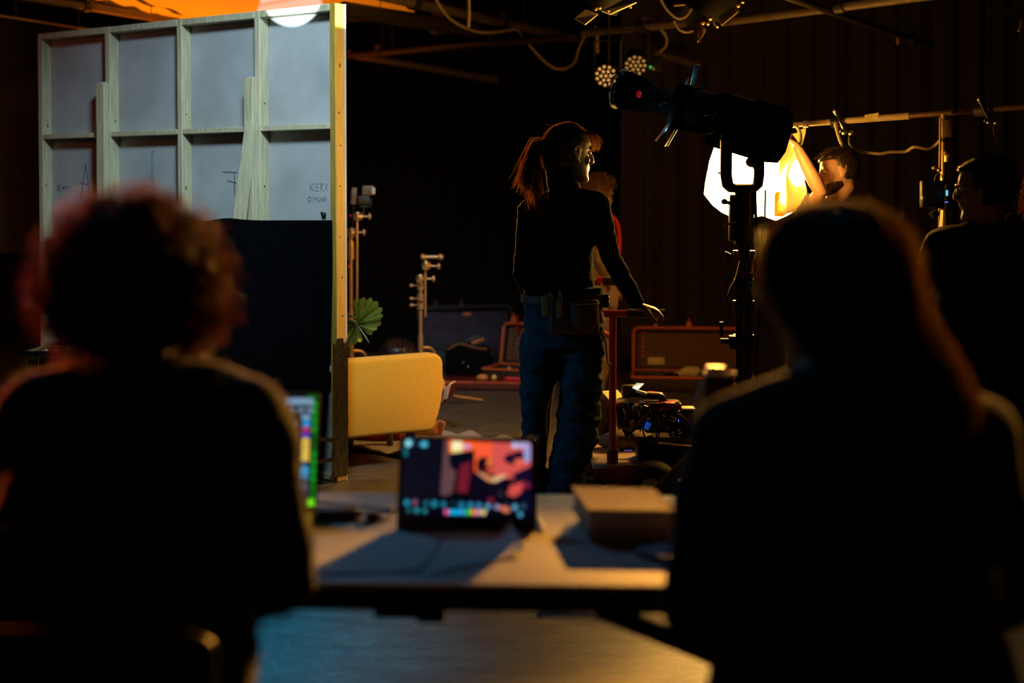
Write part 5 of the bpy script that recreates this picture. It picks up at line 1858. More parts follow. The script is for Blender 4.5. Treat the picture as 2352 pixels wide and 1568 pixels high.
paper([(726, 1226), (1022, 1232), (962, 1312), (690, 1326)], 'flat sheet of paper on the table left of the tablet front', .0, z=TZ + .001)
paper([(1024, 1236), (1172, 1234), (1206, 1276), (985, 1322)], 'sheet of paper with a curled right corner in front of the tablet', .035, z=TZ + .001)
paper([(640, 1150), (905, 1140), (905, 1172), (640, 1196)], 'pale sheet of paper behind the charger, left of the tablet', z=TZ + .001)


def book(corners, z0, h, label, cover, marks=True, pages=True):
    """corners of the top seen in the photo: far left, far right, near right, near left"""
    z1 = z0 + h
    c = [onz(p[0], p[1], z1) for p in corners]
    g = sum(c, V(0, 0, 0)) / 4
    t = thing('book', label, 'book', V(g.x, g.y, z0))

    def pt(u, v, z):
        p = (c[3] * (1 - u) + c[2] * u) * (1 - v) + (c[0] * (1 - u) + c[1] * u) * v
        return V(p.x, p.y, z)

    def slab(z_a, z_b, u0=0, u1=1, v0=0, v1=1):
        q = [(u0, v0), (u1, v0), (u1, v1), (u0, v1)]
        return [pt(u, v, z_a) for u, v in q] + [pt(u, v, z_b) for u, v in q]
    F = [(3, 2, 1, 0), (4, 5, 6, 7), (0, 1, 5, 4), (1, 2, 6, 5), (2, 3, 7, 6), (3, 0, 4, 7)]
    MB().add(slab(z0, z0 + .003), F).build('back_cover', cover, t, smooth=False)
    fc = MB().add(slab(z1 - .003, z1), F)
    sp = []
    for k in range(7):
        a = math.pi * k / 6
        sp.append((1.0 + .012 + .035 * math.sin(a), z0 + h / 2 - h / 2 * math.cos(a)))
    MB().loft([[pt(u, v, z) for (u, z) in sp] + [pt(.985, v, z1 - .002), pt(.985, v, z0 + .002)] for v in (0, .5, 1)]).build('spine', cover, t)
    MB().add(slab(z0 + .003, z1 - .003, .03, .985, .03, .97), F).build('page_block', M('cream_page_edge', (.45, .40, .34), .8, var=.15, scale=300, stretch=(.05, .05, 1)), t, smooth=False)
    if marks:
        rr = random.Random(11)
        mb = fc
        mb.cur = 1
        for (v0, v1, ua, ub, n) in ((.86, .97, .14, .86, 15), (.36, .56, .58, .86, 5), (.05, .28, .10, .90, 16)):
            for k in range(n):
                u = ua + (ub - ua) * k / n
                w = (ub - ua) / n
                for q in range(2):
                    uu = u + w * .32 * q
                    mb.add([pt(uu, v0, z1 + .0003), pt(uu + w * .2, v0, z1 + .0003), pt(uu + w * .2, v1, z1 + .0003), pt(uu, v1, z1 + .0003)], [(0, 1, 2, 3)])
                vv = rr.choice([v0, (v0 + v1) / 2, v1 - .02])
                mb.add([pt(u, vv, z1 + .0003), pt(u + w * .6, vv, z1 + .0003), pt(u + w * .6, vv + .025, z1 + .0003), pt(u, vv + .025, z1 + .0003)], [(0, 1, 2, 3)])
    fc.build('front_cover', [cover, M('faded_brown_print', (.07, .04, .025), .7)], t, smooth=False)
    return t


TAN_COVER = M('tan_book_cover', (.34, .27, .19), .85, var=.08, spec=.08)
DARK_COVER = M('dark_book_cover', (.05, .03, .025), .55)
book([(1330, 1160), (1512, 1164), (1546, 1222), (1356, 1218)], TZ, .022, 'thin dark book lying under the tan one on the table', DARK_COVER, marks=False)
book([(1312, 1116), (1500, 1121), (1553, 1174), (1350, 1170)], TZ + .0225, .046, 'thick tan covered book on top of the stack right of the tablet', TAN_COVER)

# bottle
bp_ = V(at(1652, 900, 2.98).x, 2.98, TZ)
t = thing('drink_flask', 'tall dark flask with a bright rimmed lid, left of the right seated person', 'flask', bp_)
hh = at(1652, 856, 2.98).z - TZ
MB().lathe([(.001, 0), (.031, 0), (.034, .006), (.034, hh * .86), (.031, hh * .9), (.001, hh * .9)], bp_, seg=28).build('body', M('dark_flask_paint', (.016, .014, .013), .28, spec=.6), t)
lid_ = MB().lathe([(.001, hh * .9), (.033, hh * .9), (.034, hh * .985), (.032, hh * .995), (.001, hh * .995)], bp_, seg=28).build('lid', M('dark_flask_lid', (.02, .017, .015), .35), t)
MB().tube([bp_ + V(.031 * math.cos(a), .031 * math.sin(a), hh) for a in [2 * math.pi * k / 32 for k in range(33)]], .0032, 8).build('lid_rim', M('flask_lid_steel', (.75, .68, .5), .3, .6), lid_)
MB().lathe([(.001, hh * .985), (.021, hh * .985), (.021, hh + .012), (.019, hh + .014), (.001, hh + .014)], bp_ + V(-.008, 0, 0), seg=24).build('spout_cap', M('flask_cap_bronze', (.30, .24, .16), .4, .3), lid_)
MB().ell(bp_ + V(.025, -.026, hh * .84), (.006, .004, .006)).build('rivet', M('brass_fitting', (.7, .48, .22), .3, .7), t)
MB().tube(smoothpath([bp_ + V(-.034, -.005, hh * .93), bp_ + V(-.045, -.008, hh * .84), bp_ + V(-.047, -.008, hh * .74), bp_ + V(-.040, -.006, hh * .68)], 10), .007, 8).build('blue_glint_loop', M('pale_blue_glint', (.25, .42, .55), .35), t)  # pale blue glint beside the flask, shaped as a coloured loop

# adapters and leads
def lead(pts, r, label):
    P = smoothpath([onz(px, py, TZ + r + .001) for px, py in pts], 30)
    tag(MB().tube(P, r, 8).build('charging_lead', CABLE, origin=P[0]), label, 'cable')


a = onz(775, 1192, TZ)
t = thing('power_adapter', 'flat black power adapter on the table left of the tablet', 'adapter', a)
MB().box(a + V(0, 0, .012), (.085, .045, .024), Rz(.1), .006).build('body', BLACK_PLASTIC, t)
MB().box(a + V(.045, .004, .010), (.014, .02, .012), Rz(.1), .003).build('plug_nose', RUBBER, t)
a = onz(855, 1198, TZ)
t = thing('cable_dongle', 'small black dongle between the adapter and the tablet', 'adapter', a)
MB().box(a + V(0, 0, .011), (.028, .022, .02), None, .005).build('body', BLACK_PLASTIC, t)
MB().box(a + V(.016, 0, .010), (.01, .012, .01), None, .003).build('plug', RUBBER, t)
lead([(720, 1152), (800, 1160), (860, 1166), (908, 1172)], .0028, 'lead running behind the adapter to the tablet')
lead([(806, 1193), (830, 1199), (848, 1199)], .0024, 'short lead between the adapter and the dongle')
lead([(868, 1199), (890, 1190), (902, 1174), (930, 1160)], .0024, 'curved lead from the dongle to the back of the tablet')
# phone / folded grey leaflet at the right person's hand
a = onz(1540, 1286, TZ)
t = thing('notebook', 'grey closed notebook on the table by the right seated person arm', 'notebook', a)
MB().box(a + V(.01, 0, .009), (.09, .13, .016), Rz(.62), .004).build('cover', M('blue_grey_cover', (.20, .23, .27), .6), t)
MB().box(a + V(.0125, .002, .009), (.086, .126, .010), Rz(.62), .001).build('page_block', M('cream_page_edge', (.45, .40, .34), .8), t)
# pen lying at the tablet's right corner
p0, p1 = onz(1236, 1192, TZ + .006), onz(1247, 1214, TZ + .006)
t = thing('stylus', 'pale stylus lying at the right corner of the tablet', 'stylus', (p0 + p1) / 2)
MB().tube([p0, p0.lerp(p1, .8)], .0045, 10).build('barrel', M('amber_white_plastic', (.8, .7, .5), .4), t)
MB().tube([p0.lerp(p1, .8), p1], [.0045, .001], 10).build('tip', M('amber_white_plastic', (.8, .7, .5), .4), t)

# ================================================================ chairs
def tube_chair(loc, heading, label, back=True):
    R = Rz(heading)
    t = thing('tube_chair' if back else 'low_stool', label, 'chair' if back else 'stool', loc)

    def L(x, y, z):
        return Vector(loc) + R @ V(x, y, z)
    FR_ = M('chair_tube_gloss', (.035, .028, .022), .3, .6)
    MB().box(L(0, 0, .44), (.42, .42, .045), R, .02).build('seat', BLACK_CLOTH, t)
    for sx in (-1, 1):
        MB().tube([L(sx * .18, .17, .42), L(sx * .21, .20, .0)], .011, 10).build('leg', FR_, t)
        MB().tube([L(sx * .18, -.17, .42), L(sx * .21, -.22, .0)], .011, 10).build('leg', FR_, t)
    if back:
        pts = smoothpath([L(-.19, -.20, .42), L(-.200, -.235, .65), L(-.203, -.25, .800), L(-.180, -.253, .842), L(0, -.262, .850), L(.180, -.253, .842), L(.203, -.25, .800), L(.200, -.235, .65), L(.19, -.20, .42)], 40)
        MB().tube(pts, .0115, 12).build('back_frame', FR_, t)
        MB().sheet(lambda u, v: L(-.178 + .356 * u, -.255 - .02 * math.sin(math.pi * u) + .03 * (1 - v), .52 + .25 * v), 8, 6, .010).build('back_panel', BLACK_CLOTH, t)
    return t


tube_chair(V(-.585, 2.02, 0), 0.0, 'black tube chair with a glinting back frame under the left seated person')
tube_chair(V(.47, 2.02, 0), 0.1, 'low black stool under the right seated person', False)

# low black wheeled bin and the blue lit cart top far left
c = at(120, 812, 5.6)
t = thing('equipment_trolley', 'black trolley with a blue lit rim left of the timber flat', 'trolley', V(c.x, 5.75, 0))
MB().box(V(c.x + .03, 5.80, c.z / 2 + .03), (.30, .36, c.z - .10), None, .02).build('body', M('black_trolley_panel', (.008, .008, .009), .6), t)
rm = MB()
q = [V(c.x - .11, 5.60, c.z), V(c.x + .19, 5.62, c.z), V(c.x + .19, 6.0, c.z), V(c.x - .11, 6.0, c.z), V(c.x - .11, 5.60, c.z)]
for a, b in zip(q[:-1], q[1:]):
    rm.limb([a, b], [.010, .010], 8)
rm.build('top_rim', M('blue_lit_trolley_rim', (.08, .12, .16), .35, .4), t)  # blue light along the rim is painted into its colour
for sx in (-.10, .17):
    for sy in (5.66, 5.94):
        MB().ell(V(c.x + sx, sy, .03), (.018, .03, .03)).build('caster', RUBBER, t)
for dx in (0.0, .045):
    MB().tube([V(c.x - .098 + dx, 5.592, c.z - .005), V(c.x - .097 + dx, 5.59, c.z - .16)], .0015, 5).build('hanging_string', M('red_lit_string', (.4, .15, .1), .7), t)
k = thing('white_cone', 'small white cone standing on the black trolley', 'cone', V(c.x + .022, 5.70, c.z - .02))
MB().loft([[V(c.x + .022 + r_ * math.cos(a), 5.70 + r_ * math.sin(a), c.z + h_) for a in [2 * math.pi * q_ / 14 for q_ in range(14)]] for r_, h_ in ((.022, -.018), (.015, .01), (.007, .05), (.001, .055))]).build('cone_body', M('white_cone_plastic', (.7, .75, .8), .5), k)
MB().tube([V(c.x + .022, 5.70, c.z - .03), V(c.x + .022, 5.70, c.z - .018)], .024, 12).build('cone_base', BLACK_PLASTIC, k)
# ================================================================ people
def ringp(c, ax, ay, a, b, n=28, p=2.3):
    out = []
    for k in range(n):
        t = 2 * math.pi * k / n
        ct, st = math.cos(t), math.sin(t)
        out.append(c + ax * (a * math.copysign(abs(ct) ** (2 / p), ct)) + ay * (b * math.copysign(abs(st) ** (2 / p), st)))
    return out


HEAD_RINGS = [  # z, front, back, half width
    (-.117, .070, .034, .014), (-.113, .082, .020, .026), (-.104, .089, .004, .036), (-.092, .089, -.012, .043), (-.078, .083, -.034, .050),
    (-.064, .084, -.055, .056), (-.050, .084, -.070, .060), (-.034, .083, -.082, .064), (-.018, .081, -.091, .0675), (0, .079, -.097, .0695), (.012, .077, -.100, .070),
    (.024, .083, -.102, .0705), (.036, .087, -.103, .072), (.052, .085, -.102, .073), (.068, .078, -.098, .071), (.082, .066, -.090, .065), (.095, .048, -.074, .053), (.105, .024, -.050, .036), (.110, .004, -.026, .018)]


class Head:
    def __init__(s, c, heading, yaw=0, pitch=0, roll=0, k=1.0):
        s.c = Vector(c)
        s.R = Rz(heading + math.radians(yaw)) @ Matrix.Rotation(math.radians(pitch), 3, 'X') @ Matrix.Rotation(math.radians(roll), 3, 'Y')
        s.k = k

    def __call__(s, x, y, z):
        return s.c + s.R @ V(x * s.k, y * s.k, z * s.k)


def head_shapes(mb, H, nose=1.0):
    X, Y, Z = H.R @ V(1, 0, 0), H.R @ V(0, 1, 0), H.R @ V(0, 0, 1)
    k = H.k
    rings = []
    for z, f, b, w in HEAD_RINGS:
        cy_ = (f + b) / 2
        rings.append(ringp(H(0, cy_, z), X, Y, w * k, (f - b) / 2 * k, 28, 2.15))
    mb.loft(rings)
    # nose, brow, lips, chin, ears
    mb.limb([H(0, .080, .030), H(0, .091, .010), H(0, .100, -.010), H(0, .1065, -.023)], [.0085 * k, .009 * k, .0105 * k, .0095 * k], 12)
    mb.limb([H(0, .104, -.026), H(0, .092, -.032)], [.008 * k, .008 * k], 10)
    for s in (-1, 1):
        mb.ell(H(s * .012, .095, -.027), (.008 * k, .010 * k, .007 * k), H.R, 10, 8)
        mb.ell(H(s * .030, .076, .030), (.020 * k, .012 * k, .007 * k), H.R, 12, 8)
        mb.ell(H(s * .041, .055, -.022), (.020 * k, .016 * k, .020 * k), H.R, 12, 8)
        # ear: rim and lobe
        e = [H(s * .070, .012, .018), H(s * .078, -.006, .031), H(s * .081, -.020, .020), H(s * .078, -.017, -.004), H(s * .073, .000, -.025), H(s * .069, .008, -.030)]
        mb.limb(smoothpath(e, 15), [.0052 * k] * 16, 8)
        mb.ell(H(s * .072, -.002, .003), (.007 * k, .015 * k, .026 * k), H.R, 10, 8)
    mb.ell(H(0, .085, -.0485), (.021 * k, .0085 * k, .0055 * k), H.R, 14, 8)
    mb.ell(H(0, .0835, -.0605), (.019 * k, .0085 * k, .0065 * k), H.R, 14, 8)
    mb.ell(H(0, .080, -.100), (.018 * k, .012 * k, .013 * k), H.R, 12, 8)


def hand_shapes(mb, w, d, pn, thumb, curl=(.35, .4, .45, .5), k=1.0, spread=.04, tcurl=.4):
    """w wrist, d direction of the palm, pn the way the palm faces, thumb = side of the thumb"""
    d = Vector(d).normalized()
    pn = Vector(pn)
    pn = (pn - d * pn.dot(d)).normalized()
    s = d.cross(pn).normalized()
    if s.dot(Vector(thumb)) < 0:
        s = -s
    rings = []
    for t, a, b in ((-.012, .024, .019), (.012, .029, .017), (.040, .038, .0155), (.070, .041, .014), (.088, .040, .012)):
        rings.append(ringp(w + d * t * k + s * .002, s, pn, a * k, b * k, 16, 2.6))
    mb.loft(rings)
    base = [(.029, .088), (.010, .093), (-.010, .089), (-.028, .080)]
    ln = [.076, .084, .078, .060]
    for i, ((o, f), L, c) in enumerate(zip(base, ln, curl)):
        p = w + d * f * k + s * o * k
        q = d + s * spread * (1.5 - i)
        q.normalize()
        pts, rr = [p - q * .02 * k, p], [.0095 * k, .0095 * k]
        ang = 0
        for j, (fr, r) in enumerate(((.42, .0088), (.32, .0080), (.26, .0068))):
            ang += c * (1.0 if j == 0 else 1.25)
            v = q * math.cos(ang) + pn * math.sin(ang)
            p = p + v * L * fr * k
            pts.append(p)
            rr.append(r * k)
        mb.limb(pts, rr, 10)
    # thumb from the side of the palm near its base
    p0 = w + d * .022 * k + s * .024 * k
    v = (d * .62 + s * .72 + pn * .30).normalized()
    p1 = p0 + v * .040 * k
    v2 = (v + d * .35 + pn * tcurl - s * .1).normalized()
    p2 = p1 + v2 * .033 * k
    v3 = (v2 + d * .2 + pn * tcurl * .7 - s * .35).normalized()
    p3 = p2 + v3 * .026 * k
    mb.limb([p0, p1, p2, p3], [.0135 * k, .0115 * k, .0100 * k, .0080 * k], 10)


def foot_shapes(mb, ankle, toe_dir, g=0.0, toes=False, zf=None):
    d = Vector(toe_dir)
    d.z = 0
    d.normalize()
    s = V(-d.y, d.x, 0)
    a = Vector(ankle)
    z0 = a.z - .085 if zf is None else zf
    rings = []
    for t, hw, h0, h1 in ((-.065, .012, .012, .04), (-.055, .028, 0, .065), (-.02, .034, 0, .085), (.03, .034, 0, .082), (.08, .039, 0, .060), (.13, .045, 0, .040), (.165, .044, 0, .030), (.195, .034, .002, .024), (.205, .012, .006, .018)):
        c = V(a.x, a.y, z0) + d * t + V(0, 0, (h0 + h1) / 2)
        rings.append(ringp(c, s, V(0, 0, 1), hw + g, (h1 - h0) / 2 + g * .8, 18, 2.4))
    mb.loft(rings)


def shells(J, part, g=0.0, sleeve=1.0, B=None, leg_end=1.0, leg_r=None):
    """torso, arms and legs of the pose J as overlapping closed shapes"""
    mb = MB()
    P, W, C, N = J['pelvis'], J['waist'], J['chest'], J['neck']
    Lh = (J['hip_r'] - J['hip_l']).normalized()
    Ls = (J['sh_r'] - J['sh_l']).normalized()

    def fr(L, d):
        f = V(0, 0, 0) + d.cross(L)
        f.normalize()
        return f
    hw = B or dict(hip=(.165, .115), waist=(.130, .095), rib=(.148, .108), chest=(.155, .112), up=(.135, .092))
    upP, upC = (W - P).normalized(), (N - C).normalized()
    if part in ('body', 'top', 'torso'):
        L0, L1 = Lh, Ls
        Lm = (Lh + Ls).normalized()
        rs = []
        lo = P - upP * .09 if part == 'body' else J.get('hem', P - upP * .02)
        rs.append((lo, L0, upP, hw['hip'][0] * (.72 if part == 'body' else .99), hw['hip'][1] * (.8 if part == 'body' else 1)))
        if part == 'body':
            rs.append((P - upP * .02, L0, upP, *hw['hip']))
        rs.append((P + (W - P) * .45, L0, upP, hw['hip'][0] * .96 * .6 + hw['waist'][0] * .4, hw['hip'][1] * .6 + hw['waist'][1] * .4))
        rs.append((W, Lm, upP, *hw['waist']))
        rs.append((W.lerp(C, .5), Lm, (C - W).normalized(), *hw['rib']))
        rs.append((C, L1, upC, *hw['chest']))
        rs.append((C.lerp(N, .45), L1, upC, *hw['up']))
        rs.append((C.lerp(N, .75), L1, upC, hw['up'][0] * .66, hw['up'][1] * .74))
        rs.append((N, L1, upC, .060, .060))
        if part == 'top' and J.get('collar', 0) > 0:
            hd = (J['head'].c + J['head'].R @ V(0, -.03, -.09) - N)
            rs.append((N + hd * J['collar'], L1, upC, .056, .058))
        mb.loft([ringp(c, L, fr(L, d), a + g, b + g) for c, L, d, a, b in rs])
        for s in ('l', 'r'):
            mb.limb([N - upC * .03, J['sh_' + s]], [.052 + g, .050 + g])
    if part in ('body', 'top', 'arms'):
        for s in ('l', 'r'):
            sh, el, wr = J['sh_' + s], J['el_' + s], J['wr_' + s]
            ks = J.get('arm_k', 1.0)
            ra = [.050 * ks, .049 * ks, .044 * ks, .039 * ks, .040 * ks, .034 * ks, .026 * ks]
            pts = [sh, sh.lerp(el, .25), sh.lerp(el, .6), el, el.lerp(wr, .25), el.lerp(wr, .65), wr]
            if part == 'body':
                mb.limb(pts, ra)
            else:
                tot = (el - sh).length + (wr - el).length
                cut = sleeve * tot
                Q, R_, acc = [pts[0]], [ra[0] + g], 0
                for i in range(1, len(pts)):
                    dl = (pts[i] - pts[i - 1]).length
                    if acc + dl > cut:
                        f = (cut - acc) / dl
                        Q.append(pts[i - 1].lerp(pts[i], f))
                        R_.append(ra[i - 1] + (ra[i] - ra[i - 1]) * f + g)
                        break
                    acc += dl
                    Q.append(pts[i])
                    R_.append(ra[i] + g)
                mb.tube([Q[0] + (Q[0] - Q[1]).normalized() * .02] + Q, [R_[0] * .8] + R_, 16)
                mb.ell(Q[0], R_[0])
    if part in ('body', 'legs'):
        if part == 'legs':
            mb.loft([ringp(P + upP * t, Lh, fr(Lh, upP), a + g, b + g) for t, a, b in ((-.10, hw['hip'][0] * .85, hw['hip'][1] * .9), (-.03, *hw['hip']), (.06, hw['hip'][0] * .96, hw['hip'][1] * .97), (.10, hw['hip'][0] * .9, hw['hip'][1] * .93))])
        for s in ('l', 'r'):
            hp, kn, an = J['hip_' + s], J['kn_' + s], J['an_' + s]
            ra = [.082, .078, .066, .053, .054, .050, .037]
            pts = [hp, hp.lerp(kn, .25), hp.lerp(kn, .65), kn, kn.lerp(an, .25), kn.lerp(an, .45), an]
            if part == 'body':
                mb.limb(pts, ra)
            else:
                rr = leg_r or [r + .014 for r in ra]
                if leg_end < 1:
                    pts[-1] = kn.lerp(an, leg_end)
                mb.tube([pts[0] + (pts[0] - pts[1]).normalized() * .03] + pts, [rr[0] * .8 + g] + [r + g for r in rr], 18)
    return mb


def build_body(t, J, vox, skin, hands=True, feet=True, B=None, name='body', toes=None):
    mb = shells(J, 'body', -.004, B=B)
    H = J['head']
    head_shapes(mb, H)
    mb.limb([J['neck'] - V(0, 0, .04), J['neck'], H(0, -.025, -.075), H(0, -.02, -.03)], [.055, .053, .050, .052])
    for s in ('l', 'r'):
        hd = J.get('hand_' + s)
        if hd:
            hand_shapes(mb, J['wr_' + s], **hd)
        if feet:
            foot_shapes(mb, J['an_' + s], J['toe_' + s], 0, zf=J.get('zf'))
    me = remesh(mb, vox, 3, name)
    return link_mesh(name, me, skin, t)


def eyes(t, H):
    for s in (-1, 1):
        e = MB().ell(H(s * .031, .0700, .011), .0112 * H.k, H.R, 14, 10).build('eye', EYE_W, t)
        MB().ell(H(s * .031, .0800, .0105), (.005, .0025, .005), H.R, 12, 8).build('iris', M('dark_iris', (.03, .02, .015), .2), e)


def local_pose(loc, heading, d):
    R = Rz(heading)
    return {k: (Vector(loc) + R @ Vector(v)) for k, v in d.items()}


def stand_pose(loc, heading, k=1.0, **over):
    d = dict(pelvis=(0, 0, .95), waist=(0, .0, 1.08), chest=(0, .0, 1.27), neck=(0, -.01, 1.43), sh_l=(-.165, -.01, 1.375), sh_r=(.165, -.01, 1.375), el_l=(-.215, -.03, 1.10), el_r=(.215, -.03, 1.10),
             wr_l=(-.225, .06, .86), wr_r=(.225, .06, .86), hip_l=(-.085, 0, .90), hip_r=(.085, 0, .90), kn_l=(-.095, .015, .49), kn_r=(.095, .015, .49), an_l=(-.10, -.02, .09), an_r=(.10, -.02, .09))
    d.update(over)
    d = {q: tuple(c * k for c in v) for q, v in d.items()}
    J = local_pose(loc, heading, d)
    f = Rz(heading) @ V(0, 1, 0)
    J['toe_l'] = f + Rz(heading) @ V(-.15, 0, 0)
    J['toe_r'] = f + Rz(heading) @ V(.15, 0, 0)
    return J


def relaxed_hand(J, s, d=(0, 0, -1), fwd=None):
    """a hanging hand, palm to the thigh, thumb to the front"""
    side = (J['sh_l'] - J['sh_r']).normalized() * (1 if s == 'r' else -1)
    f = fwd or side.cross(V(0, 0, 1)).normalized()
    return dict(d=Vector(d), pn=side, thumb=f, curl=(.22, .27, .31, .36))


def shoes(t, J, m, g=.010, high=0.0):
    for s in ('l', 'r'):
        mb = MB()
        foot_shapes(mb, J['an_' + s], J['toe_' + s], g, zf=J.get('zf', J['an_' + s].z - .085) + .009)
        if high:
            mb.limb([J['an_' + s] - V(0, 0, .03), J['an_' + s] + V(0, 0, high)], [.050, .050])
        link_mesh('shoe', remesh(mb, .008, 3, 'shoe'), m, t)


def scalp_points(H, n, zmin=-.02, front=True, grow=1.03):
    """random points on the hair-bearing part of the skull with outward normals (head-local)"""
    out = []
    rr = random.Random(n)
    while len(out) < n:
        a = rr.uniform(-math.pi, math.pi)
        zz = rr.uniform(-.06, .112)
        i = max(0, min(len(HEAD_RINGS) - 2, next((q for q in range(len(HEAD_RINGS) - 1) if HEAD_RINGS[q + 1][0] > zz), len(HEAD_RINGS) - 2)))
        z0, f0, b0, w0 = HEAD_RINGS[i]
        z1, f1, b1, w1 = HEAD_RINGS[i + 1]
        f = min(1, max(0, (zz - z0) / (z1 - z0)))
        fr_, bk, w = f0 + (f1 - f0) * f, b0 + (b1 - b0) * f, w0 + (w1 - w0) * f
        x = w * math.sin(a)
        y = (fr_ + bk) / 2 + (fr_ - bk) / 2 * math.cos(a)
        # no hair on the face or in front of the ears
        lim = -.008 if zz < .040 else (.035 if zz < .078 else 1)
        if y > lim:
            continue
        if zz < zmin and y > -.045:
            continue
        nrm = V(x * 1.5, y, (zz - .01) * (1.4 if zz > .04 else .4)).normalized()
        out.append((V(x, y, zz) * grow, nrm))
    return out


def hair_cap(H, grow=.010, zlow=-.055, fringe=.075):
    """closed dark base under the strands"""
    mb = MB()
    X, Y = H.R @ V(1, 0, 0), H.R @ V(0, 1, 0)
    rings = []
    for z, f, b, w in HEAD_RINGS:
        if z < zlow:
            continue
        # the front of the cap pulls back below the hairline
        if z > fringe:
            ff = f
        else:
            ff = -.005 + (.05 + .005) * max(0, (z - zlow) / (fringe - zlow)) ** .6
        cy_ = (ff + b) / 2
        rings.append(ringp(H(0, cy_ - .002, z + grow * .6 * (z > .05)), X, Y, (w + grow) * H.k * (1 if z > -.03 else .92), ((ff - b) / 2 + grow) * H.k, 28, 2.1))
    mb.loft(rings)
    return mb


# ------------------------------------------------------------------------------------------------ the standing woman
def standing_woman():
    loc = V(.215, 6.2, 0)
    h = math.radians(-14)
    w = lambda px, py, dy=0.0: at(px, py, 6.2 + dy)
    J = dict(pelvis=w(1294, 735), waist=w(1289, 640), chest=w(1285, 535), neck=w(1300, 442), sh_l=w(1218, 486, .035), sh_r=w(1372, 470, -.02), el_l=w(1200, 625, .05), el_r=w(1402, 590, -.03),
             wr_l=w(1226, 700, .20), wr_r=w(1466, 702, .03), hip_l=w(1250, 765, .02), hip_r=w(1336, 765, -.02), kn_l=w(1240, 930, .01), kn_r=w(1328, 930, -.03), an_l=w(1226, 1142, .05), an_r=w(1300, 1142, -.06), arm_k=.88, collar=1.15)
    J['an_l'].z = J['an_r'].z = .085
    J['toe_l'], J['toe_r'] = V(-.1, 1, 0), V(.45, .9, 0)
    J['hem'] = w(1294, 660)
    J['zf'] = .0
    H = Head(w(1309, 354, .01), 0, yaw=-66, pitch=-4, k=1.06)
    J['head'] = H
    J['hand_r'] = dict(d=V(.93, .05, -.25), pn=V(-.25, .1, -1), thumb=V(.3, -1, 0), curl=(.55, .62, .66, .70), k=.95)
    J['hand_l'] = dict(d=V(.35, .55, -.6), pn=V(.9, -.3, 0), thumb=V(0, .6, .8), curl=(.3, .35, .4, .45), k=.95)
    t = thing('person', 'standing person in black top, jeans and tool belt, head turned right, hand on red cart', 'person', loc)
    B = dict(hip=(.172, .122), waist=(.132, .100), rib=(.135, .105), chest=(.146, .108), up=(.130, .088))
    build_body(t, J, .0048, M('skin_warm', (.21, .11, .07), .45, var=.08, scale=40), B=B)
    eyes(t, H)
    TOP = M('black_knit_top', (.0055, .0055, .008), .95, var=.25, scale=90, sheen=.02, spec=.05)
    link_mesh('long_sleeved_top', remesh(shells(J, 'top', .009, sleeve=.99, B=B), .0065, 2, 'top', (.0045, 16, 42)), TOP, t)
    JEANS = M('dark_blue_denim', (.018, .033, .056), .85, var=.45, scale=22, bump=.1, spec=.15)
    jm = MB()
    upj = (J['waist'] - J['pelvis']).normalized()
    Lj = (J['hip_r'] - J['hip_l']).normalized()
    Fj = upj.cross(Lj)
    jm.loft([ringp(J['pelvis'] + upj * q, Lj, Fj, a, b) for q, a, b in ((-.11, .150, .118), (-.03, .182, .132), (.06, .172, .126), (.11, .160, .122))])
    for hp, rows_ in ((w(1246, 772, .02), ((1238, 840, .086), (1232, 900, .070), (1228, 950, .058), (1226, 1000, .054), (1224, 1070, .054), (1226, 1120, .066), (1226, 1150, .072))),
                      (w(1338, 772, -.02), ((1335, 840, .094), (1334, 900, .094), (1331, 950, .096), (1325, 1000, .094), (1306, 1070, .084), (1298, 1120, .088), (1298, 1148, .094)))):
        jm.tube([hp + V(0, 0, .03), hp] + [w(px, py, -.02) for px, py, r in rows_], [.075, .095] + [r for px, py, r in rows_], 20)
    link_mesh('jeans', remesh(jm, .006, 2, 'jeans', (.013, 10, 17)), JEANS, t)
    shoes(t, J, M('black_work_shoe', (.015, .014, .014), .5))
    # belt, pouches and tools
    LEATHER = M('brown_belt_leather', (.11, .032, .015), .55, var=.25, scale=18, bump=.1)
    TAN = M('tan_tool_leather', (.40, .23, .08), .6, var=.2, scale=25)
    Lh = (J['hip_r'] - J['hip_l']).normalized()
    F = V(0, 0, 1).cross(Lh)
    bc = w(1294, 684)
    bt = MB()
    rr_ = [ringp(bc + V(0, 0, z), Lh, F, .186, .136, 40) for z in (-.016, .016)]
    ri_ = [ringp(bc + V(0, 0, z), Lh, F, .181, .131, 40) for z in (.016, -.016)]
    bt.loft([rr_[0], rr_[1], ri_[0], ri_[1], rr_[0]], caps=False)
    bt.build('tool_belt', LEATHER, t)

    def pouch(px0, py0, px1, py1, dy, th, m, name='pouch', r=.018):
        a, b = at(px0, py0, 6.2 + dy), at(px1, py1, 6.2 + dy)
        c = (a + b) / 2
        MB().box(c, (abs(b.x - a.x), th, abs(b.z - a.z)), None, r, 3).build(name, m, t)
    pouch(1262, 688, 1376, 768, -.150, .035, LEATHER, 'belt_pouch', .014)
    # round-bottomed pocket
    pk = []
    for z, hw_, d_ in ((698, 33, .040), (720, 33, .044), (745, 30, .04), (758, 22, .03), (764, 8, .014)):
        c = at(1341, z, 6.2 - .165)
        pk.append([c + V(hw_ / 527 * math.cos(a), -d_ * max(0, math.sin(a)) + .01 * min(0, math.sin(a)), 0) for a in [2 * math.pi * k / 22 for k in range(22)]])
    pko = MB().loft(pk).build('pocket', LEATHER, t, angle=1.2)
    MB().tube([at(1341, 697, 6.035) + V(.064 * math.cos(a), -.041 * math.sin(a), 0) for a in [math.pi * k / 14 for k in range(15)]], .003, 6).build('pocket_binding', TAN, pko)
    pouch(1244, 678, 1262, 726, -.150, .03, TAN, 'tool_sleeve', .006)
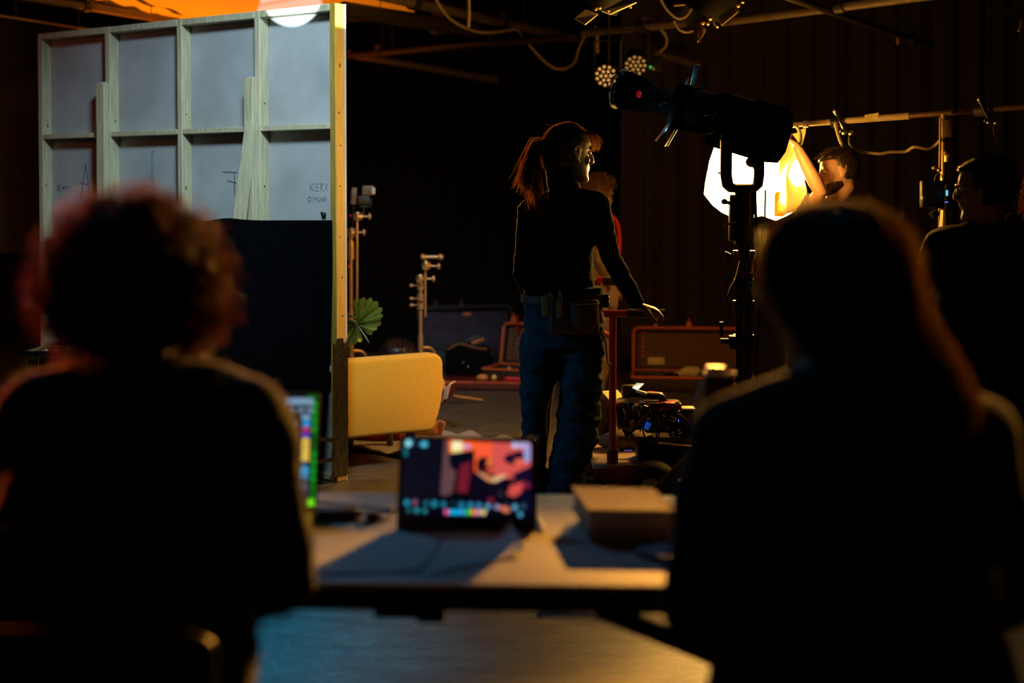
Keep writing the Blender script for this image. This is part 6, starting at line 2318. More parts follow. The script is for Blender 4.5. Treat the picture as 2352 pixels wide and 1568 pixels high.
    pouch(1279, 688, 1291, 730, -.178, .025, TAN, 'tool_sleeve', .005)
    pouch(1262, 735, 1310, 762, -.172, .03, LEATHER, 'belt_pouch', .01)
    MB().bar(at(1262, 672, 6.06), at(1272, 690, 6.05), .022, .012, bev=.003).build('folded_rag', M('yellow_ochre_rag', (.5, .32, .06), .8), t)
    MB().bar(at(1290, 668, 6.05), at(1282, 692, 6.04), .009, .009).bar(at(1285, 668, 6.05), at(1293, 690, 6.04), .009, .009).build('pliers', DULL_STEEL, t)
    MB().bar(at(1294, 664, 6.05), at(1294, 696, 6.04), .011, .011).build('screwdriver', BLACK_PLASTIC, t)
    MB().box(at(1386, 690, 6.16), (.05, .06, .06), None, .01).build('radio_pack', BLACK_PLASTIC, t)
    MB().ell(at(1396, 684, 6.13), .008).ell(at(1397, 694, 6.13), .006).build('radio_knob', CHROME, t)
    cord = smoothpath([at(1386, 712, 6.16), at(1380, 735, 6.16), at(1390, 780, 6.16), at(1396, 830, 6.16), at(1404, 838, 6.15)], 24)
    MB().tube(cord, .0045, 6).build('hanging_cord', M('tan_cord', (.6, .4, .2), .7), t)
    MB().bar(at(1378, 716, 6.15), at(1384, 745, 6.15), .014, .01).build('hanging_strap', M('tan_cord', (.6, .4, .2), .7), t)
    # hair: dark base, combed strands, ponytail
    HAIR = hair_mat('ash_brown_hair', (.075, .045, .028), (.95, .60, .28), .38)
    P = []
    rr = random.Random(4)
    tie = V(0, -.120, .016)
    pts = scalp_points(H, 1500, zmin=-.045)
    for p, n in pts:
        q0 = p + n * .006
        # run over the scalp towards the tie
        oc = V(0, -.012, .004)

        def onskull(v, lift):
            d = v - oc
            kk = math.sqrt((d.x / .082) ** 2 + (d.y / .108) ** 2 + (d.z / .116) ** 2)
            return oc + d / max(kk, 1e-4) * (1 + lift)
        q1 = tie + V(rr.gauss(0, .008), rr.gauss(0, .004), rr.gauss(0, .010))
        li = abs(rr.gauss(0, .03))
        pa = [onskull(q0.lerp(q1, f) + n * .05 * f * (1 - f), .065 + li * math.sin(f * 3.1)) for f in (0, .15, .3, .45, .6, .75, .9)] + [q1]
        P.append(np.array([H(*v) for v in pa]))
    for k in range(900):
        o = tie + V(rr.gauss(0, .012), rr.gauss(0, .006), rr.gauss(0, .012))
        long_ = rr.random() < .22
        sx, sy = rr.gauss(0, .017), rr.gauss(0, .011)
        if long_:
            e = [o, o + V(sx * .3, -.035 + sy * .4, -.015), o + V(sx, -.045 + sy, -.10), o + V(sx, -.025 + sy, -.19), o + V(sx * 1.3, -.005 + sy * 1.2, -.25 - .05 * rr.random())]
        else:
            L = .75 + .35 * rr.random()
            e = [o, o + V(sx * .3, -.040 + sy * .4, .004), o + V(sx, -.054 + sy, -.05 * L), o + V(sx * 1.2, -.062 + sy * 1.3, -.11 * L), o + V(sx * 1.4, -.072 + sy * 1.7, -.165 * L)]
        pa = [H(*v) for v in smoothpath(e, 16)]
        wv = rr.uniform(0, 6)
        P.append(np.array([v + V(.004 * math.sin(i * .9 + wv), 0, .004 * math.cos(i * .8 + wv)) for i, v in enumerate(pa)]))
    # loose fringe over the brow
    for k in range(130):
        x = rr.uniform(-.045, .045)
        e = [V(x, .055, .098), V(x * 1.1, .092 + rr.gauss(0, .004), .086), V(x * 1.15, .108 + rr.gauss(0, .006), .058), V(x * 1.2, .104 + rr.gauss(0, .008), .028 + rr.gauss(0, .008))]
        P.append(np.array([H(*v) for v in smoothpath(e, 12)]))
    for k in range(60):
        p, n = pts[rr.randrange(len(pts))]
        e = [p + n * .006, p + n * .012 + V(0, rr.gauss(0, .01), .002), p + n * (.012 + .012 * rr.random()) + V(rr.gauss(0, .010), rr.gauss(0, .012), rr.gauss(0, .004))]
        P.append(np.array([H(*v) for v in smoothpath(e, 8)]))
    cap = hair_cap(H, .009, -.092)
    cap.limb([H(0, -.055, -.040), H(0, -.050, -.085), H(0, -.045, -.125)], [.058, .053, .050])
    me1 = remesh(cap, .006, 2, 'hair')
    hair = link_mesh('hair', me1, M('dark_ash_hair', (.020, .013, .010), .9, var=.3, scale=60, spec=.05), t)
    hs = link_mesh('hair_strands', strands_mesh('hair_strands', P, .0011, .0005), HAIR, t)
    tie_w = H(*tie)
    MB().tube([tie_w + (H.R @ V(math.cos(a) * .019, 0, math.sin(a) * .019)) for a in [2 * math.pi * k / 20 for k in range(21)]], .010, 10).build('hair_tie', BLACK_CLOTH, t)
    MB().ell(H(-.0, .0, .121), (.014, .010, .006), H.R).build('hair_clip', M('amber_clip', (.7, .45, .2), .2, spec=.8), t)


standing_woman()


# ------------------------------------------------------------------------------------------------ seated people in the foreground
def sit_pose(px_fn, J):
    return J


def seated_left():
    Y = 2.12
    w = lambda px, py, dy=0.0: at(px, py, Y + dy)
    J = dict(pelvis=V(-.575, 2.02, .545), waist=V(-.57, 2.00, .70), chest=V(-.56, 2.04, .92), neck=w(335, 872), sh_l=w(92, 958, .0), sh_r=w(566, 958, -.01), el_l=w(40, 1330, .10), el_r=w(640, 1335, -.02),
             wr_l=V(-.62, 2.50, .787), wr_r=V(-.44, 2.52, .787), hip_l=V(-.67, 2.05, .52), hip_r=V(-.49, 2.05, .52), kn_l=V(-.71, 2.50, .50), kn_r=V(-.53, 2.48, .49), an_l=V(-.70, 2.42, .09), an_r=V(-.53, 2.42, .09))
    J['toe_l'] = J['toe_r'] = V(0, 1, 0)
    H = Head(w(318, 672, .03), 0, yaw=-12, pitch=-8, k=1.04)
    J['head'] = H
    for s in 'lr':
        J['hand_' + s] = dict(d=V(.15 if s == 'l' else -.15, 1, -.02), pn=V(0, 0, -1), thumb=V(1 if s == 'l' else -1, 0, 0), curl=(.3, .33, .36, .4))
    J['zf'] = 0.0
    t = thing('person', 'seated person with big curly hair seen from behind, left foreground', 'person', V(-.575, 2.05, 0))
    B = dict(hip=(.175, .125), waist=(.150, .11), rib=(.160, .115), chest=(.172, .118), up=(.150, .098))
    build_body(t, J, .008, SKIN, B=B)
    B = dict(hip=(.190, .135), waist=(.185, .125), rib=(.175, .12), chest=(.176, .118), up=(.150, .098))
    J['collar'] = .35
    SW = M('black_fuzzy_sweater', (.011, .008, .008), .95, var=.4, scale=120, sheen=.35, spec=.1)
    Jt = dict(J)
    Jt['hem'] = V(-.575, 2.01, .50)
    o = link_mesh('sweater', remesh(shells(Jt, 'top', .020, sleeve=.97, B=B), .011, 3, 'sweater', (.010, 9, 14)), SW, t)
    link_mesh('trousers', remesh(shells(J, 'legs', .006, B=B), .012, 3, 'trousers', (.006, 9, 9)), M('black_trousers', (.009, .009, .011), .9, spec=.1), t)
    shoes(t, J, M('black_shoe_rubber', (.012, .012, .012), .6))
    # fuzz on the sweater
    me = o.data
    nv = len(me.vertices)
    rr = random.Random(2)
    F = []
    org = ORG[o]
    for k in range(2600):
        v = me.vertices[rr.randrange(nv)]
        p = v.co + org
        n = v.normal
        if p.z < .70:
            continue
        F.append(np.array([p, p + n * .007 + V(rr.gauss(0, .003), rr.gauss(0, .003), rr.gauss(0, .003)), p + n * .013 + V(rr.gauss(0, .006), rr.gauss(0, .006), rr.gauss(0, .006))]))
    link_mesh('sweater_fuzz', strands_mesh('sweater_fuzz', F, .0007, .0003), hair_mat('sweater_fibre', (.03, .014, .010), (.16, .06, .03), .3), t)
    # curly hair
    HAIR = hair_mat('dark_curly_hair', (.016, .008, .006), (.85, .38, .16), .32, .4)
    # envelope of the hair in head-local coordinates: lumpy ball
    c0 = V(.0, -.015, .012)

    def env(d):
        r = V(.128, .130, .125)
        k = 1 / math.sqrt((d.x / r.x) ** 2 + (d.y / r.y) ** 2 + (d.z / r.z) ** 2)
        k *= 1 + .10 * noise.noise(d * 3.1 + V(4, 1, 2)) + .05 * noise.noise(d * 7.0)
        # lower right bulge and upper left shoulder of the mass
        return k
    core = MB()
    core.ell(H(0, -.02, .01), .112 * H.k, H.R, 28, 18)
    for k in range(60):
        d = Vector((rr.gauss(0, 1), rr.gauss(0, 1), rr.gauss(0, 1))).normalized()
        if d.y > .55 and d.z < .35:
            continue
        if d.z < -.62:
            continue
        p = c0 + d * env(d) * .86
        core.ell(H(*p), .026 * H.k, None, 10, 8)
    hair = link_mesh('hair', remesh(core, .008, 2, 'hair'), M('dark_hair_core', (.010, .006, .005), .8, spec=.1), t)
    P = []
    n = 0
    while n < 2300:
        d = Vector((rr.gauss(0, 1), rr.gauss(0, 1), rr.gauss(0, 1))).normalized()
        if d.y > .60 and d.z < .40:
            continue
        if d.z < -.72 and d.y > -.5:
            continue
        n += 1
        R0 = env(d)
        a = c0 + d * R0 * .72
        side = d.cross(V(rr.gauss(0, 1), rr.gauss(0, 1), rr.gauss(0, 1))).normalized()
        ln = rr.uniform(.045, .085)
        axis = (d * .62 + side * .75 + V(0, 0, -.25)).normalized()
        u, v_, _ = frame_of(axis)
        cr = rr.uniform(.005, .010)
        turns = rr.uniform(1.6, 3.2)
        ph = rr.uniform(0, 6.28)
        m = 18
        pts = []
        for i in range(m):
            s = i / (m - 1)
            g = cr * min(1, s * 3)
            q = a + axis * ln * s + (u * math.cos(ph + turns * 6.283 * s) + v_ * math.sin(ph + turns * 6.283 * s)) * g
            pts.append(H(*q))
        P.append(np.array(pts))
    link_mesh('hair_curls', strands_mesh('hair_curls', P, .0017, .0009), HAIR, t)
    # small earring below the hair on the right
    for k, (px, py) in enumerate(((512, 772), (514, 800), (516, 822))):
        pass
    er = MB()
    e0 = H(.084, -.006, -.040)
    er.tube([e0, e0 - V(0, 0, .018)], .0012, 6).ell(e0 - V(0, 0, .026), (.005, .005, .009))
    er.build('earring', CHROME, t)
    return t


seated_left()


def seated_right():
    Y = 2.0
    w = lambda px, py, dy=0.0: at(px, py, Y + dy)
    J = dict(pelvis=V(.49, 1.95, .545), waist=V(.485, 1.95, .70), chest=V(.478, 1.98, .93), neck=w(1905, 880), sh_l=w(1680, 1010, .03), sh_r=w(2236, 1010, -.03), el_l=w(1604, 1390, .0), el_r=w(2290, 1380, .08),
             wr_l=V(.36, 2.43, .787), wr_r=V(.62, 2.45, .787), hip_l=V(.39, 1.98, .52), hip_r=V(.58, 1.96, .52), kn_l=V(.42, 2.40, .49), kn_r=V(.60, 2.42, .50), an_l=V(.42, 2.34, .09), an_r=V(.60, 2.34, .09))
    J['toe_l'] = J['toe_r'] = V(0, 1, 0)
    H = Head(w(1915, 662, .03), 0, yaw=40, pitch=-12, k=1.06)
    J['head'] = H
    J['hand_l'] = dict(d=V(-.1, 1, -.02), pn=V(0, 0, -1), thumb=V(1, 0, 0), curl=(.3, .33, .36, .4))
    J['hand_r'] = dict(d=V(-.1, 1, -.02), pn=V(0, 0, -1), thumb=V(-1, 0, 0), curl=(.3, .33, .36, .4))
    J['zf'] = 0.0
    t = thing('person', 'seated person with long wavy hair and glasses seen from behind, right foreground', 'person', V(.49, 1.98, 0))
    B = dict(hip=(.165, .12), waist=(.145, .105), rib=(.158, .11), chest=(.170, .115), up=(.152, .095))
    build_body(t, J, .008, SKIN_B, B=B)
    B = dict(hip=(.205, .14), waist=(.200, .13), rib=(.180, .12), chest=(.174, .118), up=(.152, .095))
    eyes(t, H)
    J['collar'] = .5
    Jt = dict(J)
    Jt['hem'] = V(.49, 1.95, .48)
    SH = M('charcoal_shirt_cloth', (.016, .013, .012), .9, var=.2, scale=60, sheen=.12, spec=.1)
    link_mesh('shirt', remesh(shells(Jt, 'top', .016, sleeve=.97, B=B), .010, 3, 'shirt', (.007, 7, 12)), SH, t)
    link_mesh('trousers', remesh(shells(J, 'legs', .006, B=B), .012, 3, 'trousers', (.006, 9, 9)), M('black_trousers', (.009, .009, .011), .9, spec=.1), t)
    shoes(t, J, M('black_shoe_rubber', (.012, .012, .012), .6))
    # glasses
    GM = M('dark_glasses_frame', (.02, .016, .014), .25)
    g = MB()
    for s in (-1, 1):
        g.tube([H(s * .034 + .026 * math.cos(a), .094 - .006 * abs(math.cos(a)), .008 + .021 * math.sin(a)) for a in [2 * math.pi * k / 20 for k in range(21)]], .0018, 6)
        g.tube([H(s * .060, .090, .014), H(s * .076, .05, .016), H(s * .079, -.010, .014)], .0018, 6)
    g.tube([H(-.009, .098, .012), H(.009, .098, .012)], .0016, 6)
    go = g.build('glasses', GM, t)
    gl = MB()
    for s in (-1, 1):
        gl.lathe([(.001, -.0006), (.024, -.0006), (.024, .0006), (.001, .0006)], H(s * .034, .0935, .008), H.R @ V(s * .12, 1, 0), 20)
    gl.build('glasses_lens', M('clear_lens', (.9, .9, .9), .03, trans=.95, var=.01), go)
    e0 = H(-.074, .004, -.040)
    MB().ell(e0, (.004, .004, .005)).ell(e0 - V(0, 0, .010), .005).build('earring', M('bright_earring', (.9, .8, .6), .15, 1.0, var=.05), t)
    # long hair: silhouette rows (photo pixels: left, right) swept down and back
    HAIR = hair_mat('brown_wavy_hair', (.020, .012, .008), (.85, .58, .28), .38, .42)
    rows = [(462, 1895, 1955, .015), (474, 1850, 2000, .055), (496, 1808, 2040, .085), (530, 1782, 2068, .108), (580, 1766, 2088, .122), (640, 1764, 2098, .128), (700, 1790, 2112, .128), (750, 1826, 2140, .120), (800, 1862, 2172, .105), (850, 1892, 2200, .090), (900, 1925, 2226, .075), (950, 1975, 2232, .055), (985, 2050, 2222, .035)]
    mb = MB()
    rings = []

    def row(py):
        for a, b in zip(rows[:-1], rows[1:]):
            if a[0] <= py <= b[0]:
                f = (py - a[0]) / (b[0] - a[0])
                return [a[i] + (b[i] - a[i]) * f for i in range(1, 4)]
        return rows[0][1:] if py < rows[0][0] else rows[-1][1:]
    X = V(.97, -.22, 0).normalized()
    Yv = V(.22, .97, 0)

    def hp(py, a, out=0.0):
        l, r, b = row(py)
        yc = Y + .02 - max(0, (py - 700)) / 300 * .115
        c = at((l + r) / 2, py, yc)
        hw_ = (r - l) / 2 * yc / F_PX
        # hair lies at the sides and back; the face side is left open below the brow
        bb = b if math.sin(a) < 0 else b * (1.0 if py < 600 else max(.25, 1 - (py - 600) / 160))
        return c + V(1, 0, 0) * ((hw_ + out) * math.cos(a)) + V(0, 1, 0) * ((bb + out) * math.sin(a))
    for r in rows:
        rings.append([hp(r[0], 2 * math.pi * k / 36) for k in range(36)])
    mb.loft(rings)
    link_mesh('hair', remesh(mb, .009, 3, 'hair', (.008, 14, 5)), M('dark_hair_core', (.010, .006, .005), .8, spec=.1), t)
    P = []
    rr = random.Random(9)
    for k in range(2300):
        a = rr.uniform(math.pi * .72, math.pi * 2.42)
        s0 = rr.uniform(463, 820)
        s1 = min(990, s0 + rr.uniform(160, 330))
        m = 18
        wv, wa = rr.uniform(0, 6), rr.uniform(.002, .006)
        pts = []
        o = rr.gauss(.002, .004)
        da = rr.gauss(0, .10)
        for i in range(m):
            s = s0 + (s1 - s0) * i / (m - 1)
            aw = wa * max(0, (s - 650) / 300)
            pts.append(hp(s, a + da * i / m + aw * 6 * math.sin(wv + i * .9), o + aw * math.cos(wv + i * .9)))
        P.append(np.array(pts))
    # loose curls fanning out low on the right
    for k in range(520):
        py0 = rr.uniform(730, 900)
        base = hp(py0, rr.uniform(-.5, .35), .0)
        e = [base]
        dx = rr.uniform(-.01, .030)
        ln = rr.uniform(.05, .11)
        for i in range(1, 12):
            s = i / 11
            e.append(base + V(dx * s + .010 * math.sin(s * 9 + k), .012 * math.cos(s * 9 + k) - .01 * s, -ln * s))
        P.append(np.array(e))
    # fly-aways
    for k in range(160):
        py0 = rr.uniform(464, 700)
        a = rr.uniform(-.4, 3.5)
        p = hp(py0, a, .002)
        q = hp(py0 - 18, a + rr.gauss(0, .2), rr.uniform(.012, .026))
        P.append(np.array([p, (p + q) / 2 + V(0, 0, .005), q]))
    link_mesh('hair_strands', strands_mesh('hair_strands', P, .0012, .0006), HAIR, t)


seated_right()


# ------------------------------------------------------------------------------------------------ man in glasses, right
def man_glasses():
    Y = 5.2
    w = lambda px, py, dy=0.0: at(px, py, Y + dy)
    J = dict(pelvis=w(2262, 830), waist=w(2262, 740), chest=w(2258, 628), neck=w(2268, 522), sh_l=w(2160, 562, .03), sh_r=w(2376, 560, -.03), el_l=w(2130, 668, .08), el_r=w(2410, 720, .05),
             wr_l=w(2165, 752, .24), wr_r=w(2360, 800, .24), hip_l=w(2215, 850), hip_r=w(2312, 850), kn_l=w(2205, 1070, .02), kn_r=w(2310, 1070, .02), an_l=w(2205, 1280), an_r=w(2310, 1280), arm_k=.95)
    J['an_l'].z = J['an_r'].z = .085
    J['toe_l'], J['toe_r'] = V(-.4, 1, 0), V(-.1, 1, 0)
    H = Head(w(2258, 434, .0), 0, yaw=66, pitch=-6, k=.97)
    J['head'] = H
    J['hand_l'] = dict(d=V(.5, .8, .1), pn=V(0, -.2, 1), thumb=V(-1, 0, .2), curl=(.5, .5, .55, .6))
    J['hand_r'] = dict(d=V(-.5, .8, .1), pn=V(0, -.2, 1), thumb=V(1, 0, .2), curl=(.5, .5, .55, .6))
    J['zf'] = 0
    t = thing('person', 'person in black t-shirt and glasses facing left, dark cropped hair, right side', 'person', V(J['pelvis'].x, Y, 0))
    B = dict(hip=(.165, .115), waist=(.150, .11), rib=(.162, .118), chest=(.178, .122), up=(.165, .102))
    build_body(t, J, .006, SKIN_B, B=B)
    eyes(t, H)
    J['collar'] = .2
    J['hem'] = w(2262, 850)
    link_mesh('t_shirt', remesh(shells(J, 'top', .014, sleeve=.52, B=B), .008, 3, 'shirt', (.008, 11, 18)), M('black_jersey_cloth', (.012, .010, .010), .9, var=.25, scale=60, sheen=.12, spec=.1), t)
    link_mesh('trousers', remesh(shells(J, 'legs', .006, B=B), .010, 3, 'trousers', (.008, 9, 12)), M('black_trousers', (.009, .009, .011), .9, spec=.1), t)
    shoes(t, J, M('black_shoe_rubber', (.012, .012, .012), .6))
    g = MB()
    for s in (-1, 1):
        g.tube([H(s * .034 + .025 * math.cos(a), .094 - .006 * abs(math.cos(a)), .008 + .019 * math.sin(a)) for a in [2 * math.pi * k / 18 for k in range(19)]], .0020, 6)
        g.tube([H(s * .060, .090, .016), H(s * .076, .05, .017), H(s * .079, -.005, .015)], .0022, 6)
    g.tube([H(-.009, .098, .012), H(.009, .098, .012)], .0016, 6)
    g.build('glasses', M('dark_glasses_frame', (.02, .016, .014), .25), t)
    HAIR = hair_mat('black_cropped_hair', (.010, .008, .007), (.10, .05, .02), .2)
    cap = hair_cap(H, .016, -.075, .055)
    link_mesh('hair', remesh(cap, .006, 2, 'hair', (.003, 40, 40)), HAIR, t)
    P = []
    rr = random.Random(21)
    for p, n in scalp_points(H, 900, zmin=-.055, grow=1.12):
        q = p + n * .004
        e = [q, q + n * .006 + V(0, -.004, 0), q + n * .010 + V(rr.gauss(0, .004), -.012, -.006 + rr.gauss(0, .004))]
        P.append(np.array([H(*v) for v in smoothpath(e, 5)]))
    link_mesh('hair_strands', strands_mesh('hair_strands', P, .0010, .0004), HAIR, t)
    MB().tube([at(2103, 604, 5.3), at(2118, 606, 5.25)], .005, 8).ell(at(2101, 603, 5.3), .006).build('held_pen', M('brown_pen', (.3, .18, .12), .4), t)


man_glasses()


# ------------------------------------------------------------------------------------------------ red haired person at the right edge
def edge_person():
    Y = 5.95
    X = at(2410, 700, Y).x
    J = stand_pose(V(X, Y, 0), math.radians(8), .92, an_l=(-.19, .02, .09), kn_l=(-.17, .04, .50), wr_l=(-.20, .18, .93), el_l=(-.235, .02, 1.10))
    H = Head(V(X, Y, 1.475), math.radians(8), yaw=10, k=1.0)
    J['head'] = H
    J['hand_l'] = relaxed_hand(J, 'l', (0.3, .7, -.5))
    J['hand_r'] = relaxed_hand(J, 'r')
    J['zf'] = 0
    t = thing('person', 'person with long red curls cut off by the right edge of the frame', 'person', V(X, Y, 0))
    build_body(t, J, .007, M('skin_edge', (.55, .28, .18), .5, var=.08))
    J['hem'] = J['pelvis'] - V(0, 0, .06)
    link_mesh('jacket', remesh(shells(J, 'top', .018, sleeve=.97), .009, 3, 'jacket', (.008, 11, 16)), BLACK_CLOTH, t)
    link_mesh('cropped_trousers', remesh(shells(J, 'legs', .006, leg_end=.42, leg_r=[.092, .09, .078, .068, .066, .064, .062]), .009, 3, 'trousers', (.008, 9, 12)), M('blue_black_denim', (.010, .011, .016), .85, spec=.2), t)
    for s in 'lr':
        mb = MB()
        foot_shapes(mb, J['an_' + s], J['toe_' + s], .011, zf=.012)
        mb.limb([J['an_' + s] - V(0, 0, .03), J['an_' + s] + V(0, 0, .09)], [.046, .050])
        o = link_mesh('boot', remesh(mb, .007, 3, 'boot'), M('dark_boot', (.02, .018, .022), .5), t)
        MB().tube([J['an_' + s] + V(.050 * math.cos(a), .050 * math.sin(a), .045) for a in [2 * math.pi * k / 20 for k in range(21)]], .008, 8).build('boot_strap', M('dark_red_strap', (.35, .03, .03), .5), o)
        MB().tube([J['an_' + s] + V(.049 * math.cos(a), .049 * math.sin(a), .022) for a in [2 * math.pi * k / 20 for k in range(21)]], .005, 8).build('boot_strap', M('grey_strap', (.3, .3, .34), .5), o)
    # thigh pouch with glinting fittings
    k = J['kn_l'] + V(-.085, -.03, .22)
    MB().box(k + V(.0, 0, 0), (.05, .10, .16), None, .012).build('thigh_pouch', BLACK_CLOTH, t)
    MB().ell(k + V(-.028, -.04, .07), .007).ell(k + V(-.028, -.045, .03), .006).build('pouch_stud', CHROME, t)
    MB().ell(k + V(-.02, -.05, .10), (.007, .004, .007)).build('blue_button', M('blue_button', (.05, .25, .5), .4), t)
    HAIR = hair_mat('red_curly_hair', (.38, .12, .035), (.9, .4, .12), .4)
    link_mesh('hair', remesh(hair_cap(H, .014, -.06), .008, 2, 'hair'), HAIR, t)
    P = []
    rr = random.Random(31)
    for p, n in scalp_points(H, 800, zmin=-.05):
        L = rr.uniform(.18, .36)
        m = 22
        cr, tw, ph = rr.uniform(.006, .011), rr.uniform(18, 30), rr.uniform(0, 6)
        out = V(p.x * 1.3, min(p.y, -.02) * 1.1, 0)
        pts = []
        for i in range(m):
            s = i / (m - 1)
            q = p + n * (.02 * min(1, s * 4)) + out * (.9 * s) + V(0, -.02 * s, -L * s ** 1.2 + .02 * s)
            q += V(math.cos(ph + tw * s), math.sin(ph + tw * s), 0) * cr * min(1, 4 * s)
            pts.append(H(*q))
        P.append(np.array(pts))
    link_mesh('hair_curls', strands_mesh('hair_curls', P, .0022, .0010), HAIR, t)


edge_person()


# ------------------------------------------------------------------------------------------------ man reaching to the softbox
def reaching_man():
    Y = 7.05
    w = lambda px, py, dy=0.0: at(px, py, Y + dy)
    J = dict(pelvis=w(1905, 745), waist=w(1903, 665), chest=w(1902, 560), neck=w(1910, 472), sh_l=w(1852, 505, -.02), sh_r=w(1966, 505, .04), el_l=w(1872, 415, -.12), el_r=w(1985, 610, .02),
             wr_l=w(1832, 340, -.16), wr_r=w(1975, 700, -.08), hip_l=w(1872, 760), hip_r=w(1940, 760), kn_l=w(1868, 925), kn_r=w(1942, 925), an_l=w(1866, 1060), an_r=w(1942, 1060), arm_k=.92)
    J['el_l'] = w(1884, 440, -.14)
    J['an_l'].z = J['an_r'].z = .085
    J['toe_l'], J['toe_r'] = V(-.8, -.5, 0), V(-.7, -.3, 0)
    H = Head(w(1926, 396, .02), 0, yaw=96, pitch=-10, roll=10, k=.98)
    J['head'] = H
    J['hand_l'] = dict(d=V(-.55, -.05, .8), pn=V(-.8, 0, -.5), thumb=V(0, -1, 0), curl=(.5, .55, .6, .6))
    J['hand_r'] = dict(d=V(-.3, -.3, -.8), pn=V(-1, 0, 0), thumb=V(0, -1, 0), curl=(.3, .35, .4, .45))
    J['zf'] = 0
    t = thing('person', 'person in grey t-shirt reaching an arm up to the glowing softbox', 'person', V(J['pelvis'].x, Y, 0))
    build_body(t, J, .006, SKIN)
    eyes(t, H)
    J['hem'] = w(1904, 765)
    link_mesh('t_shirt', remesh(shells(J, 'top', .022, sleeve=.30), .008, 3, 'shirt', (.008, 11, 14)), M('grey_tan_jersey', (.26, .20, .15), .9, var=.15, scale=50, spec=.1), t)
    link_mesh('trousers', remesh(shells(J, 'legs', .006), .010, 3, 'trousers', (.008, 9, 12)), M('black_trousers', (.009, .009, .011), .9, spec=.1), t)
    shoes(t, J, M('black_shoe_rubber', (.012, .012, .012), .6))
    HAIR = hair_mat('dark_brown_short_hair', (.030, .016, .010), (.35, .16, .05), .25)
    link_mesh('hair', remesh(hair_cap(H, .014, -.06, .060), .007, 2, 'hair', (.004, 30, 30)), HAIR, t)
    P = []
    rr = random.Random(41)
    for p, n in scalp_points(H, 1000, zmin=-.04, grow=1.08):
        q = p + n * .006
        sw = V(rr.gauss(0, .008), .012 + rr.gauss(0, .006), -.004)
        e = [q, q + n * .007 + sw * .5, q + n * .010 + sw * 1.4]
        P.append(np.array([H(*v) for v in smoothpath(e, 6)]))
    link_mesh('hair_strands', strands_mesh('hair_strands', P, .0014, .0006), HAIR, t)
    # dark beard along the jaw
    bm_ = MB()
    X, Yx = H.R @ V(1, 0, 0), H.R @ V(0, 1, 0)
    bm_.loft([ringp(H(0, (f + b) / 2 + .003, z), X, Yx, (w_ + .003) * H.k, ((f - b) / 2 + .002) * H.k, 24, 2.1) for z, f, b, w_ in HEAD_RINGS[:7] for b in (max(b, -.035),)])
    link_mesh('beard', remesh(bm_, .006, 2, 'beard'), HAIR, t)


reaching_man()


# ------------------------------------------------------------------------------------------------ person half hidden behind the woman
def hidden_person():
    Y = 9.7
    X = at(1368, 600, Y).x
    J = stand_pose(V(X, Y, 0), math.radians(-75), .915)
    H = Head(V(X + .03, Y, 1.40), math.radians(-75), yaw=20, pitch=-8, k=1.0)
    J['head'] = H
    J['hand_l'] = relaxed_hand(J, 'l')
    J['hand_r'] = relaxed_hand(J, 'r')
    J['zf'] = 0
    t = thing('person', 'person in yellow shirt with red straps, mostly hidden behind the standing woman', 'person', V(X, Y, 0))
    build_body(t, J, .008, SKIN)
    J['hem'] = J['pelvis'] - V(0, 0, .05)
    link_mesh('shirt', remesh(shells(J, 'top', .016, sleeve=.95), .010, 3, 'shirt', (.010, 11, 16)), M('straw_yellow_shirt', (.40, .25, .09), .9, var=.15, spec=.1), t)
    link_mesh('trousers', remesh(shells(J, 'legs', .006), .011, 3, 'trousers', (.010, 9, 18)), M('khaki_trousers', (.36, .22, .10), .9, var=.3, scale=14, spec=.1), t)
    shoes(t, J, M('brown_shoe', (.12, .06, .03), .5))
    R = Rz(math.radians(-75))
    for s in (-1, 1):
        pts = [V(X, Y, 0) + R @ V(s * .085, y, z) for y, z in ((.125, .88), (.137, 1.0), (.142, 1.12), (.115, 1.235), (.02, 1.285), (-.10, 1.22), (-.135, 1.05), (-.125, .90))]
        MB().tube(smoothpath(pts, 30), .014, 8, sq=(1, .5)).build('shoulder_strap', M('bright_red_plastic', (0.75, 0.02, 0.02), 0.4), t)
    HAIR = hair_mat('fair_curly_hair', (.32, .17, .06), (.75, .38, .10), .35)
    link_mesh('hair', remesh(hair_cap(H, .014, -.06), .008, 2, 'hair'), HAIR, t)
    P = []
    rr = random.Random(51)
    for p, n in scalp_points(H, 700, zmin=-.05, grow=1.1):
        m = 12
        ph, ax_ = rr.uniform(0, 6), (n + V(rr.gauss(0, .5), rr.gauss(0, .5), rr.gauss(0, .4) - .2)).normalized()
        P.append(np.array([H(*(p + ax_ * (.05 * i / m) + V(math.cos(ph + i), math.sin(ph + i), math.cos(i + ph)) * .006)) for i in range(m)]))
    link_mesh('hair_curls', strands_mesh('hair_curls', P, .0020, .0010), HAIR, t)


hidden_person()


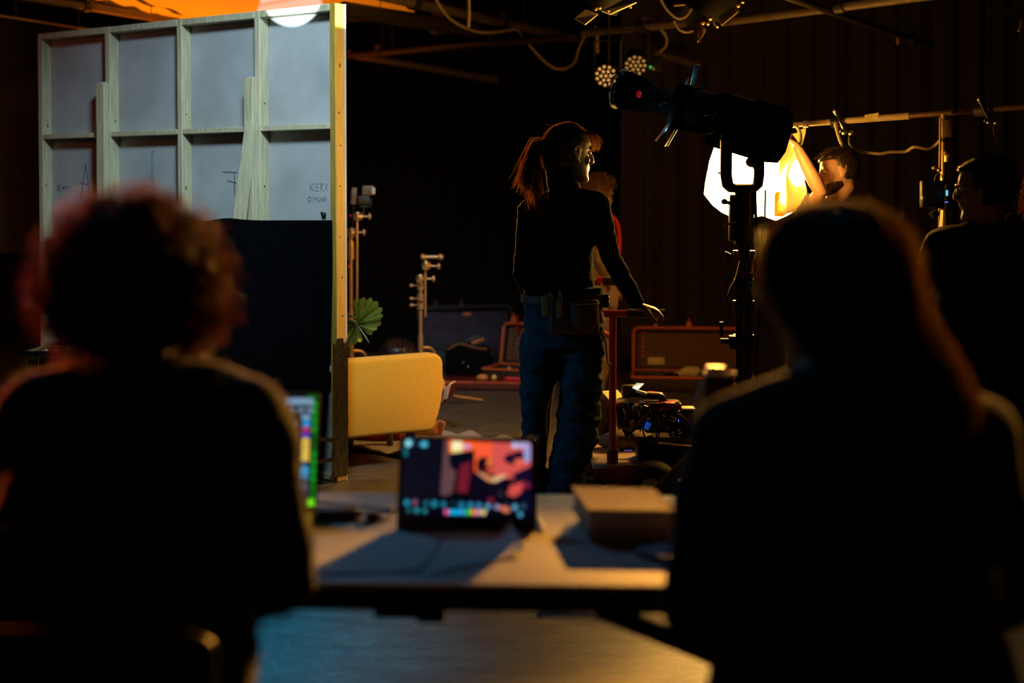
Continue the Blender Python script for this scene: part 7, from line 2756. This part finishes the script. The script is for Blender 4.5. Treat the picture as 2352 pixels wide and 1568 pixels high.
# ------------------------------------------------------------------------------------------------ actor lounging on the rug behind the chair
def actor():
    Y = 8.25
    w = lambda px, py, dy=0.0: at(px, py, Y + dy)
    J = dict(pelvis=V(-.96, 8.30, .12), waist=V(-.93, 8.36, .20), chest=V(-.86, 8.42, .30), neck=V(-.77, 8.44, .345), sh_l=V(-.82, 8.56, .33), sh_r=V(-.76, 8.30, .30), el_l=V(-.62, 8.60, .20), el_r=V(-.58, 8.30, .12),
             wr_l=V(-.52, 8.52, .25), wr_r=V(-.49, 8.36, .24), hip_l=V(-.93, 8.38, .13), hip_r=V(-.90, 8.21, .11), kn_l=V(-.80, 8.66, .30), kn_r=V(-.80, 8.12, .085), an_l=V(-.70, 8.74, .10), an_r=V(-.585, 8.06, .064))
    J['kn_r'] = V(-.88, 8.05, .080)
    J['toe_l'], J['toe_r'] = V(1, .2, 0), V(1, -.15, 0)
    J['hip_r'] = V(-1.14, 8.20, .11)
    J['hip_l'] = V(-1.12, 8.36, .12)
    J['pelvis'] = V(-1.16, 8.30, .13)
    J['waist'] = V(-1.06, 8.36, .20)
    J['chest'] = V(-.94, 8.42, .29)
    H = Head(V(-.675, 8.42, .405), 0, yaw=-90, pitch=-28, k=.98)
    J['head'] = H
    J['hand_l'] = dict(d=V(.6, -.4, .4), pn=V(0, -1, 0), thumb=V(0, 0, 1), curl=(.6, .6, .6, .6))
    J['hand_r'] = dict(d=V(.6, .3, .4), pn=V(0, 1, 0), thumb=V(0, 0, 1), curl=(.6, .6, .6, .6))
    t = thing('person', 'barefoot person in red trousers lying on the rug behind the amber lounge chair', 'person', V(-.9, 8.3, 0))
    mb = shells(J, 'body', -.004)
    head_shapes(mb, H)
    mb.limb([J['neck'] - V(.04, 0, .02), J['neck'], H(0, -.025, -.075), H(0, -.02, -.03)], [.055, .053, .050, .052])
    for s in 'lr':
        hand_shapes(mb, J['wr_' + s], **J['hand_' + s])
    foot_shapes(mb, J['an_l'], J['toe_l'], 0, zf=.025)
    # the near foot rests on its side, sole to the camera, toes up
    a = J['an_r']
    d = V(.95, -.10, .02).normalized()
    sd = V(0, 0, 1)
    rings = []
    for tt, hw_, th in ((-.05, .020, .022), (-.03, .034, .032), (.0, .038, .036), (.06, .036, .030), (.10, .042, .026), (.14, .046, .022), (.16, .044, .018)):
        rings.append(ringp(a + d * tt + V(0, 0, .012), sd, V(-.1, 1, 0).normalized(), hw_, th, 18))
    mb.loft(rings)
    for k in range(5):
        o = a + d * .155 + V(0, 0, .012) + sd * (.034 - .017 * k)
        L = (.046, .044, .040, .036, .030)[k]
        r = (.0125, .0095, .009, .0085, .008)[k]
        mb.limb([o, o + d * L * .55 + V(0, -.004, .004), o + d * L + V(0, -.012, .0)], [r, r, r * .85], 10)
    link_mesh('body', remesh(mb, .006, 3, 'body'), M('warm_skin_actor', (.55, .26, .14), .5, var=.1), t)
    J['hem'] = J['pelvis']
    link_mesh('shirt', remesh(shells(J, 'top', .014, sleeve=.9), .010, 3, 'shirt', (.006, 9, 12)), M('rust_shirt', (.30, .08, .04), .9), t)
    link_mesh('trousers', remesh(shells(J, 'legs', .006, leg_end=.86, leg_r=[.092, .09, .075, .064, .062, .060, .056]), .010, 3, 'trousers', (.008, 9, 12)), M('red_trouser_cloth', (.30, .018, .018), .9, var=.2), t)
    HAIR = hair_mat('black_brown_hair_actor', (.03, .015, .01), (.3, .12, .05), .25)
    link_mesh('hair', remesh(hair_cap(H, .020, -.07), .008, 2, 'hair', (.006, 24, 24)), HAIR, t)
    P = []
    rr = random.Random(61)
    for p, n in scalp_points(H, 500, zmin=-.05, grow=1.15):
        m = 9
        ph = rr.uniform(0, 6)
        P.append(np.array([H(*(p + n * (.03 * i / m) + V(math.cos(ph + i), math.sin(ph + i), math.cos(i + ph)) * .004)) for i in range(m)]))
    link_mesh('hair_curls', strands_mesh('hair_curls', P, .0018, .0009), HAIR, t)
    # the book being read, its page corner showing right of the chair
    b = at(1026, 902, 8.40)
    k = thing('open_book', 'open book with a curling pale page, right of the amber lounge chair', 'book', b)
    for s in (-1, 1):
        MB().sheet(lambda u, v, s=s: b + V(.060 * u * (.6 + .4 * (s > 0)) - .02, s * .09 * u, .030 * u - .02 + .014 * math.sin(u * 2.6)) + V(.02, 0, .085) * (v - .5), 8, 6, .006).build('pages', M('pale_book_page', (.7, .55, .42), .8), k, angle=1.4)
        MB().sheet(lambda u, v, s=s: b + V(.062 * u * (.6 + .4 * (s > 0)) - .02, s * .092 * u, .030 * u - .025 + .014 * math.sin(u * 2.6) - .006) + V(.021, 0, .09) * (v - .5), 8, 6, .003).build('cover', M('dark_red_book_cover', (.08, .012, .012), .5), k, angle=1.4)


actor()
